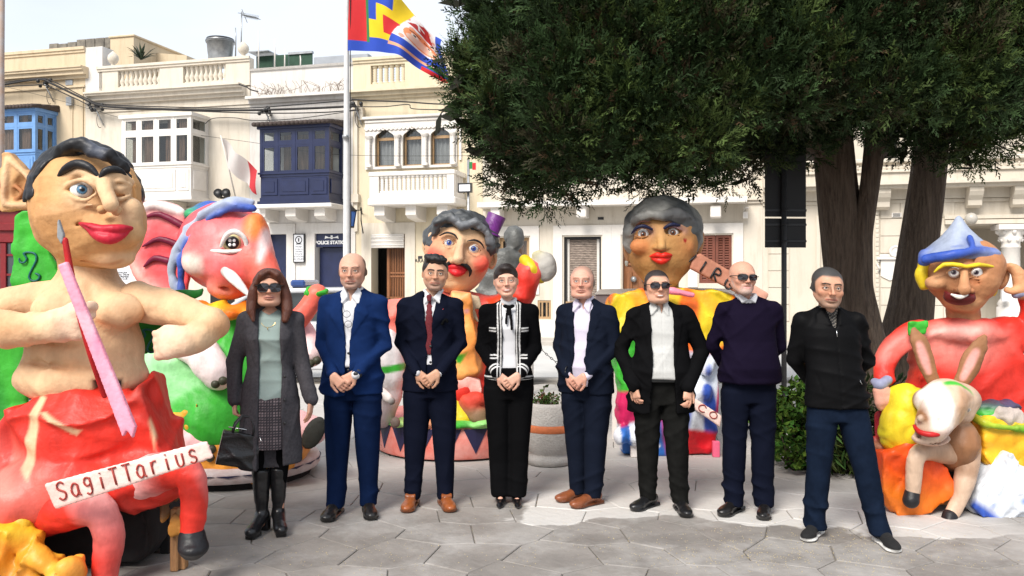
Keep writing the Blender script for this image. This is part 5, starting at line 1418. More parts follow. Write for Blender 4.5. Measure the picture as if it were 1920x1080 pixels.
def glasses(root, HM, big=False, col=None, clear=False, z=.004, lens=None):
 m = col or M_blackm; g = MB()
 w, h = (.034, .028) if big else (.029, .019)
 fr = MB()
 for sx in (-1, 1):
  pts = [(sx * .034 + w * math.copysign(abs(math.cos(t))**.6, math.cos(t)), -.108 + abs(sx * .034 + w * math.cos(t))**2 * 6, z + h * math.copysign(abs(math.sin(t))**.7, math.sin(t)) - (.004 if big else 0)) for t in np.linspace(0, 2 * math.pi, 21)[:-1]]
  fr.tube(pts, .0026 if not clear else .0014, 6, closed=True)
  fr.tube([(sx * (.034 + w), -.098, z + h * .4), (sx * .078, -.075, z + h * .4), (sx * .083, .0, z + .006), (sx * .080, .02, z - .01)], .0026 if not clear else .0014, 5)
  c = (sx * .034, -.110 + .034**2 * 6, z - (.004 if big else 0))
  l = MB(); l.add([c] + pts, [(0, i + 1, (i + 1) % 20 + 1) for i in range(20)], smooth=True)
 fr.tube([(-.008, -.109, z + .008), (0, -.111, z + .010), (.008, -.109, z + .008)], .0028 if not clear else .0014, 5)
 o = fr.build('sunglasses' if not clear else 'eyeglasses', m, root, HM)
 for sx in (-1, 1):
  pts = [(sx * .034 + w * .97 * math.copysign(abs(math.cos(t))**.6, math.cos(t)), -.108 + abs(sx * .034 + w * math.cos(t))**2 * 6, z + h * .97 * math.copysign(abs(math.sin(t))**.7, math.sin(t)) - (.004 if big else 0)) for t in np.linspace(0, 2 * math.pi, 21)[:-1]]
  l = MB(); n = len(pts); c = (sx * .034, -.111 + .034**2 * 6, z - (.004 if big else 0))
  l.add([c] + pts + [(p[0], p[1] + .002, p[2]) for p in pts], [(0, i + 1, (i + 1) % n + 1) for i in range(n)] + [(i + 1, (i + 1) % n + 1, (i + 1) % n + 1 + n, i + 1 + n) for i in range(n)] + [tuple(range(n + 1, 2 * n + 1))], smooth=False)
  l.build('lens', lens or M_lens, o)
 return o
M_lens = mat('dark lens', (0.010, 0.008, 0.012), 0.08, 0, 5, 0, spec=0.8)
def hair(root, HM, m, kind):
 h = SDF(.012)
 if kind == 'quiff':
  h.ell((0, .022, .040), (.083, .100, .090)); h.ell((0, -.045, .105), (.068, .045, .030), k=.02); h.ell((-.02, -.02, .118), (.055, .06, .025), k=.02)
  h.ell((0, -.10, -.01), (.074, .082, .085), op='s', k=.01); h.ell((0, .0, -.105), (.2, .2, .09), op='s', k=.01)
  h.ridge(.005, (70, 25, 40), 3); h.noise(.005, 40, 4)
 elif kind == 'short':
  h.ell((0, .014, .038), (.083, .102, .089)); h.ell((0, -.112, -.024), (.068, .082, .083), op='s', k=.012); h.ell((0, .0, -.115), (.2, .2, .10), op='s', k=.01); h.ridge(.003, (60, 30, 40), 5); h.noise(.006, 45, 6)
 elif kind == 'crop':
  h.ell((0, .024, .036), (.0785, .0955, .0865)); h.ell((0, -.11, .02), (.068, .078, .082), op='s', k=.015); h.ell((0, .0, -.115), (.2, .2, .11), op='s', k=.01); h.noise(.0008, 90, 6)
 elif kind == 'sides':
  h.ell((0, .028, .030), (.080, .093, .080)); h.ell((0, -.04, .11), (.062, .11, .075), op='s', k=.015); h.ell((0, -.11, -.02), (.09, .09, .1), op='s', k=.015); h.ell((0, .0, -.115), (.2, .2, .105), op='s', k=.01); h.noise(.001, 90, 6)
 elif kind == 'bun':
  h.ell((0, .014, .038), (.084, .105, .093)); h.ell((0, -.020, .095), (.052, .085, .040), k=.02); h.ell((0, -.114, -.024), (.069, .088, .090), op='s', k=.012); h.ell((0, -.06, -.1), (.1, .09, .10), op='s', k=.012); h.ell((0, .105, .03), (.035, .035, .035), k=.015); h.ridge(.0015, (70, 10, 30), 5)
 elif kind == 'long':
  h.ell((0, .022, .045), (.089, .105, .090));
  for sx in (-1, 1):
   h.chain([(sx * .070, -.012, .045), (sx * .094, -.020, -.02), (sx * .104, -.020, -.09), (sx * .108, -.040, -.155), (sx * .092, -.066, -.22)], [.028, .028, .031, .029, .015], k=.02)
   h.chain([(sx * .05, .05, .0), (sx * .07, .065, -.1), (sx * .08, .05, -.2)], [.05, .05, .03], k=.02)
   h.chain([(sx * .01, -.070, .112), (sx * .045, -.082, .085), (sx * .074, -.060, .03)], [.016, .018, .017], k=.015)
  h.ell((0, -.085, -.025), (.062, .07, .092), op='s', k=.012)
  h.ridge(.005, (55, 30, 14), 5); h.noise(.008, (16, 16, 10), 8)
 h.build('hair', .0054, m, root, HM, smooth=0)
M_hblack = hairmat('black hair', (0.012, 0.010, 0.010))
M_hbrown = hairmat('dark brown hair', (0.016, 0.009, 0.007))
M_hred = hairmat('auburn hair', (0.055, 0.014, 0.008), (0.10, 0.030, 0.014))
M_hgrey = hairmat('grey flecked hair', (0.028, 0.026, 0.024), (0.12, 0.115, 0.11), 0.7)
M_hstub = hairmat('cropped hair', (0.06, 0.045, 0.035), (0.12, 0.09, 0.075), 0.8)
M_hlight = hairmat('thin grey hair', (0.20, 0.16, 0.13), (0.36, 0.30, 0.25), 0.8)
M_navys = cloth('dark navy suit', (0.0045, 0.006, 0.014))
M_blues = cloth('royal blue suit', (0.006, 0.019, 0.075), var=.2)
M_blues2 = cloth('blue suit trousers', (0.004, 0.011, 0.040), var=.2)
M_navy5 = cloth('navy suit with fine weave', (0.006, 0.0085, 0.017))
M_blackc = cloth('black wool', (0.004, 0.004, 0.0045), var=.2)
M_blackt = cloth('black trousers', (0.0035, 0.0035, 0.004))
M_charc = cloth('washed black jeans', (0.008, 0.008, 0.0075), var=.4, scale=9)
M_jeans = cloth('dark blue jeans', (0.006, 0.011, 0.024), var=.35, scale=8)
M_knit = cloth('dark purple navy knit', (0.007, 0.0045, 0.014), bump=.5, bs=150)
M_shirtw = cloth('white shirt', (0.60, 0.60, 0.62), .8, .03)
M_shirtp = cloth('pale lilac shirt', (0.54, 0.50, 0.60), .8, .03)
M_shirtg = cloth('pale grey shirt', (0.46, 0.46, 0.445), .8, .06, scale=60)
M_tie = cloth('burgundy tie', (0.13, 0.025, 0.03), .5, .35, scale=120)
M_coat = cloth('grey wool coat', (0.055, 0.052, 0.058), .95, .25, .4, 160, scale=60)
M_sage = cloth('sage green sweater', (0.26, 0.33, 0.31), .9, .06, .3, 120)
M_tweed = mat('tweed check', (0.03, 0.025, 0.03), .95, .3, 60, .3, 200, vcol=True)
M_leatherb = mat('black leather', rough=.28, var=.2, scale=20, bump=.15, bscale=60, vcol=True)
M_leatherp = mat('polished leather', rough=.33, var=.3, scale=14, bump=.1, bscale=80, vcol=True)
M_canvas = mat('shoe canvas', rough=.85, var=.15, scale=40, bump=.3, bscale=200, vcol=True)
M_jackb = cloth('black waxed jacket', (0.005, 0.005, 0.0055), .55, .2, .2, 60)
M_boucle = mat('black boucle with white braid', rough=.95, spec=.03, var=.25, scale=70, bump=.6, bscale=160, vcol=True, bdist=.004)
M_silver = mat('silver metal', (.6, .6, .6), .25, .05, 5, 0, metal=1)
M_gold = mat('gold metal', (.7, .45, .15), .3, .05, 5, 0, metal=1)
def dress_coat(root, P, A, HM):
 s = SDF(.02); s.loft(torso_secs(P, .84, -.004), 2.2); s.folds(.005, 3, 5)
 s.poly([(-.08, 1.56), (.08, 1.56), (.062, 1.47), (0, 1.425), (-.062, 1.47)], -.3, 0.0, k=.01, op='s')
 s.build('sweater', .008, M_sage, root, smooth=0)
 s = SDF(.02); s.loft([(.555, 0, 0, .158, .118), (.70, 0, 0, .166, .12), (.86, 0, 0, .158, .116), (.93, 0, 0, .14, .10)], 2.2); s.noise(.002, (14, 10, 8), 3)
 def fn(V, C):
  a = np.sin(V[:, 0] * 2 * math.pi / .018); b = np.sin(V[:, 2] * 2 * math.pi / .018)
  w = (np.clip(a * 3, 0, 1) * np.clip(b * 3, 0, 1))[:, None]; return np.array([[.03, .026, .032]]) * (1 - w) + w * np.array([[.20, .16, .17]])
 s.build('skirt', .0056, M_tweed, root, smooth=0, colfn=fn, fine={1: [(-.08, .2, .012)]})
 t = SDF(.02)
 for (fx, fy, fr), sx in zip(P['feet'], (-1, 1)):
  kx = sx * .089 + (fx - sx * .089) * .41; t.cap((sx * .075, .01, .80), (kx, .008 + fy * .41, .48), .068, .05, k=.02); t.cap((kx, .008 + fy * .41, .48), (fx, fy + .015, .20), .05, .036, k=.02)
 t.build('tights', .01, M_blackt, root)
 j = SDF(.03); secs = [(.425, 0, .01, .205, .135), (.60, 0, .008, .198, .135)] + torso_secs(P, .78, .012)[1:]
 j.loft(secs, 2.3); sleeves(j, A, .058, .056, .048, short=.01)
 for s0_, e, w, a, sx in A: j.cap((sx * .07, .012, 1.44), s0_, .028, .048, k=.03)
 j.poly([(-.075, 1.56), (.075, 1.56), (.085, 1.2), (.080, .9), (.098, .35), (-.075, .35), (-.060, .9), (-.058, 1.2)], -.5, -.02, k=.006, op='s')
 j.box((.16, -.1, .41), (.1, .3, .045), k=.004, op='s')
 for sx in (-1, 1): j.poly([(sx * .075, 1.10), (sx * .075, 1.53), (sx * .12, 1.44), (sx * .155, 1.36), (sx * .12, 1.345), (sx * .15, 1.31)], -.5, -.02, k=.007, op='r')
 j.noise(.008, (12, 6, 2), 23); j.folds(.0045, 13, 5, vert=.5)
 j.build('coat', .0098, M_coat, root, smooth=0)
 for zb in (1.03, .88, .73):
  q = SDF(.001); q.ell((.11, -.125, zb), (.011, .005, .011)); q.build('button', .0035, M_blackm, root, pad=.006)
 hair(root, HM, M_hred, 'long')
 glasses(root, HM, True)
 shoe_pair(root, P, M_leatherb, 'boot')
 q = MB().tube([(.05 * math.cos(t), -.10 + .02 * math.cos(t)**2, 1.40 - .055 * math.sin(t)) for t in np.linspace(.5, 2.64, 12)], .0011, 4); q.lathe([(.001, -.008), (.004, 0), (.001, .008)], 6, (0, -.112, 1.337)); q.build('necklace', M_gold, root)
 for sx in (-1, 1):
  q = SDF(.001); q.ell((0, 0, 0), (.006, .005, .009)); q.build('earring', .0025, M_gold, root, HM @ T((sx * .079, -.006, -.04)), pad=.006)
SK1 = (0.56, 0.33, 0.25)
p1 = person(dict(px=507, Y=5.36, H=1.66, female=True, label='woman in a long grey coat and big dark sunglasses holding a black handbag', skin=SK1, arms=(dict(e=(.255, .03, 1.115), w=(.225, -.02, .865)), 'hang'), feet=((-.062, -.0, -.25), (.048, .03, .25)),
 hands=(((.06, -.1, -1), (-1, -.35, 0), 1, 1.25), ((-.05, -.1, -1), (1, -.3, 0), -1, .35)), rz=.12, head=(.0, -.02, -.01), headrot=(0, 0, .15), face=dict(female=True, smile=.002, lip=(.42, .12, .11), fat=.5), noeyes=True, fn=dress_coat, shoecol=(.008, .008, .009)))
hb = empty('handbag', at(448, 842, 5.24), .35, 'black leather handbag with two handles held by the woman in grey', 'handbag')
s = SDF(.02); s.poly([(-.10, -.09), (.10, -.09), (.092, .085), (-.092, .085)], -.035, .035, off=.035); s.noise(.009, 12, 3); s.folds(.006, 40, 4)
s.build('bag_body', .008, mat('black bag leather', (.007, .007, .008), .3, .2, 20, .2, 90), hb)
for y in (-.04, .04):
 MB().tube([(-.06, y, .10), (-.055, y, .15), (-.025, y * .5, .205), (.025, y * .5, .205), (.055, y, .15), (.06, y, .10)], .007, 8).build('handle', M_blackm, hb)
MB().tube([(-.09, 0, .122), (.0, -.01, .125), (.09, 0, .12)], .004, 6).build('zip', M_silver, hb)
MB().tube([(.10, -.06, .10), (.11, -.065, .08), (.108, -.065, .06)], .004, 6).build('buckle', M_silver, hb)
def d2(root, P, A, HM):
 shirt(root, P, A, M_shirtw, open_neck=True, z0=.98)
 suit_jacket(root, P, A, M_blues, z0=.80, vbot=1.09, vtop=.072, openx=.0, seed=2)
 trousers(root, P, M_blues2, seed=2, taper=.95)
 shoe_pair(root, P, M_leatherp)
 g = MB()   # reading glasses hanging from the shirt
 for c in ((-.004, 1.33), (.006, 1.265)):
  g.tube([(c[0] + .024 * math.cos(t), -.128, c[1] + .021 * math.sin(t)) for t in np.linspace(0, 6.28, 15)[:-1]], .0018, 5, closed=True)
 g.tube([(-.02, -.127, 1.35), (-.03, -.12, 1.40)], .0018, 5); g.build('reading_glasses', M_blackm, root)
 w = A[1][2]; q = SDF(.003); q.cap(w + (.006, -.0, .0), w + (-.002, -.0, -.006), .033, .032); q.ell(w + (.0, -.034, -.002), (.016, .007, .016)); q.build('wristwatch', .004, M_blackm, root)
SK2 = (0.60, 0.36, 0.28)
person(dict(px=661, Y=5.76, H=1.765, label='tallest bald man in a royal blue suit with glasses hanging from his shirt', skin=SK2, arms='clasp', wide=1.04, feet=((-.112, -.03, -.05), (.10, .03, .35)), hands='clasp2', rz=-.08, head=(0.005, 0, 0), headrot=(.05, 0, .1), hs=1.03,
 face=dict(scalp=(.12, .08, .06), scalptype='sides', stubble=(.36, .22, .17), brow=(.12, .07, .05), browt=.004), fn=d2, shoecol=(.012, .011, .011), belly=.02))
def d3(root, P, A, HM):
 shirt(root, P, A, M_shirtw, tie=M_tie, z0=.84)
 suit_jacket(root, P, A, M_navys, z0=.80, vbot=1.13, vtop=.060, seed=3, gapbot=.035)
 trousers(root, P, M_navys, seed=3, taper=.98)
 hair(root, HM, M_hblack, 'quiff')
 shoe_pair(root, P, M_leatherp, 'loafer')
 q = SDF(.004)
 for i in range(9): q.ell((.108 + .018 * math.cos(i * .7), -.118, 1.283 + .016 * math.sin(i * 1.1)), .009)
 q.build('lapel_flower', .004, M_blackc, root)
 q = SDF(.001); q.ell((.098, -.120, 1.37), (.004, .003, .004), col=(.5, .02, .03)); q.build('lapel_pin', .002, M_eye, root, pad=.006)
SK3 = (0.55, 0.335, 0.24)
person(dict(px=807, Y=5.96, H=1.745, label='young dark haired man in a navy suit, burgundy tie and tan loafers', skin=SK3, arms='clasp', feet=((-.128, 0, -.12), (.102, .0, .3)), head=(.035, 0, 0), headrot=(.02, .06, .12), hands='clasp', rz=0,
 face=dict(stubble=(.33, .20, .145), brow=(.012, .01, .01), browt=.0056), fn=d3, shoecol=(.27, .075, .02)))
def d4(root, P, A, HM):
 s = SDF(.02); s.loft(torso_secs(P, .96, -.010), 2.2); s.folds(.004, 5, 5, vert=.7)
 collar_ring(s, 1.478, .014, .048, .046, .006, .03)
 s.build('blouse', .0065, M_shirtw, root, smooth=0)
 j = SDF(.03); j.loft(torso_secs(P, .895, .006), 2.3); sleeves(j, A, .054, .051, .044, short=.012)
 for s0_, e, w, a, sx in A: j.cap((sx * .06, .012, 1.43), s0_, .028, .046, k=.03)
 opn = [(-.045, 1.56), (.045, 1.56), (.052, 1.43), (.046, 1.2), (.054, .8), (-.050, .8), (-.042, 1.2), (-.052, 1.43)]
 j.poly(opn, -.5, -.02, k=.005, op='s')
 W = (.62, .61, .60)
 j.col = (.003, .003, .0035)
 def stripe(pts, r=.006):
  for a, c in zip(pts[:-1], pts[1:]): j.poly([(a[0] - r, a[1] - r), (a[0] + r, a[1] + r), (c[0] + r, c[1] + r), (c[0] - r, c[1] - r)] if abs(a[0] - c[0]) > abs(a[1] - c[1]) else [(a[0] - r, a[1]), (a[0] + r, a[1]), (c[0] + r, c[1]), (c[0] - r, c[1])], -.5, -.02, op='paint', col=W, soft=.003)
 for d in (.009, .030):
  for sx in (-1, 1):
   stripe([(sx * (.048 + d + .004), 1.44), (sx * (.046 + d), 1.2), (sx * (.052 + d), .89)], .0038)
   stripe([(sx * (.052 + d), 1.44), (sx * (.040 + d), 1.475)], .006)
 for zz in (.903, .926): j.box((0, 0, zz), (.4, .4, .004), r=.001, op='paint', col=W, soft=.003)
 for sx in (-1, 1):
  for (x, z) in ((.115, 1.268), (.115, 1.248), (.105, 1.075), (.105, 1.055)):
   j.poly([(sx * (x - .026), z), (sx * (x + .026), z + .003), (sx * (x + .026), z + .011), (sx * (x - .026), z + .008)], -.5, -.02, op='paint', col=W, soft=.003)
 for s0_, e, w, a, sx in A:
  u = unit(w - e)
  for d in (.018, .044):
   c = w - u * (d + .012)
   def fn(x, y, z, c=c, u=u, w=w): return np.maximum(np.abs((x - c[0]) * u[0] + (y - c[1]) * u[1] + (z - c[2]) * u[2]) - .006, np.sqrt((x - c[0])**2 + (y - c[1])**2 + (z - c[2])**2) - .07)
   j._a(fn, c - .08, c + .08, None, 'paint', W, .003)
 j.folds(.0035, 14, 4)
 j.build('jacket', .0062, M_boucle, root, smooth=0)
 trousers(root, P, M_blackt, seed=4, flare=.016, fit=1.0, taper=.95, zt=.99)
 q = SDF(.006)
 q.ell((0, -.098, 1.425), (.012, .012, .012)); q.ell((-.022, -.098, 1.43), (.022, .010, .014), rot=(0, .3, 0)); q.ell((.022, -.098, 1.43), (.022, .010, .014), rot=(0, -.3, 0))
 q.chain([(-.004, -.1, 1.42), (-.016, -.118, 1.36), (-.018, -.13, 1.31)], .010, flat=(1, .4, 1)); q.chain([(.006, -.1, 1.42), (.018, -.122, 1.33), (.022, -.134, 1.27)], .011, flat=(1, .4, 1)); q.build('neck_bow', .0045, M_blackc, root, smooth=0)
 hair(root, HM, M_hbrown, 'bun')
 shoe_pair(root, P, M_leatherb, 'pump')
SK4 = (0.66, 0.41, 0.33)
person(dict(px=954, Y=6.06, H=1.69, female=True, label='smiling woman in a black jacket with white braid and a black neck bow', skin=SK4, arms='clasp', feet=((-.056, 0, -.06), (.056, .0, .06)), head=(-.02, 0, 0), headrot=(0, -.04, .04), hands='clasp', shoulder=1.02,
 face=dict(female=True, smile=.005, lip=(.50, .12, .12), brow=(.03, .018, .012), browt=.0034, mouthw=.027), fn=d4, shoecol=(.006, .006, .007)))
def d5(root, P, A, HM):
 shirt(root, P, A, M_shirtp, z0=.86, open_neck=True)
 suit_jacket(root, P, A, M_navy5, z0=.80, vbot=1.02, vtop=.070, openx=.040, seed=5, button=False, gapbot=.02, lapel=.05)
 trousers(root, P, M_navy5, seed=5, fold=1.3)
 shoe_pair(root, P, M_leatherp)
 q = MB()
 w = A[0][2]; q.tube([(w[0] + .0, w[1] + .034 * math.cos(t), w[2] + .018 + .034 * math.sin(t)) for t in np.linspace(0, 6.28, 13)[:-1]], .004, 6, closed=True); q.build('bracelet', M_blackm, root)
SK5 = (0.63, 0.36, 0.29)
person(dict(px=1099, Y=6.06, H=1.685, label='balding man in a navy suit, open lilac shirt and tan lace-up shoes', skin=SK5, arms='clasp', wide=1.04, belly=.04, feet=((-.085, .06, -.62), (.055, -.045, -.50)), head=(-.02, -.01, 0), headrot=(0, .02, .26), hands='clasp', rz=-.42, hs=1.02,
 face=dict(scalp=(.17, .135, .11), scalptype='thin', brow=(.25, .15, .10), browt=.0035, fat=.5, age=1), iris=(.1, .13, .16), fn=d5, shoecol=(.20, .06, .022)))
def d6(root, P, A, HM):
 shirt(root, P, A, M_shirtg, z0=.945, open_neck=True, cuffs=False, off=.004)
 suit_jacket(root, P, A, M_blackc, z0=.70, vbot=1.02, vtop=.080, openx=.068, seed=6, button=False, pockets=False, gapbot=.02, r=(.064, .056, .046), off=.008, lapel=.05, hemflare=.05)
 trousers(root, P, M_charc, seed=6, fold=1.4)
 MB().box(-.09, .09, -.152, -.14, .925, .955, bev=.004).build('belt', M_leatherk, root)
 glasses(root, HM)
 shoe_pair(root, P, M_leatherb)
M_leatherk = mat('black belt leather', (.01, .01, .01), .4, .1, 20, .1, 60)
SK6 = (0.60, 0.36, 0.27)
person(dict(px=1239, Y=5.90, H=1.665, label='stout man in black jacket, pale grey shirt and sunglasses', skin=SK6, arms=(dict(e=(.265, .03, 1.125), w=(.20, -.10, .90)), dict(e=(.275, .03, 1.13), w=(.165, -.15, .90))), wide=1.08, belly=.055, feet=((-.085, .04, -.75), (.135, -.06, .12)), head=(-.03, -.01, -.01), headrot=(0, 0, .12), hs=1.03,
 hands=(((.2, -.1, -1), (-.8, -.8, 0), 1, .5), ((-.1, -.45, -1), (.35, -1, 0.1), -1, .45)), face=dict(scalp=(.030, .022, .02), fat=1.0, smile=.004, brow=(.03, .02, .015), browt=.0045), noeyes=True, fn=d6, shoecol=(.010, .010, .011), rz=-.06))
def d7(root, P, A, HM):
 s = SDF(.015); s.loft(torso_secs(P, 1.38, -.016), 2.2); collar_ring(s, 1.492, .014, .062, .06, .0, .045, hx=-.02)
 for sx in (-1, 1): s.poly([(sx * .0, -.0), (sx * .065, .045), (sx * .075, .02), (sx * .045, -.025)], -.012, .012, rot=(-.3, 0, sx * .45), c=(-.02, -.078, 1.46), k=.006)
 s.build('shirt', .006, M_shirtw, root, smooth=0)
 j = SDF(.035); j.loft(torso_secs(P, .90, .008), 2.3); sleeves(j, A, .057, .048, .040)
 for s0_, e, w, a, sx in A: j.cap((sx * .055, .018, 1.468), s0_ + (-sx*.03, 0, .006), .022, .048, k=.035)
 j.ell((-.012, -.06, 1.53), (.078, .085, .075), op='s', k=.008)
 j.noise(.004, (8, 8, 24), 17); j.noise(.006, (4, 4, 9), 27); j.folds(.005, 37, tilt=.8)
 j.loft([(.895, 0, -.02, .19, .15), (.93, 0, -.02, .192, .152)], 2.3, k=.01)
 j.build('sweater', .0098, M_knit, root, smooth=0)
 trousers(root, P, M_navys, seed=7, fold=1.4, fit=.98, taper=1.1)
 glasses(root, HM)
 shoe_pair(root, P, M_leatherb)
SK7 = (0.58, 0.33, 0.25)
person(dict(px=1404, Y=5.80, H=1.715, label='bald man with a grey goatee and sunglasses in a dark purple sweater', skin=SK7, arms='behind', wide=1.03, belly=.045, feet=((-.095, .02, -.75), (.10, -.03, -.35)), head=(-.055, -.02, 0), headrot=(0, .05, .1), hands=(None, None),
 face=dict(beard=(.36, .33, .31), brow=(.3, .24, .2), browt=.003, smile=.001), noeyes=True, fn=d7, shoecol=(.010, .009, .009)))
def d8(root, P, A, HM):
 s = SDF(.015); s.loft(torso_secs(P, 1.30, -.012), 2.2); collar_ring(s, 1.485, .012, .056, .056, .0, .05)
 s.noise(.001, 20, 1)
 def fn(V, C):
  a = np.sin(V[:, 0] * 330) * np.sin(V[:, 2] * 330 + 2 * np.sin(V[:, 0] * 90)); return np.where((a > .1)[:, None], np.array([[.20, .18, .15]]), np.array([[.02, .02, .022]]))
 s.build('patterned_shirt', .005, M_tweed, root, smooth=0, colfn=fn)
 j = SDF(.035); j.loft(torso_secs(P, .84, .014), 2.3); sleeves(j, A, .062, .053, .044)
 for s0_, e, w, a, sx in A: j.cap((sx * .055, .018, 1.468), s0_+ (-sx*.03, 0, .006), .024, .052, k=.035)
 j.loft([(.835, 0, -.01, .178, .128), (.885, 0, -.01, .18, .13)], 2.3, k=.006)
 j.poly([(-.045, 1.56), (.055, 1.56), (.006, 1.36), (-.006, 1.36)], -.5, -.03, k=.005, op='s')
 for sx in (-1, 1): j.poly([(sx * .012, -.07), (sx * .06, .055), (sx * .105, .01), (sx * .10, -.055)], -.013, .013, rot=(-.45, 0, sx * .35), c=(0, -.088, 1.43), k=.006, off=.003)
 j.poly([(-.003, .8), (.003, .8), (.003, 1.37), (-.003, 1.37)], -.4, 0, k=.005, op='d')
 for sx in (-1, 1): j.poly([(sx * .10, .93), (sx * .106, .93), (sx * .138, 1.06), (sx * .132, 1.06)], -.5, 0, k=.005, op='d')
 j.noise(.005, (8, 8, 24), 18); j.noise(.006, (5, 5, 10), 28); j.folds(.007, 38, 6, tilt=.9)
 j.build('jacket', .009, M_jackb, root, smooth=0)
 MB().tube([(.0, -.132, 1.34), (.0, -.136, 1.30)], .003, 5).build('zip_pull', M_silver, root)
 MB().tube([(.118, -.128, 1.03), (.130, -.124, 1.005)], .003, 5).build('zip_pull', M_silver, root)
 trousers(root, P, M_jeans, seed=8, fold=1.5, taper=1.08)
 shoe_pair(root, P, M_canvas, 'sneaker')
SK8 = (0.54, 0.31, 0.22)
person(dict(px=1570, Y=5.22, H=1.655, label='man in a black zip jacket, jeans and black sneakers with white soles', skin=SK8, arms='behind', wide=1.0, belly=.02, feet=((-.125, .06, -.55), (.255, -.09, .08)), lean=-.075, hs=1.12, head=(-.015, -.04, .0), headrot=(.10, .08, .0), hands=(None, None), rz=-.1,
 face=dict(scalp=(.045, .042, .04), brow=(.02, .018, .015), browt=.0052, nose=1.06, stubble=(.33, .20, .14)), fn=d8, shoecol=(.004, .004, .0045)))
hb.rotation_euler = (0, .22, .35)
# ------------------------------------------------------------------ painted papier mache carnival figures
M_pm = mat('painted papier mache', rough=.62, var=.20, scale=7, stretch=(1, 1, .4), bump=.4, bscale=22, vcol=True, bdist=.02, spec=.22)
M_pmg = mat('glossy painted papier mache', rough=.46, var=.24, scale=8, stretch=(1, 1, .35), bump=.3, bscale=22, vcol=True, bdist=.018, spec=.32)
M_char = mat('painted shade under the figures', (.012, .010, .010), .95, .3, 5, .3, 20)  # near-black colour that stands in for shade under the figures
M_timber = mat('rough timber', (.30, .15, .06), .8, .4, 7, .3, 30, stretch=(4, 4, .6))
RED = (.62, .030, .018); DRED = (.38, .010, .012); PNK = (.85, .36, .32); WHT = (.80, .74, .70); SKN = (.55, .30, .125); SKL = (.66, .43, .25); BLK = (.012, .012, .014)
BLU = (.030, .075, .36); GRN = (.04, .36, .03); DGRN = (.012, .17, .02); YEL = (.68, .50, .02); ORG = (.70, .16, .012); MAG = (.52, .012, .10); NVY = (.015, .014, .06); LGR = (.42, .75, .42)
def lerp(a, b, t): return np.array(a) * (1 - t) + np.array(b) * t
def brush(*ops):
 """layered brush work: (colour, seed, freq, threshold, softness)"""
 def fn(V, C):
  for o in ops:
   col, seed, fr, th, so = o[:5]; mx_ = o[5] if len(o) > 5 else 1
   n = cheap_noise(seed, fr)(V[:, 0], V[:, 1], V[:, 2]); w = np.clip((n - th) / so, 0, 1)[:, None] * mx_
   C = C * (1 - w) + w * np.array(col)
  return C
 return fn
def crom(P, n):
 P = np.array(P, float); out = []
 for i in range(len(P) - 1):
  a, b, c, d = P[max(i-1, 0)], P[i], P[i+1], P[min(i+2, len(P)-1)]
  for t in np.arange(n) / n: out.append(.5 * (2*b + (c-a)*t + (2*a-5*b+4*c-d)*t*t + (-a+3*b-3*c+d)*t**3))
 return [tuple(q) for q in out] + [tuple(P[-1])]
class Fig:
 def __init__(s, name, px, Y, label, cat, rz=0.0):
  s.px, s.Y, s.m = px, Y, Y / F_PX
  s.root = empty(name, ((px - 960) * s.m, Y, 0), rz, label, cat)
 def p(s, x, y, d=0):
  Y_ = s.Y + d * s.m; return np.array([(x - 960) * Y_ / F_PX - (s.px - 960) * s.m, d * s.m, CAM_H - (y - HZ) * Y_ / F_PX])
 def S(s, k=10): return PS(s, k)
class PS(SDF):
 def __init__(s, g, k): super().__init__(k * g.m); s.g = g
 def e(s, x, y, d, rx, ry, rz, col=None, rot=None, k=None, op='u', soft=4):
  return s.ell(s.g.p(x, y, d), (rx * s.g.m, ry * s.g.m, rz * s.g.m), rot=rot, k=None if k is None else k * s.g.m, op=op, col=col, soft=soft * s.g.m)
 def c(s, pts, col=None, k=None, op='u', soft=4, flat=None):
  if len(pts) > 2: pts = crom(pts, 2 if len(pts) > 5 else 3)
  if op == 's' and col is None and s.col != (0.5, 0.5, 0.5): col = tuple(a * b for a, b in zip(s.col, (.72, .48, .36))); soft = 9
  return s.chain([s.g.p(*q[:3]) for q in pts], [q[3] * s.g.m for q in pts], k=None if k is None else k * s.g.m, op=op, col=col, soft=soft * s.g.m, flat=flat)
 def q(s, pts, d0, d1, col=None, k=None, op='u', soft=3, off=0):
  m = s.g.m; dm = d1 if op == 's' else (d0 + d1) / 2; P = [tuple(s.g.p(x, y, dm)[[0, 2]]) for x, y in pts]
  return s.poly(P, d0 * m, d1 * m, k=None if k is None else k * m, op=op, col=col, soft=soft * m, off=off * m)
 def mk(s, name, hpx=2.5, mat_=None, parent=None, fn=None, smooth=1, crump=0, cf=3.0, seed=1):
  if crump: s.noise(crump * 1.3 * s.g.m, cf * .01 / s.g.m * 3, seed); s.ridge(crump * .7 * s.g.m, cf * .01 / s.g.m * 4.5, seed + 1); s.folds(crump * .7 * s.g.m, seed + 2, 3, (cf * .05 / s.g.m, cf * .09 / s.g.m), tilt=1.5)
  return s.build(name, hpx * s.g.m * (1.38 if hpx > 2.4 else 1.22), mat_ or M_pm, parent if parent is not None else s.g.root, smooth=smooth, colfn=fn)
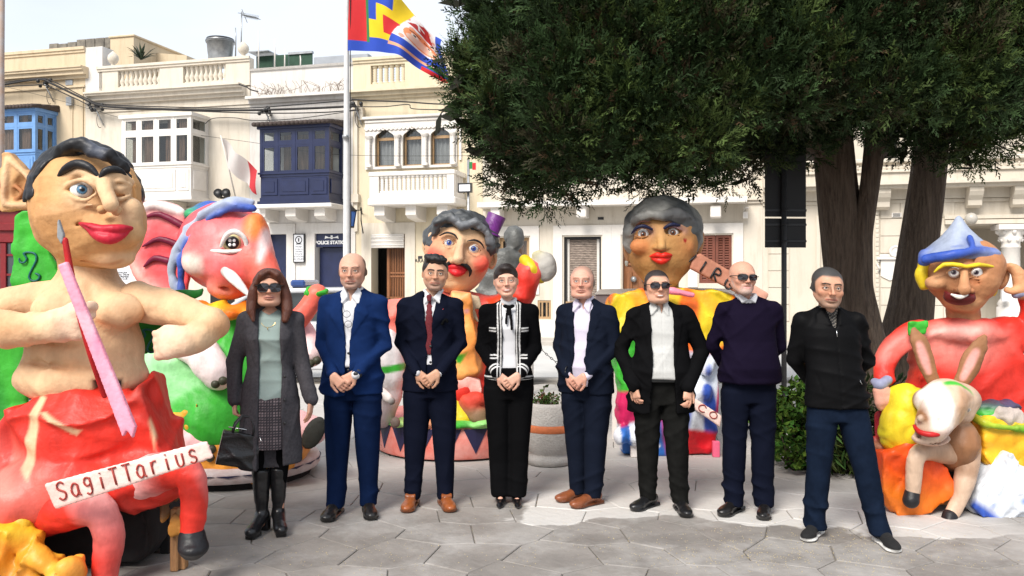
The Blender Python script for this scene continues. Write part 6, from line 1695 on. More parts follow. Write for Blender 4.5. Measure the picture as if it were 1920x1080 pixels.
def fist(s, w, d, n, t, r, col, kn=4, ln=3.2, curl=1.1):
 """big papier mache hand in px units: wrist, finger direction, back normal, across"""
 w, d, n, t = (np.array(a, float) for a in (w, d, n, t)); d = unit(d); t = unit(t); n = unit(n)
 c = w + d * r * 1.6
 for q in (-1.05, 0, 1.05): s.c([(*(w + t * q * r * .6), r * 1.15), (*(w + d * r * 2.4 + t * q * r * 1.1), r * 1.05)], col, k=r * .9)
 for i in range(kn):
  q = (i - (kn - 1) / 2) * r * 1.12; a = w + d * r * 2.6 + t * q; p1 = a + (d * math.cos(curl * .5) - n * math.sin(curl * .5)) * r * ln * .5; p2 = p1 + (d * math.cos(curl * 1.6) - n * math.sin(curl * 1.6)) * r * ln * .4; p3 = p2 + (d * math.cos(curl * 2.5) - n * math.sin(curl * 2.5)) * r * ln * .3
  s.c([(*a, r * .62), (*p1, r * .60), (*p2, r * .55), (*p3, r * .46)], col, k=r * .22)
 a = w + d * r * .8 + t * r * 1.6; s.c([(*a, r * .8), (*(a + d * r * 1.4 + t * r * .7), r * .62), (*(a + d * r * 2.6 + t * r * .2 - n * r * .5), r * .5)], col, k=r * .4)
def figeye(g, x, y, d, r, iris, M=None, ri=.5, white=(.80, .80, .78), look=(0, 0), pup=.22):
 s = g.S(1); s.e(x, y, d, r, r, r, col=white); s.e(x + look[0], y + look[1], d - r, r * ri, r * .6, r * ri, op='paint', col=BLK, soft=.8); s.e(x + look[0], y + look[1], d - r, r * ri * .86, r * .6, r * ri * .86, op='paint', col=iris, soft=.8); s.e(x + look[0], y + look[1], d - r, r * pup, r * .6, r * pup, op='paint', col=BLK, soft=.6)
 s.e(x + look[0] - r * .15, y + look[1] - r * .15, d - r, r * .09, r * .6, r * .09, op='paint', col=(.9, .9, .9), soft=.5)
 return s.build('eye', max(r * .09, .4) * g.m, M_pmg, g.root, smooth=0, pad=r * .3 * g.m)
# ================= Sagittarius =================
g = Fig('carnival_figure', 180, 4.75, 'huge winking archer figure with pointed ear, red lips and a Sagittarius board', 'carnival figure')
s = g.S(14); s.col = SKN
s.e(160, 372, 0, 96, 95, 100, SKN); s.e(172, 425, -8, 94, 92, 68, SKN, k=30); s.e(190, 462, -25, 62, 60, 36, SKN, k=24); s.e(212, 482, -40, 36, 34, 20, SKL, k=18)
s.e(205, 437, -60, 62, 42, 34, SKN, k=18)
s.c([(160, 470, 10, 50), (164, 512, 15, 50)], SKN, k=18)
s.e(125, 402, -68, 34, 26, 28, SKL, k=20); s.e(240, 396, -62, 26, 24, 26, SKL, k=16)
s.e(152, 354, -94, 30, 20, 17, k=10, op='s'); s.e(223, 352, -86, 24, 16, 14, k=10, op='s')
s.c([(112, 344, -72, 7), (150, 322, -92, 9), (186, 338, -98, 8)], SKL, k=8); s.c([(196, 338, -96, 8), (222, 328, -86, 8), (246, 342, -62, 6)], SKL, k=8)
s.c([(118, 355, -84, 4), (134, 342, -97, 4), (156, 337, -103, 4), (176, 347, -100, 4), (182, 360, -94, 3)], SKL, k=2); s.c([(118, 356, -84, 4), (136, 370, -94, 4), (160, 376, -98, 4), (180, 364, -94, 3)], SKL, k=2)
s.c([(124, 364, -80, 3), (146, 384, -92, 4), (172, 384, -96, 3)], SKL, k=3)
s.e(222, 355, -72, 23, 20, 14, SKL, k=3); s.c([(199, 352, -91, 3), (222, 360, -95, 3.5), (246, 354, -76, 3)], (.30, .13, .05), k=2, op='s')
s.c([(200, 345, -88, 3), (222, 338, -92, 4), (246, 347, -72, 3)], SKL, k=2); s.c([(202, 370, -90, 3), (224, 374, -90, 4), (244, 366, -72, 3)], SKL, k=2)
s.c([(192, 336, -96, 12), (200, 362, -112, 13), (208, 384, -122, 13)], SKL, k=10); s.e(190, 393, -106, 10, 12, 9, SKN, k=5); s.e(219, 395, -104, 9, 11, 9, SKN, k=5)
s.e(192, 402, -118, 7, 8, 4, (.22, .08, .03), k=2, op='s'); s.e(214, 404, -118, 6, 8, 4, (.22, .08, .03), k=2, op='s')
s.c([(178, 398, -112, 3), (158, 412, -104, 3), (142, 426, -92, 2)], k=5, op='s'); s.c([(228, 400, -100, 3), (244, 414, -92, 2)], k=5, op='s')
for i in range(3): s.c([(196 + i * 4, 318 - i * 10, -98, 2), (222 + i * 2, 312 - i * 10, -90, 2)], k=4, op='s')
s.c([(150, 485, -60, 2), (190, 500, -70, 2), (230, 490, -62, 2)], k=5, op='s')
s.mk('head', 2.3, fn=brush((SKL, 3, 5, .1, .8, .7), ((.42, .20, .075), 5, 7, .35, .6, .6)), crump=1.2, cf=2.4, seed=4)
s = g.S(8)   # hair
s.e(160, 368, 4, 101, 99, 103, BLK); s.e(168, 405, -70, 78, 80, 112, k=6, op='s'); s.e(120, 355, -80, 52, 70, 62, k=6, op='s'); s.e(214, 372, -70, 50, 70, 66, k=6, op='s'); s.e(150, 470, 0, 150, 150, 112, k=5, op='s')
s.c([(100, 292, -60, 9), (125, 276, -70, 13), (152, 270, -74, 14), (182, 286, -78, 11), (206, 292, -72, 12), (236, 318, -55, 8)], BLK, k=8)
s.mk('hair', 2.4, M_pmg, fn=brush(((.09, .10, .13), 6, (30, 8, 8), .35, .5, .8)), crump=2.2, cf=3, seed=9)
for pts in ([(106, 337, -82, 2.5), (122, 317, -94, 6.5), (145, 307, -100, 8), (168, 314, -104, 7), (184, 330, -106, 3.5)], [(188, 333, -108, 3.5), (196, 322, -106, 6), (212, 317, -100, 6.5), (228, 322, -88, 5), (238, 333, -76, 2.5)]):
 g.S(2).c(pts, BLK).mk('eyebrow', 1.5, M_pmg)
figeye(g, 153, 355, -80, 19, (.10, .25, .42), ri=.50, pup=.22)
s = g.S(3)
s.c([(150, 419, -99, 3), (170, 426, -112, 8), (190, 430, -114, 8), (212, 429, -116, 8), (230, 428, -108, 7), (246, 428, -92, 4)], (.45, .012, .03), k=3); s.c([(160, 424, -104, 3), (182, 441, -114, 9), (206, 447, -115, 11), (228, 440, -104, 8), (243, 430, -92, 3)], (.48, .015, .035), k=3)
s.c([(152, 421, -110, 1.5), (190, 440, -134, 2.5), (214, 440, -135, 2.5), (244, 429, -104, 1.5)], (.16, .0, .01), k=2, op='s'); s.mk('lips', 1.5, M_pmg)
for pts, nm in (([(14, 292), (22, 291), (50, 322), (78, 332), (76, 376), (60, 388), (12, 393), (3, 380), (10, 350)], 'ear'), ([(238, 316), (243, 318), (256, 350), (258, 376), (246, 372)], 'ear')):
 s = g.S(6); x0 = 60 if pts[0][0] < 100 else 250
 s.q(pts, -16, 8, SKN, off=4)
 if x0 == 60: s.e(34, 352, -20, 15, 14, 26, (.36, .15, .06), k=4, op='s', rot=(0, .25, 0)); s.c([(14, 300, -16, 5), (9, 345, -18, 6), (10, 382, -18, 6), (50, 384, -16, 5)], SKL, k=5); s.c([(20, 302, -16, 4), (48, 328, -18, 5), (70, 350, -18, 8)], SKL, k=5); s.c([(30, 350, -12, 4), (42, 362, -16, 5), (30, 374, -14, 4)], SKN, k=4)
 s.mk(nm, 2, fn=brush(((.62, .25, .14), 4, 12, .3, .6, .5)), crump=1, seed=12)
s = g.S(24); s.col = SKL
s.c([(164, 505, 12, 52), (164, 535, 10, 60)], SKL, k=20)
s.e(165, 572, 0, 100, 58, 52, SKL, k=26); s.e(158, 650, -4, 108, 66, 84, SKL, k=30); s.e(152, 708, -6, 122, 72, 52, SKL, k=24)
s.e(108, 580, -44, 46, 28, 34, SKL, k=14); s.e(222, 585, -44, 46, 28, 36, SKL, k=14); s.c([(165, 530, -50, 4), (167, 600, -64, 5), (160, 640, -72, 4)], k=8, op='s')
for y_, w in ((642, 90), (684, 96)): s.c([(150 - w, y_ - 6, -46, 2), (150, y_ + 8, -72, 3), (150 + w, y_ - 8, -46, 2)], k=16, op='s')
s.c([(186, 604, -64, 3), (222, 622, -64, 4), (260, 612, -40, 3)], (.60, .20, .08), k=7, op='s', soft=16)
s.q([(184, 710), (230, 710), (230, 742), (184, 742)], -140, -50, BLK, k=2, op='s')
s.mk('torso', 3.2, fn=brush(((.62, .25, .09), 13, (5, 5, 12), .30, .35, .75), ((.80, .62, .42), 17, 8, .3, .7, .5)), crump=2.2, cf=1.6, seed=21)
s = g.S(14); s.col = SKL
s.c([(96, 562, 0, 38), (30, 568, -8, 33), (-70, 588, -30, 32)], SKL, k=16); s.c([(-70, 592, -40, 38), (10, 618, -88, 34), (110, 612, -120, 25)], SKL, k=10)
fist(s, (112, 610, -120), (1, -.12, -.25), (0, .2, -1), (.15, -1, 0), 15, (.72, .50, .36), 4, 2.6, .85)
s.mk('arm', 2.6, fn=brush(((.72, .52, .38), 23, (3, 5, 9), .1, .7, .7), ((.50, .22, .09), 27, (4, 5, 14), .3, .3, .6)), crump=2, cf=1.8, seed=25)
s = g.S(12); s.col = SKL
s.c([(258, 566, 0, 38), (330, 582, -24, 33), (396, 606, -45, 29)], SKL, k=14); s.c([(398, 610, -50, 29), (366, 634, -82, 27), (338, 640, -96, 20)], SKL, k=5)
fist(s, (342, 638, -98), (-1, .18, -.15), (0, .1, -1), (-.15, -1, 0), 12.5, (.72, .50, .36), 4, 2.6, .9)
s.mk('arm', 2.6, fn=brush(((.72, .52, .38), 33, (3, 5, 9), .1, .7, .7), ((.50, .22, .09), 37, (4, 5, 14), .3, .3, .6)), crump=2, cf=1.8, seed=35)
s = g.S(2); s.c([(122, 450, -168, 5), (134, 520, -166, 6), (150, 590, -160, 6), (172, 668, -150, 6), (196, 742, -120, 5)], DRED); s.mk('arrow_shaft', 1.6, M_pmg, fn=brush(((.7, .3, .3), 3, 40, .5, .5)))
s = g.S(1); s.q([(110, 408), (121, 440), (120, 452), (116, 458), (108, 444)], -173, -165, (.25, .26, .27)); s.mk('arrow_head', 1.2, M_pmg)
s = g.S(1); s.q([(110, 497), (127, 490), (256, 800), (250, 822), (240, 806), (232, 820)], -186, -174, (.80, .30, .40)); s.mk('lath', 2, fn=brush(((.85, .55, .60), 8, 14, .0, .6), ((.55, .08, .22), 9, (30, 5, 6), .55, .3, .7)))
def redfn(V, C):
 n = cheap_noise(41, (7, 5, 6))(V[:, 0], V[:, 1], V[:, 2]); m = cheap_noise(43, (22, 8, 8))(V[:, 0], V[:, 1], V[:, 2])
 w = np.clip(n * 1.6 + .25, 0, .85)[:, None] * np.clip((V[:, 2:3] - .25) * 2.5, 0, 1); C = C * (1 - w) + w * np.array((.82, .28, .22)); w = np.clip((m - .4) * 2, 0, .6)[:, None]
 return C * (1 - w) + w * np.array(DRED)
s = g.S(22); s.col = RED
s.q([(20, 780), (60, 752), (54, 770), (130, 722), (150, 716), (235, 800), (258, 722), (266, 760), (283, 716), (300, 770), (322, 870), (330, 900), (300, 930), (10, 960), (-20, 900)], -66, 60, RED, off=4, k=12)
s.e(160, 800, -30, 118, 80, 90, RED, k=20); s.e(160, 890, -30, 150, 100, 62, RED, k=20); s.e(70, 930, -60, 100, 85, 58, RED, k=20); s.e(270, 895, -30, 92, 76, 54, RED, k=20); s.e(10, 900, 20, 90, 90, 84, RED, k=20)
s.q([(44, 770), (52, 745), (66, 752), (60, 900), (36, 880)], -160, -60, SKL, op='paint', soft=5); s.q([(55, 780), (66, 778), (140, 812), (130, 822)], -200, -60, SKL, op='paint', soft=4); s.q([(262, 720), (268, 715), (262, 860), (250, 800)], -200, -60, SKL, op='paint', soft=5)
s.folds(.026, 5, 6, (12, 26), tilt=.5, vert=.8); s.mk('red_drape', 3.2, M_pmg, fn=redfn, crump=3.2, cf=1.3, seed=44)
def legfn(V, C):
 n = cheap_noise(51, (6, 5, 3))(V[:, 0], V[:, 1], V[:, 2]); zz = np.clip((V[:, 2] - .15) / .45, 0, 1); w = np.clip(n * .9 + zz * .6 - .2, 0, .95)[:, None] * (V[:, 0:1] > -9)
 return C * (1 - w) + w * np.array((.88, .62, .60)) if True else C
for (pts, hoof) in (([(262, 905, -60, 38), (310, 882, -95, 34), (352, 888, -112, 27), (364, 925, -112, 24), (360, 1000, -105, 20)], (360, 1018, -108)), ([(80, 960, -70, 46), (150, 948, -110, 38), (190, 962, -120, 29), (203, 1010, -118, 26), (196, 1085, -110, 22)], (195, 1110, -110)), ([(80, 920, -40, 60), (40, 985, -50, 40), (20, 1060, -30, 30)], (20, 1090, -30))):
 s = g.S(14); s.col = RED; s.c(pts, RED, k=16); s.mk('horse_leg', 2.6, M_pmg, fn=legfn, crump=1.5, cf=2, seed=55)
 x, y, d = hoof; s = g.S(6); s.col = BLK; s.c([(x, y - 12, d, 22), (x + 2, y + 6, d - 4, 24)], BLK); s.e(x + 3, y + 10, d - 12, 24, 26, 13, BLK, k=6); s.mk('hoof', 2.2, M_pmg, fn=brush(((.5, .5, .48), 5, 30, .95, .2)), crump=1)
s = g.S(3); s.q([(-60, 900), (300, 900), (318, 1000), (300, 1030), (-60, 1030)], -30, 160, (.012, .01, .01)); s.mk('cart_inside_shade', 6, M_char, crump=3)  # solid dark block, the shade inside the cart put into its colour
for x, y0, y1, d, w in ((318, 955, 1078, -40, 7), (334, 965, 1046, -30, 6), (300, 940, 1082, 60, 9)):
 a, b = g.p(x, y0, d), g.p(x + 6, y1, d); z = max(b[2], .0); MB().box(a[0], a[0] + w * g.m * 2, a[1], a[1] + .06, 0.0, a[2], bev=.006).build('timber', M_timber if x != 300 else M_char, g.root)  # the rear post takes the near-black shade colour
s = g.S(4); s.q([(300, 935), (335, 925), (342, 1000), (318, 1010), (322, 960), (305, 975)], -50, -38, (.45, .20, .04)); s.mk('torn_paper', 2.5, crump=3, fn=brush(((.1, .05, .02), 5, 18, .2, .4)))
s = g.S(12)
for (x, y, r, c) in ((20, 1010, 52, ORG), (70, 1050, 46, (.75, .42, .03)), (-20, 1060, 60, ORG), (120, 1075, 36, (.80, .30, .05)), (40, 1085, 50, (.62, .45, .03))): s.e(x, y, -150 + (x % 30), r, r * .7, r * .7, c, k=8, soft=16)
s.mk('orange_paper', 3.4, M_pmg, fn=brush((YEL, 3, 9, .35, .5, .7), (DRED, 6, 12, .6, .5, .5)), crump=8, cf=2.2, seed=61)
s = g.S(2); s.q([(27, 400), (58, 396), (128, 540), (150, 560), (150, 700), (20, 700), (16, 690)], 110, 122, GRN); s.q([(-60, 640), (60, 640), (40, 860), (-60, 1000)], 100, 112, GRN, off=4)
s.q([(256, 575), (300, 548), (382, 540), (378, 552), (358, 570), (300, 562), (345, 640), (268, 668)], 70, 80, DGRN)
s.mk('green_wing', 3.2, M_pmg, fn=brush((YEL, 7, (3, 3, 4), .35, .5, .45), (DGRN, 8, (12, 4, 3), .45, .3, .7)), crump=1.5)
for (x0, y0, k) in ((0, 0, 1), (225, 145, .8)):
 s = g.S(1); P_ = [(36, 485), (38, 492), (46, 492), (50, 484), (44, 475), (54, 473), (66, 476), (68, 488), (60, 504), (54, 520), (62, 527), (72, 524), (74, 516), (67, 513)]
 s.c([(x0 + 36 + (x - 36) * k, y0 + 473 + (y - 473) * k, 108 if k == 1 else 68, 2.2) for x, y in P_], (.01, .10, .10)); s.mk('swirl', 1.3, M_pmg)
s = g.S(.5); s.q([(82, 907), (388, 826), (401, 858), (104, 956)], -196, -190, (.80, .48, .42)); bd = s.mk('name_board', 2.4, fn=brush(((.84, .62, .56), 8, 6, -.1, .8, .8)))
GL = {'S': [[(.8, .85), (.55, 1), (.2, .9), (.15, .65), (.5, .5), (.8, .35), (.75, .1), (.4, 0), (.1, .15)]], 'a': [[(.75, .6), (.45, .72), (.15, .5), (.12, .2), (.4, 0), (.7, .15), (.78, .6), (.78, .1), (.95, 0)]],
   'g': [[(.75, .75), (.4, .85), (.15, .65), (.3, .4), (.7, .45), (.75, .8), (.75, .1), (.5, -.1), (.2, 0)]], 'i': [[(.5, .65), (.5, 0)], [(.5, .85), (.5, .9)]], 'T': [[(.1, .95), (.9, .95)], [(.5, .95), (.5, 0)]], 'r': [[(.3, .7), (.3, 0)], [(.3, .45), (.5, .68), (.8, .68)]], 'u': [[(.15, .7), (.18, .15), (.45, 0), (.75, .15), (.78, .7)]], 's': [[(.75, .62), (.5, .75), (.2, .62), (.3, .42), (.7, .3), (.7, .08), (.4, 0), (.12, .1)]]}
def board_letters(g, txt, x0, y0, x1, y1, h, d, col, r=1.6, wf=.75, name='letter'):
 n = len(txt); L_ = math.hypot(x1 - x0, y1 - y0); ux, uy = (x1 - x0) / L_, (y1 - y0) / L_
 for i, ch in enumerate(txt):
  o = (i + .12) * L_ / n; w = L_ / n * wf
  for st in GL[ch]:
   pts = []
   for (a, b) in st: pts.append(g.p(x0 + ux * (o + a * w) + uy * b * h, y0 + uy * (o + a * w) - ux * b * h, d))
   if len(pts) > 2: pts = crom(pts, 3)
   MB().tube(pts, r * g.m, 6).build(name, col, bd)
M_rpaint = mat('dark red paint', (.30, .03, .02), .6, .2, 9, 0)
board_letters(g, 'SagiTTarius', 108, 940, 378, 864, 34, -197.5, M_rpaint)
# ================= Elephant =================
g = Fig('carnival_figure', 440, 6.9, 'pink elephant figure with a blue bonnet, raised trunk and green dress on a round base', 'carnival figure')
PK = (.78, .085, .10); PKL = (.80, .33, .30)
s = g.S(14); s.col = PK
s.e(420, 462, 0, 84, 84, 82, PK); s.e(450, 500, -40, 60, 56, 52, PK, k=24); s.e(478, 470, -50, 30, 40, 70, PK, k=20); s.e(440, 457, -62, 36, 24, 24, (.80, .52, .50), k=12, soft=10); s.e(372, 492, -62, 28, 20, 24, PKL, k=16, soft=14)
s.e(425, 540, -40, 34, 34, 22, PKL, k=14, soft=8); s.c([(410, 525, -66, 5), (440, 560, -80, 6), (470, 560, -80, 4)], (.5, .12, .10), k=5, op='s')
s.c([(478, 485, -66, 34), (500, 520, -80, 28), (512, 575, -80, 24), (530, 612, -70, 22), (560, 598, -64, 20), (580, 572, -60, 18), (594, 552, -58, 19)], (.80, .14, .10), k=14, soft=14)
s.e(436, 455, -88, 23, 12, 17, k=4, op='s'); s.e(368, 495, -60, 22, 40, 18, (.85, .72, .62), op='paint', soft=18); s.e(482, 425, -60, 20, 50, 30, (.82, .22, .05), op='paint', soft=20); s.e(500, 470, -60, 9, 50, 40, (.82, .6, .58), op='paint', soft=10)
s.mk('head', 3, M_pmg, fn=brush((PKL, 4, 4, .45, .6, .3), (ORG, 9, 5, .6, .5, .4)), crump=.9, seed=3)
s = g.S(3); s.c([(414, 462, -91, 3), (424, 442, -99, 4.5), (440, 434, -102, 5), (458, 446, -96, 4.5), (464, 466, -90, 4)], WHT); s.c([(396, 470, -84, 3), (430, 472, -94, 4), (464, 468, -90, 3)], WHT); s.mk('eyelid', 1.5, M_pmg)
figeye(g, 436, 455, -72, 19, BLK, ri=.68, white=(.50, .47, .25), pup=.3)
for x, y in ((431, 451), (439, 451), (431, 459), (439, 459)): s = g.S(.3); s.e(x, y, -93, 3, 2, 3, (.85, .85, .85)); s.mk('eye_glint', .8, M_pmg, smooth=0)
s = g.S(5); s.e(594, 548, -60, 22, 20, 12, GRN); s.e(590, 540, -72, 13, 14, 8, DGRN, k=3, op='s'); s.mk('trunk_tip', 2, M_pmg, crump=2.5, cf=5)
s = g.S(4); s.c([(423, 508, -84, 9), (436, 520, -98, 10), (455, 540, -108, 7), (468, 556, -114, 2.5)], WHT); s.e(424, 504, -86, 12, 10, 12, (.35, .33, .33), k=5); s.mk('tusk', 2, M_pmg)
s = g.S(8); s.q([(345, 408), (332, 390), (290, 380), (262, 392), (258, 430), (248, 462), (240, 485), (262, 520), (300, 560), (345, 585), (352, 520)], -8, 8, PK, off=5); s.c([(262, 395, -6, 8), (290, 384, -8, 8), (338, 396, -6, 8)], WHT, soft=12); s.c([(246, 484, -6, 7), (270, 525, -6, 7), (320, 570, -6, 8)], (.85, .45, .38), soft=8)
s.mk('ear', 2.6, M_pmg, fn=brush(((.88, .22, .20), 5, 8, .2, .6, .6)), crump=1.2)
for P_ in ([(270, 408), (300, 402), (345, 425)], [(268, 462), (300, 448), (340, 462)], [(270, 500), (290, 484), (318, 490)]):
 s = g.S(3); s.c([(x, y, -12, r) for (x, y), r in zip(P_, (2.5, 5.5, 7))], (.16, .008, .035)); s.mk('ear_rib', 2, M_pmg)
s = g.S(5); s.c([(472, 382, -48, 7), (430, 380, -58, 9), (396, 393, -62, 9), (364, 420, -60, 9), (338, 460, -54, 9), (322, 500, -50, 9), (327, 532, -48, 9), (340, 552, -46, 7)], (.36, .40, .47), soft=4); s.c([(474, 392, -58, 9), (430, 392, -62, 8), (395, 410, -66, 7), (360, 445, -66, 6), (340, 490, -60, 7), (340, 545, -56, 6)], BLU, soft=5)
s.e(410, 408, 30, 62, 60, 30, BLU, k=8); s.e(368, 402, 0, 18, 24, 12, GRN, k=6)
s.mk('bonnet', 2.5, M_pmg, fn=brush((WHT, 5, 11, .55, .5, .5)), crump=2.4, cf=3)
s = g.S(8)
for i in range(9): s.e(335 + i * 20, 578 + 9 * (i % 2) + abs(i - 4), -46 - 8 * (i % 3), 19, 26, 14, (ORG, YEL, (.8, .12, .02))[i % 3], soft=7, rot=(0, .5 - .12 * i, 0))
s.mk('ruff', 2.6, M_pmg, crump=3, cf=4)
s = g.S(18); s.col = LGR
s.e(350, 720, 0, 96, 90, 125, LGR); s.e(400, 790, -30, 92, 90, 80, GRN, k=30, soft=40); s.e(440, 700, 0, 90, 80, 100, GRN, k=30, soft=30); s.e(300, 760, 0, 60, 60, 90, LGR); s.q([(345, 588), (470, 590), (520, 680), (330, 690)], -40, 40, GRN, off=8)
s.folds(.012, 5, 5, (10, 20), tilt=1.2, vert=.6); s.mk('dress', 3.4, M_pmg, fn=brush(((.60, .82, .62), 7, (4, 4, 3), .0, .7, .8), (DGRN, 9, (8, 6, 5), .75, .4, .6)), crump=2.5, cf=1.6)
for pts, nails in (([(330, 640, -60, 24), (375, 660, -84, 30), (400, 690, -92, 30), (408, 705, -94, 26)], [(404, 720), (418, 714)]), ([(560, 615, -30, 24), (578, 650, -44, 26), (584, 664, -50, 24)], [(594, 676), (582, 682)]), ([(310, 820, -70, 34), (350, 826, -86, 36), (380, 838, -92, 30)], [(398, 842), (394, 858)]), ([(560, 800, -50, 30), (585, 806, -50, 28)], [(600, 790), (608, 800)])):
 s = g.S(10); s.col = PKL; s.c(pts, (.86, .50, .50), k=12); s.mk('limb', 2.8, M_pmg, fn=brush(((.90, .80, .78), 5, 5, -.1, .6, .8), (PK, 6, 6, .5, .4, .7)), crump=1.2)
 for x, y in nails: s = g.S(2); s.e(x, y, pts[-1][2] - 20, 8, 8, 8, (.05, .05, .03)); s.mk('nail', 1.6, M_pmg)
s = g.S(3); s.e(588, 812, -84, 18, 6, 32, (.035, .035, .03), rot=(0, .5, 0)); s.mk('foot_sole', 2, M_pm)
s = g.S(8); s.q([(306, 800), (330, 776), (370, 764), (400, 780), (420, 806), (412, 830), (390, 812), (350, 800), (318, 812)], -110, -84, (.72, .36, .03), off=3); s.mk('flower_frill', 2.4, M_pmg, fn=brush((YEL, 5, (14, 5, 5), .0, .4, .8), ((.7, .08, .01), 6, (14, 5, 5), .5, .3, .8)), crump=3, cf=4)
s = g.S(10); s.q([(380, 870), (430, 880), (500, 885), (540, 870), (576, 836), (560, 800), (500, 800), (400, 830)], -110, 60, (.75, .30, .04), off=6); s.mk('orange_cloth', 3.2, M_pmg, fn=brush((YEL, 5, 7, .2, .4, .7), (GRN, 8, 5, .7, .3, .8)), crump=4, cf=3)
def drum(g, x0, x1, y_top, y_bot, cx, ground_gap, colA, colB, n=22, rim=None, label=None):
 """round painted base with pennants"""
 r = (x1 - x0) / 2 * g.m; c = g.p((x0 + x1) / 2, 520, 0); c[1] = cx * g.m
 z1 = CAM_H - (y_top - HZ) * (g.Y - r * .9) / F_PX; z0 = ground_gap
 m = MB().lathe([(r * .98, z0), (r, z0 + .02), (r, z1 - .03), (r * .97, z1), (.02, z1 + .01)], 48, (c[0], c[1], 0), cap=False); o = m.build('base', colA, g.root)
 for i in range(n):
  a0 = 2 * math.pi * i / n; w = 2 * math.pi / n
  if math.sin(a0) > .35: continue
  P_ = []
  for (t, z) in ((0, z1 - .03), (.5, z1 - .03), (1, z1 - .03), (.5, z0 + .05)): P_.append((c[0] + (r + .007) * math.cos(a0 + (t - .5) * w * .92), c[1] + (r + .007) * math.sin(a0 + (t - .5) * w * .92), z))
  q = MB(); q.add(P_ + [(p[0] - .006 * math.cos(a0), p[1] - .006 * math.sin(a0), p[2]) for p in P_], [(0, 3, 1), (1, 3, 2), (4, 5, 7), (5, 6, 7), (0, 4, 7, 3), (2, 3, 7, 6)]); q.build('pennant', colB, o)
 m = MB().lathe([(r * .9, .0), (r * .9, z0 + .01)], 24, (c[0], c[1], 0), cap=False); m.build('plinth', M_char, g.root)  # recessed near-black ring, paints in the shadow under the base
 return o, z1
M_w1 = mat('white painted base', (.66, .60, .58), .6, .15, 6, .3, 20, col2=(.50, .36, .34)); M_n1 = mat('navy paint pennant', (.018, .016, .06), .5, .2, 6, .1, 20); M_p1 = mat('salmon painted base', (.78, .16, .12), .6, .2, 6, .4, 16, col2=(.85, .38, .33))
drum(g, 270, 592, 888, 935, 20, .06, M_w1, M_n1, 24)
# ================= moustache man =================
g = Fig('carnival_figure', 862, 7.9, 'moustached figure with grey hair and a small purple hat raising one arm', 'carnival figure')
SK = (.62, .42, .24); CHK = (.72, .09, .06)
hd = empty('head_turn', (0, 0, 0)); bpy.data.objects.remove(hd)
s = g.S(8); s.col = SK
s.e(862, 462, 0, 66, 62, 64, SK); s.e(856, 500, -8, 54, 54, 50, SK, k=18); s.e(850, 532, -22, 30, 30, 15, SK, k=12)
s.e(822, 478, -42, 20, 18, 17, CHK, k=10, soft=14); s.e(898, 494, -40, 18, 18, 16, CHK, k=10, soft=14)
s.e(842, 455, -62, 17, 12, 10, k=6, op='s', rot=(0, .2, 0)); s.e(888, 466, -58, 17, 12, 10, k=6, op='s', rot=(0, .2, 0))
s.c([(864, 450, -60, 7), (861, 470, -70, 8), (859, 486, -78, 10)], (.68, .47, .29), k=6); s.e(849, 489, -68, 6, 8, 6, SK, k=3); s.e(870, 492, -66, 6, 8, 6, SK, k=3)
for (x, y) in ((842, 455), (888, 466)): s.c([(x - 14, y + 1, -54, 1.6), (x, y - 8, -63, 2), (x + 14, y + 3, -54, 1.6)], (.30, .14, .07), k=1); s.c([(x - 13, y + 3, -54, 1.4), (x, y + 9, -62, 1.6), (x + 13, y + 4, -54, 1.4)], SK, k=1)
s.mk('head', 2, M_pm, fn=brush(((.70, .50, .32), 3, 4, .2, .6, .6)), crump=.7, seed=4)
s = g.S(4); s.e(864, 455, 6, 71, 66, 62, (.06, .065, .07)); s.e(862, 510, -42, 62, 60, 62, k=4, op='s'); s.e(845, 445, -75, 34, 42, 28, k=4, op='s'); s.e(895, 455, -70, 30, 42, 28, k=4, op='s'); s.e(860, 540, 0, 100, 100, 58, k=4, op='s')
s.c([(812, 440, -50, 7), (820, 420, -56, 9), (842, 408, -58, 10), (866, 424, -64, 8), (890, 418, -60, 9), (915, 440, -46, 8), (925, 470, -30, 6)], (.06, .065, .07), k=5)
s.mk('hair', 1.9, M_pmg, fn=brush(((.26, .27, .29), 6, (10, 6, 14), .0, .5, .8)), crump=2.6, cf=5, seed=8)
for pts in ([(824, 442, -58, 1.2), (838, 436, -63, 2), (852, 440, -66, 1.8), (858, 448, -66, 1)], [(876, 452, -64, 1), (890, 450, -62, 2), (902, 456, -56, 1.8), (908, 466, -50, 1)]): g.S(1).c(pts, BLK).mk('eyebrow', 1, M_pmg, smooth=0)
figeye(g, 842, 455, -51, 9, (.06, .12, .5), ri=.55, pup=.25); figeye(g, 888, 466, -47, 9, (.06, .12, .5), ri=.55, pup=.25)
s = g.S(2); s.c([(838, 500, -62, 3), (856, 500, -68, 6), (874, 506, -62, 3)], (.55, .015, .02)); s.c([(842, 506, -62, 3), (856, 512, -68, 7), (870, 511, -62, 3)], (.55, .015, .02)); s.c([(836, 504, -70, 1), (856, 506, -77, 1.5), (876, 508, -70, 1)], (.12, 0, 0), k=1, op='s'); s.mk('lips', 1.2, M_pmg)
s = g.S(2); s.c([(834, 512, -58, 1.5), (836, 498, -63, 3.5), (850, 491, -70, 4), (862, 494, -72, 3), (874, 498, -68, 4), (882, 508, -62, 3.5), (880, 518, -58, 1.5)], BLK); s.mk('moustache', 1.2, M_pmg)
for (x, y, sx) in ((924, 488, 1), (800, 464, -1)): s = g.S(3); s.e(x, y, 0, 8, 10, 18, SK, rot=(0, sx * .2, 0)); s.e(x, y, -9, 4, 6, 10, (.4, .2, .1), k=2, op='s'); s.mk('ear', 1.5, M_pm)
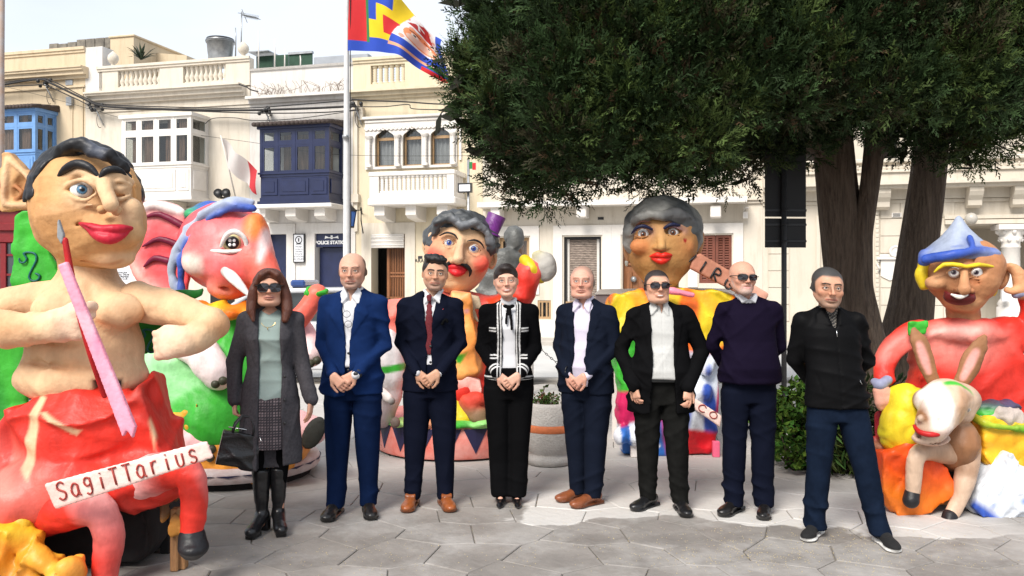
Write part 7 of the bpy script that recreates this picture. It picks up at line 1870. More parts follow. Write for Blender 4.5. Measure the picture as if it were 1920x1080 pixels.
hm_ = T(g.p(918, 438, -5), (0, R(22), 0)); q = MB().lathe([(.105, 0), (.10, .015), (.078, .02), (.088, .18), (.084, .185), (.02, .18)], 24); q.build('hat', mat('purple glitter hat', (.13, .025, .17), .4, .3, 14, .2, 50), g.root, hm_)
s = g.S(10); s.col = RED
s.e(835, 600, 10, 92, 60, 60, RED); s.e(855, 680, 0, 82, 62, 95, RED); s.e(740, 592, -10, 36, 36, 34, (.80, .12, .08)); s.c([(745, 590, -10, 30), (728, 640, -20, 30), (738, 668, -30, 24)], (.85, .3, .25)); s.c([(890, 582, 0, 32), (948, 582, 0, 32)], RED, k=8); s.c([(952, 580, -2, 33), (976, 542, -8, 30), (996, 510, -12, 26)], RED, k=3)
s.q([(848, 548), (882, 552), (895, 690), (850, 700)], -90, -30, (.85, .36, .10), off=3, k=4); s.e(865, 735, -40, 60, 50, 46, RED, k=14); s.c([(830, 740, -40, 34), (800, 780, -60, 26)], RED)
s.e(875, 690, -70, 8, 9, 8, (.45, .65, .1), k=2); s.e(876, 585, -95, 10, 8, 7, (.1, .2, .6), op='paint'); s.q([(845, 668), (878, 660), (862, 684)], -110, -60, GRN, op='paint')
s.folds(.014, 5, 6, (14, 26), tilt=1.2, vert=.4); s.mk('costume', 3, M_pmg, fn=brush(((.88, .40, .34), 9, 4, .15, .6, .65), (ORG, 7, 5, .3, .5, .6)), crump=2.2, cf=2)
s = g.S(3); s.q([(868, 548), (898, 556), (904, 580), (888, 578), (897, 603), (880, 592), (876, 570)], -66, -52, (.42, .33, .22), off=1); s.mk('collar', 1.8, M_pm, crump=1)
for P_ in ([(984, 488, -14, 11), (998, 504, -28, 12), (1014, 522, -14, 10)], [(740, 668, -40, 10), (752, 650, -46, 9)]): s = g.S(3); s.c(P_, YEL); s.mk('cuff', 2, M_pmg)
s = g.S(6); s.col = (.36, .34, .32); s.e(1020, 500, -15, 24, 20, 28, (.40, .38, .35)); s.e(1006, 484, -18, 10, 9, 10, (.42, .40, .30), k=5); s.c([(996, 497, -15, 12), (1010, 505, -20, 14)], (.4, .38, .35)); s.c([(1003, 479, -18, 5), (1010, 474, -18, 4)], (.5, .45, .2)); s.mk('mitten', 1.8, M_pm, crump=1, cf=5, fn=brush(((.60, .56, .50), 5, 20, .4, .3)))
s = g.S(4); s.e(728, 690, -60, 32, 30, 70, (.70, .66, .66)); s.q([(690, 692), (770, 680), (770, 694), (690, 706)], -130, -60, GRN, op='paint'); s.c([(712, 770, -50, 30), (728, 730, -56, 26)], (.45, .38, .40)); s.mk('toy_animal', 2.4, M_pmg, fn=brush(((.45, .30, .34), 5, 6, .4, .5, .7)), crump=1.5)
s = g.S(3); s.c([(716, 735, -95, 8), (728, 746, -98, 8)], WHT); s.e(734, 752, -99, 7, 7, 7, BLK, k=1, soft=1); s.mk('toy_hoof', 1.8, M_pmg); s = g.S(3); s.e(741, 792, -100, 9, 9, 10, (.16, .12, .10)); s.mk('toy_foot', 1.8, M_pm)
s = g.S(5); s.c([(848, 760, -70, 24), (868, 786, -84, 20)], YEL); s.mk('sock', 2.2, M_pmg, crump=1.5); s = g.S(5); s.c([(872, 760, -80, 16), (900, 782, -92, 18)], (.20, .13, .07)); s.e(886, 752, -84, 24, 20, 18, (.60, .05, .03), k=4); s.mk('shoe', 2.2, M_pm, crump=2, cf=4)
s = g.S(6); s.q([(838, 720), (870, 705), (900, 712), (902, 744), (885, 752), (860, 748)], -88, -70, (.85, .42, .36), off=2); s.mk('hand', 2.2, M_pmg, fn=brush((RED, 5, 9, .3, .3)), crump=2)
o, z1 = drum(g, 700, 1000, 804, 860, 40, .02, M_p1, M_n1, 20)
s = g.S(6)
for i in range(16): a = i / 16 * 6.28; s.e(850 + 132 * math.cos(a), 806 - 12, 40 + 132 * math.sin(a), 30, 30, 9, (GRN, (.3, .7, .2), (.80, .3, .2))[i % 3], soft=6)
s.mk('grass_top', 3.4, M_pmg, crump=3, cf=5)
# ================= Virgo =================
g = Fig('carnival_figure', 1243, 7.8, 'tall carnival figure of a lady with grey hair, red lips and a Virgo plank', 'carnival figure')
SKV = (.40, .21, .07)
s = g.S(8); s.col = SKV
s.e(1243, 440, 0, 68, 64, 62, SKV); s.e(1240, 480, -8, 60, 56, 50, SKV, k=20); s.e(1240, 520, -14, 32, 32, 26, (.58, .33, .12), k=16); s.c([(1246, 520, 10, 26), (1246, 560, 10, 26)], SKV, k=10)
s.e(1204, 437, -56, 18, 12, 10, k=6, op='s'); s.e(1263, 434, -56, 18, 12, 10, k=6, op='s')
s.c([(1238, 436, -56, 6), (1240, 452, -64, 6.5), (1240, 462, -70, 8)], (.55, .31, .12), k=6); s.e(1229, 464, -62, 6, 7, 5, SKV, k=3); s.e(1250, 464, -62, 6, 7, 5, SKV, k=3)
s.e(1200, 462, -48, 18, 14, 14, (.55, .20, .07), k=10, soft=12); s.e(1282, 462, -42, 16, 14, 14, (.55, .20, .07), k=10, soft=12)
s.q([(1281, 449), (1285, 457), (1289, 449), (1287, 447), (1285, 449), (1283, 447)], -90, -30, (.30, .01, .01), op='paint', soft=1.2)
for x, y in ((1204, 437), (1263, 434)):
 s.c([(x - 17, y - 1, -52, 1.8), (x, y - 9, -60, 2), (x + 17, y - 1, -52, 1.8)], BLU, k=1); s.c([(x - 14, y + 4, -52, 1.4), (x, y + 8, -58, 1.6), (x + 14, y + 4, -52, 1.4)], SKV, k=1)
s.mk('head', 2, M_pm, fn=brush(((.62, .38, .16), 3, 4, .2, .6, .5)), crump=.5, seed=4)
for pts in ([(1184, 438, -52, 1.5), (1194, 427, -60, 3), (1208, 424, -63, 3.5), (1222, 430, -60, 2.5)], [(1245, 428, -60, 2.5), (1258, 421, -63, 3.5), (1272, 422, -58, 3), (1286, 426, -48, 1.5)]): g.S(1).c(pts, (.012, .015, .05)).mk('eyelash', 1.1, M_pmg, smooth=0)
for pts in ([(1192, 424, -58, 1), (1204, 415, -62, 1.3), (1220, 417, -62, 1)], [(1248, 416, -62, 1), (1262, 411, -60, 1.3), (1280, 415, -52, 1)]): g.S(1).c(pts, (.10, .03, .02)).mk('eyebrow', .9, M_pmg, smooth=0)
figeye(g, 1206, 439, -46, 10, (.20, .07, .03), ri=.55, pup=.25); figeye(g, 1262, 436, -46, 10, (.20, .07, .03), ri=.55, pup=.25)
s = g.S(2); s.c([(1219, 481, -62, 2), (1232, 478, -69, 5), (1240, 480, -70, 4.5), (1248, 478, -69, 5), (1262, 479, -60, 2)], (.62, .02, .01)); s.c([(1224, 485, -62, 3), (1240, 490, -68, 6), (1256, 484, -61, 3)], (.62, .02, .01)); s.c([(1226, 483, -76, 1.5), (1241, 484, -80, 2.5), (1256, 481, -74, 1.5)], (.8, .76, .7), op='paint', soft=1.5); s.mk('lips', 1.1, M_pmg)
s = g.S(5); s.e(1243, 428, 8, 74, 70, 60, (.08, .085, .085)); s.e(1238, 478, -48, 58, 60, 66, k=5, op='s'); s.c([(1184, 425, -30, 12), (1179, 455, -20, 11), (1183, 470, -18, 8)], (.1, .1, .1)); s.c([(1300, 420, -20, 12), (1306, 450, -14, 12), (1300, 470, -14, 8)], (.1, .1, .1)); s.c([(1190, 412, -48, 9), (1215, 402, -60, 10), (1240, 404, -64, 9), (1270, 400, -60, 10), (1295, 412, -42, 10)], (.1, .1, .1), k=8)
s.mk('hair', 2.1, M_pmg, fn=brush(((.34, .33, .30), 6, (14, 8, 6), .0, .5, .8)), crump=2, cf=4, seed=8)
for (x, y, sx) in ((1176, 470, -1), (1312, 455, 1)): s = g.S(3); s.e(x, y, 4, 8, 10, 24, (.5, .25, .12), rot=(0, sx * .15, 0)); s.e(x, y - 4, -8, 4, 6, 12, (.3, .12, .05), k=2, op='s'); s.mk('ear', 1.6, M_pm)
s = g.S(3); s.c([(1172 + 3, 492, 2, 4), (1310, 490, 2, 5)][:1] + [(1175, 497, 2, 3)], (.5, .5, .45)); s.e(1305, 484, -6, 8, 7, 8, (.3, .32, .35)); s.mk('earring', 1.2, M_pmg)
VB = [(1150, 560), (1210, 548), (1290, 548), (1360, 556), (1420, 590), (1400, 640), (1345, 630), (1330, 720), (1330, 840), (1170, 840), (1165, 700), (1150, 650)]
def vfn(V, C):
 x, z = V[:, 0] / g.m + 1243, HZ - (V[:, 2] - CAM_H) / g.m
 n = cheap_noise(4, 6)(V[:, 0], V[:, 1], V[:, 2]); xx = x + 18 * n; zz = z + 16 * n
 C = np.tile(np.array(YEL), (len(V), 1))
 def st(m, c):
  w = np.clip(m, 0, 1)[:, None]; C[:] = C * (1 - w) + w * np.array(c)
 st((np.sin(xx * .075 + zz * .02) - .1) * 2, (.80, .14, .01)); st((np.sin(xx * .05 - zz * .04 + 2) - .5) * 2, (.82, .35, .02)); st((zz - 628) / 12, (.70, .14, .02)); st(np.minimum((zz - 615) / 6, (1190 - xx) / 6), GRN)
 st(np.minimum((zz - 645) / 8, (xx - 1270) / 10), BLU); st(np.minimum(np.minimum((zz - 645) / 8, (xx - 1270) / 10), (cheap_noise(14, (20, 10, 12))(V[:, 0], V[:, 1], V[:, 2]) + .1) * 2.5), (.66, .70, .76))
 st(np.minimum((zz - 725) / 6, (1285 - xx) / 8), (.55, .015, .10)); st(np.minimum((zz - 725) / 6, (cheap_noise(8, (9, 9, 18))(V[:, 0], V[:, 1], V[:, 2]) - .3) * 1.5) * ((1285 - xx) > 0), (.75, .12, .20)); st(np.minimum((xx - 1337) / 5, (zz - 640) / 5), MAG)
 st(np.minimum((zz - 792) / 5, (1250 - xx) / 8), (.03, .16, .55)); st(np.minimum(np.minimum((zz - 788) / 5, (1250 - xx) / 8), (np.sin(xx * .16) + .1) * 3 * (zz < 835)), (.75, .78, .84)); st(np.minimum((zz - 800) / 6, (xx - 1270) / 10), (.58, .012, .02))
 return C
s = g.S(12); s.q(VB, -30, 30, YEL, off=8, k=4); s.e(1250, 620, 0, 92, 50, 70, YEL, k=20); s.e(1250, 760, -10, 92, 56, 80, MAG, k=20)
for (x, y) in ((1312, 650), (1326, 690), (1320, 735), (1164, 815), (1188, 822), (1210, 815), (1340, 668)): s.e(x, y, -42, 14, 20, 17, WHT, k=5)
s.folds(.014, 5, 6, (14, 26), tilt=1.2, vert=.5); s.mk('costume', 3, M_pmg, fn=vfn, crump=2, cf=2.5)
s = g.S(3); s.c([(1238, 548, -50, 6), (1262, 546, -60, 8), (1298, 553, -56, 6)], (.80, .22, .30)); s.mk('pink_bow', 2, M_pmg, crump=1.5)
for x, c, y in ((1183, WHT, 872), (1333, (.75, .12, .22), 880)):
 a = g.p(x, 840, 0); MB().box(a[0] - .03, a[0] + .03, a[1] - .22, a[1] - .16, 0, a[2] + .1, bev=.005).build('leg', mat('painted post', c, .6, .15, 8, .2, 20), g.root)
s = g.S(.5); s.q([(1300, 486), (1312, 478), (1438, 552), (1432, 564), (1420, 566), (1296, 502)], -42, -34, (.45, .19, .12), off=3); bd = s.mk('plank', 2, fn=brush(((.62, .33, .24), 5, 10, .2, .5)))
M_bp = mat('black paint', (.01, .01, .012), .5, .1, 9, 0)
GL.update({'V': [[(.1, 1), (.45, 0), (.85, 1)]], 'I': [[(.5, 1), (.5, 0)]], 'R': [[(.2, 0), (.2, 1), (.7, .95), (.72, .6), (.25, .5), (.8, 0)]], 'G': [[(.85, .8), (.5, 1), (.15, .6), (.25, .1), (.7, 0), (.85, .4), (.5, .42)]], 'O': [[(.5, 1), (.15, .7), (.15, .25), (.5, 0), (.85, .25), (.85, .7), (.5, 1)]], 'C': [[(.85, .8), (.5, 1), (.15, .6), (.25, .1), (.7, 0), (.9, .2)]]})
board_letters(g, 'VIRGO', 1276, 486, 1400, 564, 22, -43.5, M_bp, r=1.8, wf=.7)
s = g.S(.5); s.q([(1297, 744), (1352, 780), (1350, 800), (1296, 762)], -66, -60, (.84, .62, .55), off=1); bd = s.mk('plank', 2); board_letters(g, 'CO', 1303, 764, 1345, 790, 13, -67, M_rpaint, r=1.0)
lb = empty('long_board', ((1275 - 960) * 8.4 / F_PX, 8.4, 0), 0, 'long grey mauve board with a white top edge standing behind the lady figure', 'board')
mm_ = 8.4 / F_PX; zt = CAM_H - (552 - HZ) * mm_
q = MB(); q.box(-158 * mm_, 160 * mm_, 0, .04, zt - .42, zt, bev=.005); q.build('panel', mat('grey mauve board', (.30, .24, .25), .7, .2, 3, .2, 20), lb)
q = MB(); q.prism([(-160 * mm_, zt), (162 * mm_, zt), (150 * mm_, zt + .05), (0, zt + .065), (-150 * mm_, zt + .05)], -.02, .06); q.build('top_edge', M_trim, lb)
for x in (-120, 120): MB().box(x * mm_ - .03, x * mm_ + .03, .041, .10, 0, zt - .05).build('post', M_trim, lb)
for x in (1150, 1152 + 214):
 pts = [((x - 1275 + a * 14) * mm_, -.004, zt - .16 + b * .11) for a, b in GL['C'][0]]; MB().tube(pts, .010, 6).build('letter', M_bp, lb)
# ================= rider on the donkey =================
g = Fig('carnival_figure', 1800, 6.1, 'figure in a red shirt and blue pointed cap riding a donkey with sacks', 'carnival figure')
SKR = (.42, .185, .085); SKRL = (.55, .28, .14)
s = g.S(9); s.col = SKR
s.e(1804, 500, 0, 74, 66, 56, SKR); s.e(1805, 532, -8, 58, 54, 40, SKR, k=18); s.e(1806, 566, -16, 32, 34, 20, SKRL, k=18); s.c([(1806, 565, 6, 28), (1806, 605, 6, 30)], SKR, k=8)
s.e(1754, 530, -36, 18, 18, 13, SKRL, k=12); s.e(1850, 530, -36, 18, 18, 13, SKRL, k=12)
s.e(1789, 510, -64, 17, 12, 9, k=6, op='s'); s.e(1831, 510, -64, 17, 12, 9, k=6, op='s')
s.c([(1808, 500, -62, 6), (1808, 530, -76, 9), (1808, 542, -84, 11)], SKRL, k=5); s.e(1796, 545, -70, 7, 8, 6, SKR, k=3); s.e(1820, 545, -70, 7, 8, 6, SKR, k=3)
s.c([(1792, 544, -70, 2), (1776, 556, -66, 2), (1768, 566, -58, 2)], k=4, op='s'); s.c([(1822, 544, -70, 2), (1836, 556, -62, 2)], k=4, op='s')
for i in range(3): s.c([(1770, 484 + i * 5, -56, 1.5), (1805, 478 + i * 5, -66, 1.5), (1842, 484 + i * 5, -54, 1.5)], k=3, op='s')
for x in (1789, 1831):
 s.c([(x - 14, 511, -58, 1.6), (x, 503, -66, 2), (x + 14, 511, -58, 1.6)], SKRL, k=1); s.c([(x - 14, 513, -58, 1.6), (x, 519, -65, 2), (x + 14, 513, -58, 1.6)], SKRL, k=1)
 for i in range(2): s.c([(x - 16, 522 + i * 5, -58, 1.2), (x, 527 + i * 5, -62, 1.4), (x + 15, 522 + i * 5, -58, 1.2)], k=2, op='s')
s.mk('head', 2, M_pm, fn=brush((SKRL, 3, 5, .1, .6, .7), ((.30, .11, .05), 9, 9, .5, .4, .5)), crump=.8, seed=4)
figeye(g, 1789, 511, -53, 10, (.10, .06, .10), ri=.45, pup=.25); figeye(g, 1831, 511, -53, 10, (.10, .06, .10), ri=.45, pup=.25)
s = g.S(2); s.c([(1752, 510, -58, 2), (1770, 496, -66, 4), (1800, 497, -74, 4), (1812, 500, -74, 3.5), (1835, 496, -74, 4), (1862, 500, -62, 2.5)], YEL); s.mk('eyebrow', 1.4, M_pmg)
s = g.S(3); s.e(1799, 557, -62, 28, 20, 15, (.09, .008, .008), rot=(0, .05, 0)); s.e(1799, 549, -66, 24, 20, 9, k=2, op='s'); s.c([(1773, 548, -60, 3), (1785, 553, -74, 3), (1815, 553, -74, 3), (1826, 548, -60, 3)], (.12, .01, .01)); s.mk('mouth', 1.4, M_pmg)
s = g.S(1); s.c([(1784, 552, -80, 2), (1799, 557, -84, 4), (1814, 553, -80, 2)], (.72, .68, .62)); s.mk('teeth', 1.2, M_pmg)
for x, sx in ((1880, 1),): s = g.S(3); s.e(x, 520, 0, 11, 12, 24, SKRL, rot=(0, .25, 0)); s.e(x, 518, -11, 6, 7, 14, SKR, k=3, op='s'); s.mk('ear', 1.6, M_pm)
for P_ in ([(1733, 490, -10, 10), (1728, 515, -8, 11), (1732, 535, -8, 10)], [(1868, 478, -14, 8), (1880, 495, -8, 7)], [(1866, 545, -6, 5), (1862, 552, -6, 5)]): s = g.S(5); s.c(P_, YEL); s.mk('hair_lock', 1.9, M_pmg, crump=1.4, cf=4, fn=brush(((.55, .38, .01), 5, (25, 8, 6), .3, .4)))
s = g.S(6); s.col = (.45, .50, .60)
s.loft([(g.p(0, y_)[2], g.p(x_, 0)[0], 0, r_ * g.m, r_ * .9 * g.m) for y_, x_, r_ in ((488, 1799, 70), (474, 1799, 71), (460, 1798, 52), (445, 1797, 33), (430, 1797, 20), (415, 1797, 9), (403, 1797, 3))], 2, col=(.30, .34, .43), soft=.02); s.c([(1736, 486, -40, 8), (1770, 480, -62, 8), (1800, 475, -70, 8), (1835, 471, -60, 8), (1864, 474, -36, 8)], BLU, k=8, soft=7); s.c([(1732, 490, -14, 10), (1736, 480, 0, 14)], BLU, soft=7)
s.c([(1818, 445, -44, 4), (1824, 462, -62, 5)], BLU, k=4, soft=5); s.c([(1770, 446, -34, 3), (1785, 458, -44, 4), (1806, 456, -50, 3)], BLU, k=3, op='s', soft=6); s.c([(1842, 452, -40, 3), (1858, 470, -38, 4)], BLU, k=4, op='s', soft=5)
s.mk('pointed_cap', 2.1, M_pmg, fn=brush(((.58, .60, .64), 3, (7, 5, 5), .3, .5, .7), (BLU, 8, (12, 6, 4), .5, .4, .75)), crump=1.5, cf=2.4, seed=2)
s = g.S(14); s.col = RED
s.e(1805, 622, 0, 92, 44, 30, RED); s.q([(1735, 612), (1880, 606), (1902, 700), (1906, 775), (1702, 770), (1722, 690)], -26, 36, RED, off=8, k=5); s.c([(1722, 625, -4, 27), (1680, 648, -10, 22), (1656, 684, -18, 19), (1652, 712, -30, 18)], RED, k=8); s.c([(1885, 622, 0, 28), (1926, 640, -4, 25), (1946, 612, -10, 22), (1924, 562, -14, 18)], RED, k=8)
s.q([(1768, 680), (1797, 680), (1797, 720), (1768, 720)], -90, -36, BLK, k=1, op='s')
s.q([(1750, 628), (1800, 612), (1845, 618), (1820, 640), (1780, 632)], -90, -20, (.88, .5, .45), op='paint', soft=12)
s.folds(.014, 5, 6, (14, 26), tilt=1.0, vert=.6); s.mk('shirt', 3, M_pmg, fn=brush(((.85, .36, .30), 9, (4, 4, 6), .35, .6, .7), (DRED, 12, (14, 6, 6), .6, .4, .5)), crump=2.4, cf=1.8, seed=6)
s = g.S(2); s.q([(1704, 606), (1736, 603), (1734, 625), (1706, 628)], -52, -44, GRN, off=2); s.mk('patch', 1.8, M_pmg, crump=1.6, cf=6)
for P_ in ([(1640, 716, -44, 8), (1650, 722, -54, 10), (1664, 714, -46, 8)], [(1905, 552, -24, 8), (1922, 548, -28, 10), (1936, 552, -20, 8)]): s = g.S(3); s.c(P_, (.24, .25, .36)); s.mk('cuff', 1.8, M_pmg, crump=1)
s = g.S(5); fist(s, (1652, 732, -50), (.4, 1, -.3), (-.2, .3, -1), (1, -.3, 0), 8.5, (.62, .30, .22), 4, 3, .9); s.mk('hand', 1.7, M_pm, crump=.6)
s = g.S(5); s.c([(1918, 550, -24, 13), (1912, 520, -26, 13), (1902, 505, -22, 10), (1888, 500, -18, 6)], SKRL); s.c([(1915, 540, -30, 9), (1898, 546, -28, 6), (1888, 544, -24, 5)], SKRL); s.c([(1908, 506, -28, 7), (1895, 498, -26, 5)], SKRL, k=2); s.mk('hand', 1.7, M_pm, crump=.6, fn=brush((SKR, 4, 12, .3, .4)))
DW = (.56, .40, .29); DB = (.28, .13, .06)
s = g.S(9); s.col = DB
s.e(1780, 750, -100, 52, 40, 33, DW); s.c([(1774, 752, -120, 38), (1758, 780, -146, 32), (1748, 800, -158, 28)], DW, k=12); s.e(1804, 770, -112, 20, 22, 22, DW, k=8); s.e(1728, 752, -110, 13, 18, 18, DW, k=12); s.e(1728, 784, -168, 9, 9, 9, DW, k=5); s.e(1764, 790, -172, 10, 9, 9, DW, k=5); s.e(1746, 822, -148, 32, 24, 11, (.66, .48, .38), k=8)
for x, y in ((1724, 784), (1763, 790)): s.e(x, y, -181, 4, 5, 4, (.2, .1, .07), k=2, op='s')
s.e(1790, 846, -60, 42, 42, 38, DB, k=14, soft=12); s.e(1800, 830, -90, 30, 34, 44, DB, k=14, soft=12)
s.q([(1715, 735), (1738, 720), (1742, 745), (1732, 790), (1716, 785)], -200, -100, DB, op='paint', soft=8); s.q([(1790, 722), (1822, 745), (1806, 752), (1786, 800), (1776, 760)], -200, -60, (.42, .25, .15), op='paint', soft=10); s.q([(1738, 800), (1790, 800), (1780, 815), (1745, 815)], -220, -110, (.50, .36, .30), op='paint', soft=10); s.c([(1738, 720, -140, 5), (1780, 716, -140, 6), (1815, 735, -130, 5), (1826, 770, -120, 4)], GRN, op='paint', soft=5)
s.q([(1745, 722), (1778, 722), (1784, 760), (1778, 800), (1736, 800), (1738, 760)], -210, -110, (.80, .74, .68), op='paint', soft=12); s.c([(1715, 803, -150, 5), (1735, 822, -160, 6), (1770, 825, -165, 6), (1800, 805, -150, 5)], k=3, op='s')
s.mk('donkey_head', 2.3, M_pmg, fn=brush(((.45, .25, .15), 9, (9, 7, 6), .5, .4, .6)), crump=1.2, cf=2.5, seed=5)
s = g.S(3); s.c([(1714, 798, -150, 3), (1724, 810, -170, 4.5), (1748, 815, -182, 5), (1774, 808, -172, 4.5), (1794, 796, -150, 3)], (.45, .015, .015)); s.mk('donkey_lips', 1.6, M_pmg)
s = g.S(1); s.e(1810, 766, -134, 9, 8, 8, (.62, .56, .5)); s.e(1812, 767, -141, 5.5, 4, 6, BLK, k=1, soft=1); s.mk('donkey_eye', 1, M_pmg, smooth=0)
for a, b, w in (((1714, 618), (1748, 712), 17), ((1845, 632), (1800, 722), 19)):
 mx_, my_ = (a[0] + b[0]) / 2, (a[1] + b[1]) / 2
 s = g.S(4); s.c([(a[0], a[1], -100, 6), (mx_ + (a[0] - mx_) * .2, my_ + (a[1] - my_) * .2, -104, w), (b[0], b[1], -100, 12)], DB, flat=(1, .5, 1)); s.c([(a[0] * .7 + b[0] * .3, a[1] * .7 + b[1] * .3, -114, 6), (mx_, my_, -116, 9), (b[0] * .85 + a[0] * .15, b[1] * .85 + a[1] * .15, -112, 6)], (.75, .34, .30), k=3, op='s', soft=6, flat=(1, .5, 1)); s.c([(a[0] * .7 + b[0] * .3, a[1] * .7 + b[1] * .3, -114, 5), (mx_, my_, -114, 8), (b[0] * .85 + a[0] * .15, b[1] * .85 + a[1] * .15, -112, 6)], (.75, .34, .30), op='paint', soft=5); s.mk('donkey_ear', 1.7, M_pm, crump=.6)
for pts, hf in (([(1780, 848, -90, 22), (1735, 846, -110, 17), (1717, 862, -116, 15), (1712, 920, -112, 12)], (1710, 932, -112)), ([(1812, 840, -80, 24), (1812, 880, -96, 19), (1802, 925, -100, 15), (1786, 962, -104, 12)], (1781, 974, -106))):
 s = g.S(8); s.col = DW; s.c(pts, DW, k=6); s.c(pts[:2], DB, op='paint', soft=14); s.mk('donkey_leg', 2.2, M_pmg, fn=brush(((.45, .25, .13), 7, 7, .4, .5, .6)), crump=1); s = g.S(3); x, y, d = hf; s.c([(x, y - 6, d, 13), (x - 2, y + 6, d - 4, 14)], BLK); s.mk('donkey_hoof', 1.8, M_pmg, fn=brush(((.4, .4, .4), 5, 30, .9, .2)))
s = g.S(10); s.e(1700, 760, -60, 40, 36, 40, YEL); s.e(1690, 800, -64, 44, 36, 50, YEL); s.folds(.013, 18, 5, (16, 34), tilt=1.4); s.mk('yellow_sack', 2.6, M_pmg, fn=brush(((.55, .60, .02), 5, 5, .1, .5, .6), (ORG, 9, 5, .5, .5, .6)), crump=4, cf=2.4, seed=3)
s = g.S(8); s.q([(1650, 860), (1690, 830), (1740, 850), (1766, 900), (1750, 935), (1700, 960), (1676, 950), (1650, 905)], -96, -36, ORG, off=8); s.folds(.014, 28, 5, (12, 28), tilt=1.4); s.mk('orange_sack', 2.6, M_pmg, fn=brush(((.75, .05, .01), 5, (5, 4, 4), .1, .4, .8), (YEL, 8, 5, .6, .5, .5)), crump=4, cf=2.2, seed=9)
s = g.S(8); s.q([(1830, 780), (1925, 800), (1925, 870), (1850, 870), (1832, 840)], -80, 0, (.80, .40, .02), off=8); s.c([(1830, 782, -70, 7), (1862, 798, -90, 7), (1920, 804, -84, 7)], GRN, k=4); s.mk('orange_basket', 2.6, M_pmg, fn=brush((YEL, 5, 6, .2, .5, .7), (RED, 7, (14, 5, 5), .6, .3, .6)), crump=3, cf=3)
s = g.S(8)
for x, y in ((1848, 782), (1868, 772), (1888, 776), (1908, 788), (1880, 790)): s.e(x, y, -55, 20, 22, 14, (.40, .34, .30))
s.mk('basket_load', 2.4, M_pm, crump=3, cf=4);
s = g.S(6); s.q([(1870, 862), (1882, 848), (1888, 868), (1925, 900), (1940, 960), (1900, 990), (1880, 1000), (1850, 968), (1812, 946), (1826, 915)], -110, -50, (.66, .70, .76), off=5); s.c([(1812, 945, -104, 14), (1850, 972, -106, 15), (1885, 998, -106, 14)], BLU, op='paint', soft=12); s.c([(1845, 960, -120, 9), (1900, 945, -122, 9), (1925, 940, -120, 6)], (.03, .14, .60), op='paint', soft=7); s.c([(1838, 950, -120, 3), (1842, 935, -120, 4)], BLU, op='paint', soft=5); s.c([(1875, 860, -100, 3), (1905, 905, -122, 3), (1925, 930, -122, 3)], k=4, op='s')
s.folds(.014, 8, 6, (16, 34), tilt=1.4); s.mk('white_sack', 2.2, M_pmg, crump=3, cf=2.2, seed=15, fn=brush((BLU, 5, (7, 5, 9), .55, .3)))
s = g.S(4); s.q([(1690, 850), (1830, 850), (1900, 870), (1880, 960), (1700, 940)], -30, 60, (.01, .01, .01), off=3); s.mk('cart_inside_shade', 5, M_char)  # near-black slab painted as the shade beneath the donkey
for x, c, d in ((1688, (.7, .08, .12), -60), (1882, (.05, .22, .5), -80), (1700, (.02, .02, .02), 70), (1870, (.02, .02, .02), 70)):
 a = g.p(x, 900, d); MB().box(a[0] - .025, a[0] + .025, a[1] - .025, a[1] + .025, 0, a[2], bev=.004).build('cart_leg', mat('cart leg paint', c, .6, .15, 8, .2, 20), g.root)
a = g.p(1760, 940, -60); MB().box(a[0] - .02, a[0] + .45, a[1] - .02, a[1] + .02, a[2] - .02, a[2] + .02).build('crossbar', M_timber, g.root)
s = g.S(5); s.c([(1650, 780, -20, 10), (1652, 815, -24, 11)], (.30, .01, .02)); s.e(1648, 836, -34, 18, 22, 12, (.35, .15, .08), k=5); s.c([(1640, 822, -34, 5), (1662, 826, -34, 5)], (.4, .01, .02)); s.mk('boot', 2, M_pmg)
s = g.S(6); s.e(1860, 760, -40, 50, 30, 10, (.06, .05, .10)); s.e(1845, 775, -50, 24, 24, 12, GRN, k=5); s.mk('saddle_cloth', 2.6, M_pmg, crump=3)
# ------------------------------------------------------------------ the big cypress and its trunks
def leafmat(name, a, b, rough=.75):
 m = bpy.data.materials.new(name); m.use_nodes = True; N, L = m.node_tree.nodes, m.node_tree.links; B = N['Principled BSDF']
 at_ = N.new('ShaderNodeAttribute'); at_.attribute_name = 'Col'; L.new(at_.outputs['Color'], B.inputs['Base Color']); B.inputs['Roughness'].default_value = rough; B.inputs['Specular IOR Level'].default_value = .2
 return m
M_leaf = leafmat('cypress foliage', 0, 0)
M_bark = mat('cypress bark', (.20, .145, .105), .95, .4, 6, 1.0, 14, col2=(.06, .04, .028), stretch=(6, 6, .5), bstretch=(9, 9, .8), bdist=.05)
def sprig_template(seed, n=9, L_=.16, w=.012):
 """flat feathery spray: a stem with scale-leaf fingers; returns tris verts (k,3,3)"""
 rs = np.random.RandomState(seed); T_ = []
 for i in range(n):
  t = i / (n - 1); base = np.array([0, 0, L_ * (.05 + .72 * t)]); sd = -1 if i % 2 else 1
  l = L_ * (.50 - .28 * t) * rs.uniform(.7, 1.2); a = rs.uniform(.35, .85) * sd if i < n - 1 else 0; b = rs.uniform(-.45, .45)
  d = np.array([math.sin(a), math.sin(b) * .8, math.cos(a)]); d /= np.linalg.norm(d)
  pr = np.cross(d, [0, 1, 0]); pr /= np.linalg.norm(pr) + 1e-6
  T_.append([base - pr * w * .6, base + pr * w * .6, base + d * l]);
  m_ = base + d * l * .45; d2 = d + pr * rs.choice([-1, 1]) * .8 + np.array([0, rs.uniform(-.3, .3), 0]); T_.append([m_ - pr * w * .3, m_ + pr * w * .4, m_ + d2 / np.linalg.norm(d2) * l * .5])
 return np.array(T_)
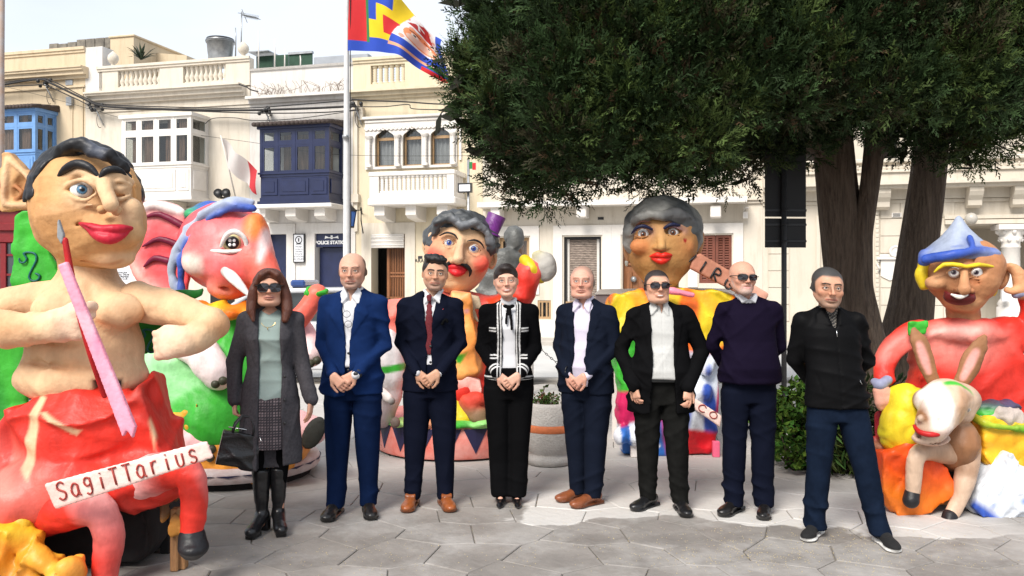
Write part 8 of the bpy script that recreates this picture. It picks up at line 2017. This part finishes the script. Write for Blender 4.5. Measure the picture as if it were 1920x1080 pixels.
def scatter(P, D, scale, cols, seed, name, parent, templates):
 rs = np.random.RandomState(seed); n = len(P)
 D = D / np.linalg.norm(D, axis=1)[:, None]
 U = rs.normal(size=(n, 3)); U -= (U * D).sum(1)[:, None] * D; U /= np.linalg.norm(U, axis=1)[:, None]; W = np.cross(D, U)
 which = rs.randint(0, len(templates), n); VV = []; CC = []
 for k, t in enumerate(templates):
  m = which == k; f = t.reshape(-1, 3)
  v = P[m][:, None] + scale[m][:, None, None] * (U[m][:, None] * f[None, :, 0:1] + W[m][:, None] * f[None, :, 1:2] + D[m][:, None] * f[None, :, 2:3])
  tip = np.tile(np.array([.75, .75, 1.25]), len(f) // 3)[None, :, None]
  c = cols[m][:, None] * tip * np.ones((1, len(f), 1)); VV.append(v.reshape(-1, 3)); CC.append(c.reshape(-1, 3))
 V = np.concatenate(VV); C = np.concatenate(CC)
 me = mesh_np(name, V, np.arange(len(V)).reshape(-1, 3), C, smooth=False)
 return link(name, me, parent, M_leaf)
def trunk(pts, rs_, seed, parent, name='trunk', flute=.10, nseg=40, mtl=None):
 P = np.array(pts, float); t = np.linspace(0, 1, len(P)); n = 90; u = np.linspace(0, 1, n)
 C = np.stack([np.interp(u, t, P[:, i]) for i in range(3)], 1); Rr = np.interp(u, t, rs_)
 k = np.ones(7) / 7
 for i in range(3): C[3:-3, i] = np.convolve(C[:, i], k, 'valid')
 a = np.linspace(0, 2 * math.pi, nseg, endpoint=False); nz_ = cheap_noise(seed, (3, 3, 1.0), 9); fine = cheap_noise(seed + 1, (24, 24, 3.0), 12)
 x = np.cos(a)[None] ; y = np.sin(a)[None]; z = C[:, 2:3]
 r = Rr[:, None] * (1 + flute * nz_(x * 1.2 + 0 * z, y * 1.2 + 0 * z, z) + .05 * np.sin(a * 7 + z * 1.2)[:, :] + .05 * fine(x * Rr[:, None] * 3, y * Rr[:, None] * 3, z + 0 * x))
 V = np.stack([C[:, 0:1] + r * x, C[:, 1:2] + r * y, z + 0 * x], -1).reshape(-1, 3)
 i = np.arange(n - 1)[:, None] * nseg; j = np.arange(nseg)[None]; jn = (j + 1) % nseg
 Q = np.stack([i + j, i + jn, i + nseg + jn, i + nseg + j], -1).reshape(-1, 4)
 return link(name, mesh_np(name, V, Q), parent, mtl or M_bark)
TP = at(1640, 520, 9.6)
tree = empty('cypress_tree', (TP[0], TP[1], 0), 0, 'huge dark green cypress whose low crown covers the upper right', 'tree')
TO = np.array([TP[0], TP[1], 0])
def tl(px, py, Y): return at(px, py, Y) - TO
trunk([tl(1612, 812, 9.6), tl(1605, 700, 9.6), tl(1592, 560, 9.6), tl(1578, 440, 9.6), tl(1566, 330, 9.6), tl(1552, 200, 9.6), tl(1540, 20, 9.6)], [.40, .29, .215, .205, .21, .23, .23], 3, tree, flute=.16)
trunk([tl(1625, 812, 9.45), tl(1630, 660, 9.45), tl(1612, 540, 9.45), tl(1617, 440, 9.45), tl(1632, 330, 9.45), tl(1648, 200, 9.45), tl(1658, 20, 9.45)], [.29, .22, .14, .105, .105, .12, .12], 7, tree, flute=.10)
trunk([tl(1672, 812, 10.2), tl(1690, 690, 10.2), tl(1712, 560, 10.2), tl(1728, 430, 10.2), tl(1742, 320, 10.2), tl(1752, 200, 10.2), tl(1760, 20, 10.2)], [.42, .29, .235, .21, .195, .185, .18], 11, tree, flute=.12)
for i, (a, b, r) in enumerate((((1570, 300, 9.6), (1380, 150, 9.0), .12), ((1570, 250, 9.6), (1300, 240, 9.4), .08), ((1745, 250, 10.2), (1880, 160, 9.5), .10), ((1640, 220, 9.5), (1560, 60, 8.8), .09), ((1570, 200, 9.6), (1180, 60, 9.2), .13), ((1750, 200, 10.2), (1990, 200, 10.0), .09))):
 a_, b_ = tl(*a), tl(*b); m_ = (a_ + b_) / 2 + (0, 0, -.1); MB().tube([a_, a_ * .5 + m_ * .5, m_, (m_ + b_) / 2 + (0, 0, .05), b_], [r, r * .85, r * .7, r * .5, r * .3], 9).build('limb', M_bark, tree)
rs = np.random.RandomState(12)
low = [(812, 90), (815, 140), (835, 205), (860, 270), (895, 330), (940, 378), (985, 408), (1030, 410), (1080, 385), (1150, 372), (1240, 375), (1330, 368), (1400, 352), (1440, 330), (1500, 320), (1540, 300), (1570, 268), (1640, 275), (1700, 305), (1760, 300), (1800, 335), (1850, 325), (1885, 290), (1905, 260), (2000, 230), (2200, 150)]
LX = np.array([l[0] for l in low], float); LY = np.array([l[1] for l in low], float)
lobes = []
def left_edge(py): return np.interp(py, [-400, -60, 0, 30, 60, 90, 140, 205, 270, 330, 378, 410], [980, 840, 838, 850, 868, 818, 815, 838, 862, 897, 942, 1000])
for Yd in (7.3, 7.9, 8.6, 9.4, 10.3, 11.2):
 for px in np.arange(790, 2150, 40):
  for py in np.arange(-330, 420, 38):
   x = px + rs.uniform(-22, 22); y = py + rs.uniform(-22, 22); r = rs.uniform(.13, .31); rp = r * F_PX / Yd
   marg = {7.3: 46, 7.9: 16, 8.6: 0, 9.4: -2, 10.3: 6, 11.2: 30}[Yd]
   fx_ = {7.3: 120, 7.9: 46, 8.6: 8, 9.4: 0, 10.3: 24, 11.2: 70}[Yd]
   if x - rp * .8 < left_edge(y) + fx_ * (1 if y > -200 else 2): continue
   if y + rp * .75 > np.interp(x, LX, LY) - marg: continue
   if Yd < 8 and 1380 < x and y > 210 - (8 - Yd) * 20: continue      # open under the front branches
   if Yd in (9.4, 10.3) and rs.rand() < .45 and y < 200: continue
   if y < -200 and rs.rand() < .4: continue
   lobes.append((*tl(x, y, Yd), r, Yd))
lobes = np.array(lobes); print('lobes', len(lobes))
tpl = [sprig_template(i, 6, .165, .014) for i in range(6)]
P = []; D = []; S_ = []; Cc = []
for (x, y, z, r, Yd) in lobes:
 front = Yd < 8.7; n = int((84 if front else 24) * (r / .22)**1.7)
 d = rs.normal(size=(n, 3)); d /= np.linalg.norm(d, axis=1)[:, None]
 if front: d[:, 1] = np.where((d[:, 1] > .35) & (rs.rand(n) < .8), -d[:, 1], d[:, 1])
 rad = r * rs.uniform(.55, 1.08, n)[:, None] * np.array([1.0, .9, .95])
 c = np.array([x, y, z]); p = c + d * rad
 dirn = d * 1.0 + np.array([-.10, -.15, .45]) + rs.normal(size=(n, 3)) * .22
 base = np.array([.026, .050, .016]) * rs.uniform(.65, 1.35);
 if rs.rand() < .30: base = np.array([.060, .092, .024]) * rs.uniform(.8, 1.3)
 if rs.rand() < .10: base = np.array([.036, .034, .016]) * rs.uniform(.8, 1.2)
 col = base[None] * rs.uniform(.6, 1.45, (n, 1)); br = rs.rand(n) < .025; col[br] = (.06, .035, .017)
 P.append(p); D.append(dirn); S_.append(rs.uniform(.65, 1.35, n) * (1 if front else 1.25)); Cc.append(col)
P = np.concatenate(P); D = np.concatenate(D); S_ = np.concatenate(S_); Cc = np.concatenate(Cc); print('sprigs', len(P))
cw = scatter(P, D, S_, Cc, 5, 'crown', tree, tpl); cw['kind'] = 'stuff'
q = []
rs = np.random.RandomState(9); n = 5200
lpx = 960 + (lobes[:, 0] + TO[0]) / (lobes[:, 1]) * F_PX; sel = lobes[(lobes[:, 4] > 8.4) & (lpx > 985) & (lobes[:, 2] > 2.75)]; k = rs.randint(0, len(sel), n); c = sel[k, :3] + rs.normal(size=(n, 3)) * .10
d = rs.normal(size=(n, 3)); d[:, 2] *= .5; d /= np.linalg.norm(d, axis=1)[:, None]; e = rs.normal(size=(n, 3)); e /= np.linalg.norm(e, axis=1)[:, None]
V = np.stack([c - d * .16, c + e * .06, c + d * .16, c - e * .06], 1).reshape(-1, 3)  # dark quads added within the crown to block light
me = mesh_np('inner_light_blocker', V, np.arange(len(V)).reshape(-1, 4), np.tile(np.array([[.016, .017, .010]]), (len(V), 1)), smooth=False); o = link('inner_light_blocker', me, tree, M_leaf); o['kind'] = 'stuff'
# ---- leafy shrub behind the men
def leaf_template(seed, l=.06, w=.026):
 rs = np.random.RandomState(seed); b = rs.uniform(-.3, .3)
 a, m1, m2, t = np.array([0, 0, 0]), np.array([-w, .006, l * .5]), np.array([w, .006, l * .5]), np.array([0, -.012 + b * .02, l]); c = np.array([0, -.010, l * .5])
 return np.array([[a, c, m1], [a, m2, c], [m1, c, t], [c, m2, t]])
def shrub(px, Y, label, H, rx, ry, n, col, seed, tplf, base=0.0, name='shrub', sz=(.8, 1.3)):
 o = empty(name, ((px - 960) * Y / F_PX, Y, 0), 0, label, 'shrub'); rs = np.random.RandomState(seed)
 P = []; D = []
 m = 26; cs = np.stack([rs.uniform(-rx, rx, m), rs.uniform(-ry, ry, m), rs.uniform(.1 * H, .93 * H, m)], 1)
 for i in range(n):
  c = cs[rs.randint(m)]; d = rs.normal(size=3); d /= np.linalg.norm(d); r = .13 * rs.uniform(.5, 1.1); P.append(c + d * r); D.append(d * .6 + np.array([0, -.5, .15]) + rs.normal(size=3) * .4)
 P = np.array(P); P[:, 2] = np.clip(P[:, 2], .02, H + .1); C = np.array(col)[None] * rs.uniform(.5, 1.7, (n, 1)); C[:, 0] *= rs.uniform(.7, 1.6, n)
 s = scatter(P, np.array(D), rs.uniform(*sz, n), C, seed, 'leaves', o, tplf); s['kind'] = 'stuff'
 q = MB()
 for c in cs: q.tube([(c[0] * .15, c[1] * .15, 0), (c[0] * .6, c[1] * .6, c[2] * .5), tuple(c)], [.012, .009, .004], 5)
 st = q.build('stems', M_bark, o); st['kind'] = 'stuff'; return o
lt = [leaf_template(i) for i in range(4)]
shrub(1492, 7.1, 'dense bright green leafy shrub between the two men at the right', .74, .20, .3, 1900, (.040, .10, .012), 4, lt)
shrub(1570, 7.0, 'low dark spiky leaved shrub behind the man in jeans', .40, .22, .2, 800, (.03, .06, .012), 8, [leaf_template(i, .14, .012) for i in range(4)])
shrub(1640, 7.6, 'dark green undergrowth at the foot of the cypress trunks', .70, .32, .3, 1500, (.014, .028, .008), 12, [leaf_template(i, .10, .016) for i in range(4)])
# ------------------------------------------------------------------ planter, chain, flagpole, flags, signs, statue, car, kiosk
M_conc = mat('pale cast stone', (.46, .43, .40), .8, .15, 5, .4, 60); M_oband = mat('orange painted band', (.62, .17, .06), .7, .2, 8, .2, 40)
c = at(1030, 520, 7.35)
pl = empty('planter', (c[0], c[1], 0), 0, 'round stone planter with an orange band beside the woman in black', 'planter')
k = 7.35 / F_PX
q = MB().lathe([(.17, 0), (.195, .01), (.20, .07), (.16, .085), (.17, .10), (.19, .14), (.205, .19), (.208, .285)], 32); q.build('foot_and_lower_bowl', M_conc, pl)
q = MB().lathe([(.209, .286), (.2125, .29), (.2125, .345), (.209, .349)], 32, cap=False); q.build('band', M_oband, pl)
q = MB().lathe([(.208, .35), (.207, .42), (.198, .50), (.192, .525), (.178, .53), (.165, .52), (.16, .47), (.02, .465)], 32, cap=False); q.build('upper_bowl', M_conc, pl)
q = MB().lathe([(.162, .465), (.10, .495), (.02, .50)], 20, cap=False); q.build('soil', mat('soil', (.05, .035, .025), .95, .4, 20, .5, 40), pl)
rs = np.random.RandomState(3); n = 420
a = rs.uniform(0, 6.28, n); rr = rs.uniform(0, .15, n)**1; P = np.stack([rr * np.cos(a) - .03, rr * np.sin(a), rs.uniform(.48, .58, n)], 1); D = rs.normal(size=(n, 3)) + np.array([0, -.3, 1.2])
C = np.array([[.05, .09, .02]]) * rs.uniform(.5, 1.6, (n, 1)); C[rs.rand(n) < .25] = (.12, .05, .03)
scatter(P, D, rs.uniform(.3, .6, n), C, 4, 'succulent_leaves', pl, [leaf_template(i, .06, .02) for i in range(4)])['kind'] = 'stuff'
q = MB().tube([(-.05, 0, .5), (-.055, 0, .60), (-.04, 0, .66)], .004, 5); q.build('stalk', M_bark, pl)
scatter(np.array([[-.05, 0, .62], [-.04, 0, .65], [-.045, 0, .66], [-.05, 0, .64]]), rs.normal(size=(4, 3)), np.array([.8, .7, .8, .6]), np.tile([[.06, .10, .02]], (4, 1)), 6, 'stalk_leaves', pl, [leaf_template(1)])
M_iron = mat('black iron', (.015, .015, .017), .5, .3, 9, .2, 40, metal=.3)
bol = []
for i, (px, Y) in enumerate(((985, 11.6), (1262, 11.6), (708, 11.6))):
 c = at(px, 520, Y); b = empty('bollard', (c[0], c[1], 0), 0, ['iron bollard behind the woman in black, left end of the hanging chain', 'iron bollard behind the stout man, right end of the hanging chain', 'iron bollard behind the man with the tie'][i], 'bollard', 'iron bollards along the kerb')
 MB().lathe([(.09, 0), (.09, .06), (.05, .10), (.045, .80), (.065, .83), (.045, .86), (.06, .92), (.02, .96)], 14).build('post', M_iron, b)
 MB().tube([(.05 + .02 * math.cos(t), 0, .78 + .02 * math.sin(t)) for t in np.linspace(0, 6.28, 9)[:-1]], .006, 5, closed=True).build('ring', M_iron, b); bol.append(c)
for (a, b_), lb in (((0, 1), 'black chain hanging in a curve right of the woman in black'), ((2, 0), 'black chain hanging behind the man with the tie and the woman in black')):
 A0, B0 = np.array([bol[a][0] + .07, 11.6, .78]), np.array([bol[b_][0] - .05, 11.6, .78]); ch = empty('chain', A0, 0, lb, 'chain', 'chains between the bollards')
 n = 56; lk = MB().tube([(.024 * math.cos(t), 0, .011 * math.sin(t)) for t in np.linspace(0, 6.28, 9)[:-1]], .0045, 4, closed=True).mesh('chain_link', M_iron)
 L_ = B0[0] - A0[0]
 for i in range(n):
  t = (i + .5) / n; z = -.55 * (1 - (2 * t - 1)**2); sl = math.atan2(-.55 * (-(2 * (2 * t - 1) * 2)), L_)
  link('chain_link', lk, ch, None, T((L_ * t, 0, z), (R(90) * (i % 2), -sl, 0)))
c = at(650, 520, 12.0); fpole = empty('flagpole', (c[0], c[1], 0), 0, 'tall white flagpole rising behind the bald man in blue', 'flagpole')
q = MB().lathe([(.10, 0), (.10, .25), (.055, .27), (.05, 2.2), (.036, 5.0), (.032, 8.2)], 16); q.build('pole', mat('white painted pole', (.62, .62, .62), .4, .1, 8, .1, 20), fpole)
MB().lathe([(.01, 8.2), (.07, 8.25), (.08, 8.32), (.02, 8.4)], 12).build('finial', M_gold if 'M_gold' in globals() else M_metal, fpole)
MB().tube([(.055, -.02, .8), (.06, -.02, 3), (.05, -.02, 8.1)], .006, 4).build('halyard', M_cable, fpole)
MB().tube([(.0, -.05, 3.55 + i * .02) for i in range(3)], .05, 8).build('clamp', M_metal, fpole)
M_flag = mat('flag cloth', rough=.8, var=.04, scale=9, bump=.15, bscale=120, vcol=True)
kf = 11.95 / F_PX
fl = empty('flag', (at(652, 520, 11.95)[0], 11.95, 0), 0, 'red, blue and yellow quartered flag with a painted mask face flying from the flagpole', 'flag')
FB, FR, FY, FG, FW = (.015, .06, .42), (.55, .015, .02), (.75, .52, .01), (.02, .18, .05), (.72, .68, .68)
def ffn(u, v):   # u along the fly, v from the bottom edge up
 px = 652 + 182 * u**.92 - 30 * (1 - v) * u * 0 ; py0 = 95 + 52 * u**1.8 - 5 * np.sin(u * 5); top = -66 + 150 * u**1.25
 py = py0 * (1 - v) + top * v; d = .16 * np.sin(u * 9 + v * 1.5) * (.3 + u) + .07 * np.sin(u * 21 - v * 4) * u
 px = px + 6 * np.sin(v * 5 + u * 7) * u
 return (px - 652) * kf, d, CAM_H - (py - HZ) * kf
def fcol(u, v):
 C = np.zeros(u.shape + (3,)); C[:] = FY
 def put(m, c): C[m] = c
 dg = u + (v - .5) * -.32
 put((v > .44) & (u < .27), FB); put((v > .68) & (u < .44), FB); put((v < .55) & (v > .29) & (u > .35) & (dg < .60), FR); put((v < .19), FB)
 put(u < .16, FR); put((u >= .16) & (u < .185) & (v > .12), FG); put((v < .13) & (u < .16), FB)
 pic = dg > .50; put(pic & (v > .22), FW)
 a, b = u - .72, v - .62
 n = .5 * np.sin(u * 40 + v * 13) + .5 * np.sin(v * 34 - u * 21)
 put(pic & (v > .22) & (n > .62), (.70, .30, .22)); put(pic & (v > .20) & (v < .34), FB); put(pic & (v > .14) & (v < .20), (.7, .35, .2)); put(pic & (v < .10) & (u > .75), FR); put(pic & (v > .12) & (v < .18) & (u > .8), FG)
 put(pic & (np.abs(a + .02 - b * .3) < (.16 - (v - .64) * .40)) & (v > .68) & (v < .97), (.40, .02, .02))
 put(pic & (np.abs(a + .03) < .012) & (v > .72) & (v < .93), FW); put(pic & (np.abs(b - .20) < .018) & (np.abs(a + .02) < .06), FW)
 put(pic & ((a / .17)**2 + ((b + .12) / .14)**2 < 1), (.72, .24, .10)); put(pic & ((a / .14)**2 + ((b + .16) / .07)**2 < 1), (.70, .45, .35))
 for ex in (-.07, .06): put(((a - ex) / .032)**2 + ((b + .09) / .022)**2 < 1, (.75, .7, .65)); put(((a - ex) / .014)**2 + ((b + .09) / .018)**2 < 1, (.02, .02, .02)); put((np.abs(a - ex) < .05) & (np.abs(b + .045 + (a - ex)**2 * 3) < .008), (.08, .01, .01))
 put((u > .93) & (v > .3), FB)
 return C[..., 0], C[..., 1], C[..., 2]
sheet('flag_cloth', ffn, 150, 130, M_flag, fl, colfn=fcol)
fo_ = -1.1; s1, z1 = fp(437, 372, -.2); s2, z2 = fp(414, 254, fo_)
sf = empty('wall_flag', fworld(s1, -.2, z1), -TH, 'small white and red flag on a slanted pole over the elephant', 'flag')
d = np.array([s2 - s1, fo_ + .2, z2 - z1]); MB().tube([(0, .2, -.1), tuple(d)], .022, 8).build('pole', M_trim, sf)
def sfn(u, v):
 a = d * .97; b = d * .50; hx = a[None, None] * (1 - v[..., None]) + b[None, None] * v[..., None]
 m = (fs(480) - fs(414)); return hx[..., 0] + m * u * (.95 - .1 * v), hx[..., 1] + .10 * np.sin(u * 9 + v * 3), hx[..., 2] - u * (.95 - .15 * v) * 1.0 + .03 * np.sin(u * 12)
sheet('flag_cloth', sfn, 40, 24, M_flag, sf, colfn=lambda u, v: tuple(np.where(u < .74, a, b) for a, b in zip((.60, .55, .53), (.50, .03, .04))))
r = empty('wall_lamp', fworld(fs(432), -.3, fz(432, 366)), -TH, 'pair of small black floodlights on the wall below the small flag', 'lamp')
for x in (-.13, .13): q = MB().lathe([(.02, -.1), (.11, -.06), (.13, .10), (.02, .11)], 12); q.build('lamp_head', M_blackm, r, T((x, -.1, 0), (R(70), 0, R(20))))
MB().box(-.2, .2, -.04, .3, -.12, -.08).build('bracket', M_blackm, r)
s0, _ = fp(874, 500, -1.6); fl_ = empty('floodlight', fworld(s0, -1.6, 0), -TH, 'square floodlight with a pale glass on a thin grey pole', 'lamp')
zl = fz(872, 353, -1.6); MB().tube([(.06, 0, 0), (.06, 0, fz(872, 300, -1.6))], .035, 8).build('pole', M_metal, fl_)
w = (fs(884, -1.6) - fs(859, -1.6)) / 2; q = MB()
q.box(-w, w, -.14, -.04, zl - .12, zl - .09); q.box(-w, w, -.14, -.04, zl + .09, zl + .12); q.box(-w, -w + .03, -.14, -.04, zl - .09, zl + .09); q.box(w - .03, w, -.14, -.04, zl - .09, zl + .09); q.box(-w, w, -.039, -.02, zl - .12, zl + .12); hd = q.build('housing', M_blackm, fl_)
MB().box(-w + .031, w - .031, -.13, -.12, zl - .089, zl + .089).build('lens', M_signw, hd)
fg = MB(); fg.box(.08, .17, -.01, 0, fz(872, 317, -1.6), fz(872, 304, -1.6)); fg.box(.171, .26, -.01, 0, fz(872, 319, -1.6), fz(872, 306, -1.6), mi=1)
fg.build('small_pennant', [mat('green cloth', FG, .8, .1, 5, 0), mat('red cloth', FR, .8, .1, 5, 0)], fl_)
s0, z0 = fp(657, 404, -.75); ln = empty('police_lantern', fworld(s0, -.75, z0), -TH, 'blue glass police lantern on a curled bracket beside the flagpole', 'lamp')
q = MB().lathe([(.10, -.30), (.17, .10)], 6, mi=0); q.build('lantern_glass', mat('blue glass', (.03, .12, .40), .2, .3, 9, 0, coat=.5), ln)
q = MB().lathe([(.19, .10), (.20, .13), (.08, .24), (.03, .30), (.02, .36)], 6)
for i in range(6): a = i * math.pi / 3; q.tube([(.105 * math.cos(a), .105 * math.sin(a), -.31), (.178 * math.cos(a), .178 * math.sin(a), .11)], .010, 4)
q.lathe([(.11, -.34), (.115, -.30)], 6); q.build('lantern_frame', M_blackm, ln)
q = MB().tube([(0, .75, .1), (.1, .5, .25), (.2, .2, .22), (.32, 0, .1), (.34, -.05, -.15), (.38, 0, -.5)], .018, 6); q.tube([(-.35, .3, .14), (-.1, .1, .16), (.3, .0, .14)], .015, 6); q.build('bracket', M_blackm, ln)
c = at(1470, 520, 8.9); rsn = empty('road_sign', (c[0], c[1], 0), .06, 'black backs of two road sign plates on a post in front of the cypress', 'road sign')
z_ = lambda y: CAM_H - (y - HZ) * 8.9 / F_PX; kx = 8.9 / F_PX
MB().tube([(0, 0, 0), (0, 0, z_(300))], .028, 10).build('post', mat('dark grey post', (.03, .03, .032), .5, .3, 5, .1, 30), rsn)
for y0, y1 in ((262, 406), (409, 464)):
 p_ = MB().box(-34 * kx, 45 * kx, .035, .045, z_(y1), z_(y0), bev=.003).build('sign_plate', mat('sign plate back', (.006, .006, .007), .6, .2, 5, 0), rsn)
 for y in (y0 + 12, y1 - 12): q = MB().box(-34 * kx, 45 * kx, .02, .034, z_(y + 2), z_(y - 2)); q.tube([(-.04, -.03, z_(y)), (.04, -.03, z_(y))], .008, 6); q.build('clamp', M_blackm, p_)
Yst = 13.0; km = Yst / F_PX; c = at(938, 520, Yst)
st = empty('statue', (c[0], c[1], 0), 0, 'grey bronze statue of a man seen from behind, beside the moustached figure', 'statue')
M_brz = mat('weathered bronze', (.085, .085, .08), .55, .4, 5, .4, 30, col2=(.17, .175, .17), metal=.3)
def sp(px, py, d=0): return np.array([(px - 938) * km, d, CAM_H - (py - HZ) * km])
s = SDF(.05); s.loft([(sp(0, 640)[2], 0, 0, .30, .22), (sp(0, 560)[2], 0, 0, .28, .2), (sp(0, 500)[2], .02, 0, .33, .22), (sp(0, 478)[2], .06, 0, .28, .19), (sp(0, 466)[2], .1, 0, .12, .12)], 2.3)
s.cap(sp(915, 495), sp(903, 560, -.05), .10, .08); s.cap(sp(962, 492), sp(975, 560, -.1), .11, .09); s.cap(sp(958, 470), sp(962, 452), .085, .08); s.ell(sp(965, 448, .02), (.145, .17, .19), k=.03); s.ell(sp(975, 452, -.03), (.03, .04, .05), k=.01)
s.cap(sp(945, 468, -.1), sp(972, 478, -.12), .03, .03, k=.02); s.folds(.02, 4, 5, (14, 24)); s.noise(.01, 14, 3); s.build('figure', .024, M_brz, st)
s = SDF(.02); s.ell(sp(964, 443, .05), (.155, .17, .17)); s.ell(sp(968, 470, -.12), (.14, .16, .12), op='s'); s.noise(.012, 40, 3); s.build('hair', .018, M_brz, st)
q = MB().box(-.45, .50, -.35, .35, 0, sp(0, 565)[2] - .10, bev=.02); q.build('plinth', M_conc, st)
q = MB().box(-.05, .30, -.45, -.2, sp(0, 560)[2] - .1, sp(0, 542)[2], bev=.02); q.build('book', M_brz, st)
M_carw = mat('silver white car paint', (.55, .56, .58), .28, .03, 3, 0, coat=.6); M_carg = mat('car glass', (.05, .06, .065), .08, .1, 3, 0, spec=.8); M_rub = mat('rubber', (.015, .015, .015), .8, .2, 9, 0)
Yc = 12.9; cc = at(565, 520, Yc); car = empty('police_car', (cc[0], Yc + .8, -.12), 0, 'silver police car with a blue light bar parked behind the two people at the left', 'car')
car.location.z = -.12
s = SDF(.05)      # body, side-on: x along, y across
prof = [(-2.15, .42), (-2.2, .70), (-2.1, .92), (-1.2, 1.02), (1.5, 1.02), (2.05, .92), (2.2, .72), (2.15, .35), (-2.1, .32)]
s.poly([(x, z + .0) for x, z in prof], -.80, .80, off=.03); s.ell((-1.35, -.82, .34), (.38, .25, .38), op='s', k=.02); s.ell((1.35, -.82, .34), (.38, .25, .38), op='s', k=.02)
s.poly([(-2.3, .58), (2.3, .58), (2.3, .60), (-2.3, .60)], -1, -.78, k=.02, op='s'); s.build('body', .06, M_carw, car)
s = SDF(.05); s.poly([(-1.45, 1.0), (-.75, 1.47), (.55, 1.50), (1.35, 1.28), (1.75, 1.0)], -.62, .62, off=.03); s.build('cabin', .055, M_carg, car)
q = MB()
def strip(pts, w=.04, y=-.665):
 q.tube([(a, y, b) for a, b in pts], w, 6)
strip([(-1.5, 1.02), (-.78, 1.49), (.55, 1.53), (1.40, 1.30), (1.8, 1.02)], .035); strip([(-.2, 1.02), (-.25, 1.5)], .035); strip([(.65, 1.02), (.60, 1.5)], .035); q.build('roof_pillar', M_carw, car)
s = SDF(.03); s.poly([(-.80, 1.46), (.56, 1.50), (.50, 1.545), (-.72, 1.535)], -.64, .64, off=.015); s.build('roof', .03, M_carw, car)
q = MB(); q.box(-.25, -.02, -.5, .5, 1.57, 1.68, bev=.03); lb_ = q.build('light_bar', mat('blue lamp plastic', (.02, .06, .22), .2, .2, 5, 0, coat=.5), car); q = MB(); q.box(-.22, -.05, -.45, .45, 1.545, 1.575); q.build('bar_mount', M_blackm, lb_)
for x in (-1.35, 1.35):
 for y in (-.78, .6):
  w = MB().lathe([(.10, -.09), (.30, -.09), (.34, -.06), (.34, .06), (.30, .09), (.10, .09)], 24).build('wheel', M_rub, car, T((x, y, .34), (R(90), 0, 0))); MB().lathe([(.02, .075), (.22, .085), (.24, .095), (.02, .10)], 16).build('rim', M_metal, w)
q = MB(); q.box(-2.2, 2.2, -.845, -.835, .66, .80); q.build('side_stripe', mat('dark blue stripe', (.02, .03, .10), .4, .1, 5, 0), car)
for x in (-.6, .25): MB().box(x, x + .16, -.86, -.84, .86, .89, bev=.005).build('door_handle', M_blackm, car)
ck = at(-20, 520, 11.0); kk = empty('red_kiosk', (ck[0], 11.0, 0), 0, 'dark red wooden kiosk with glazed panes at the left edge', 'kiosk'); kz = lambda y: CAM_H - (y - HZ) * 11.0 / F_PX; kx = 11.0 / F_PX
M_red = mat('dark red paint', (.20, .010, .014), .4, .2, 5, .1, 30)
x0, x1 = -60 * kx, 62 * kx
q = MB(); q.box(x0, x1, 0, 1.0, kz(455), kz(395), bev=.01); q.box(x0 + .02, x1 - .02, -.04, .001, kz(433), kz(418), bev=.01); q.box(x0 - .03, x1 + .03, -.06, 1.05, kz(395) + .001, kz(385), bev=.01); q.build('fascia', M_red, kk)
q = MB(); q.box(x0, x1 - .01, .05, .95, kz(384), kz(329)); q.build('roof_box', M_red, kk)
q = MB()
for x in (x0, -.16, .14, x1 - .07): q.box(x, x + .07, 0, .08, .35, kz(456))
for y in (478, 515, 552, 590, 628): q.box(x0 + .07, x1 - .07, .01, .06, kz(y + 2), kz(y - 2))
q.build('glazing_bar', M_red, kk); MB().box(x0 + .03, x1 - .03, .03, .04, .35, kz(456)).build('pane', M_carg, kk); MB().box(x0, x1, 0, .97, 0, .34, bev=.01).build('base_panel', M_red, kk); MB().box(x0, x0 + .05, .09, .97, .341, kz(456)).build('side', M_red, kk)
MB().box(x0, x1, .9, .97, .341, kz(456)).build('back', M_red, kk)
cm = at(3, 520, 20); ms = empty('mast', (cm[0], 20, 0), 0, 'tall thin grey and rust mast at the left edge of the sky', 'mast'); MB().tube([(0, 0, 0), (0, 0, 6.6), (.05, 0, 12)], [.07, .06, .045], 10).build('mast_shaft', mat('rusty mast', (.30, .30, .31), .6, .3, 2, .2, 20, col2=(.30, .17, .10)), ms)
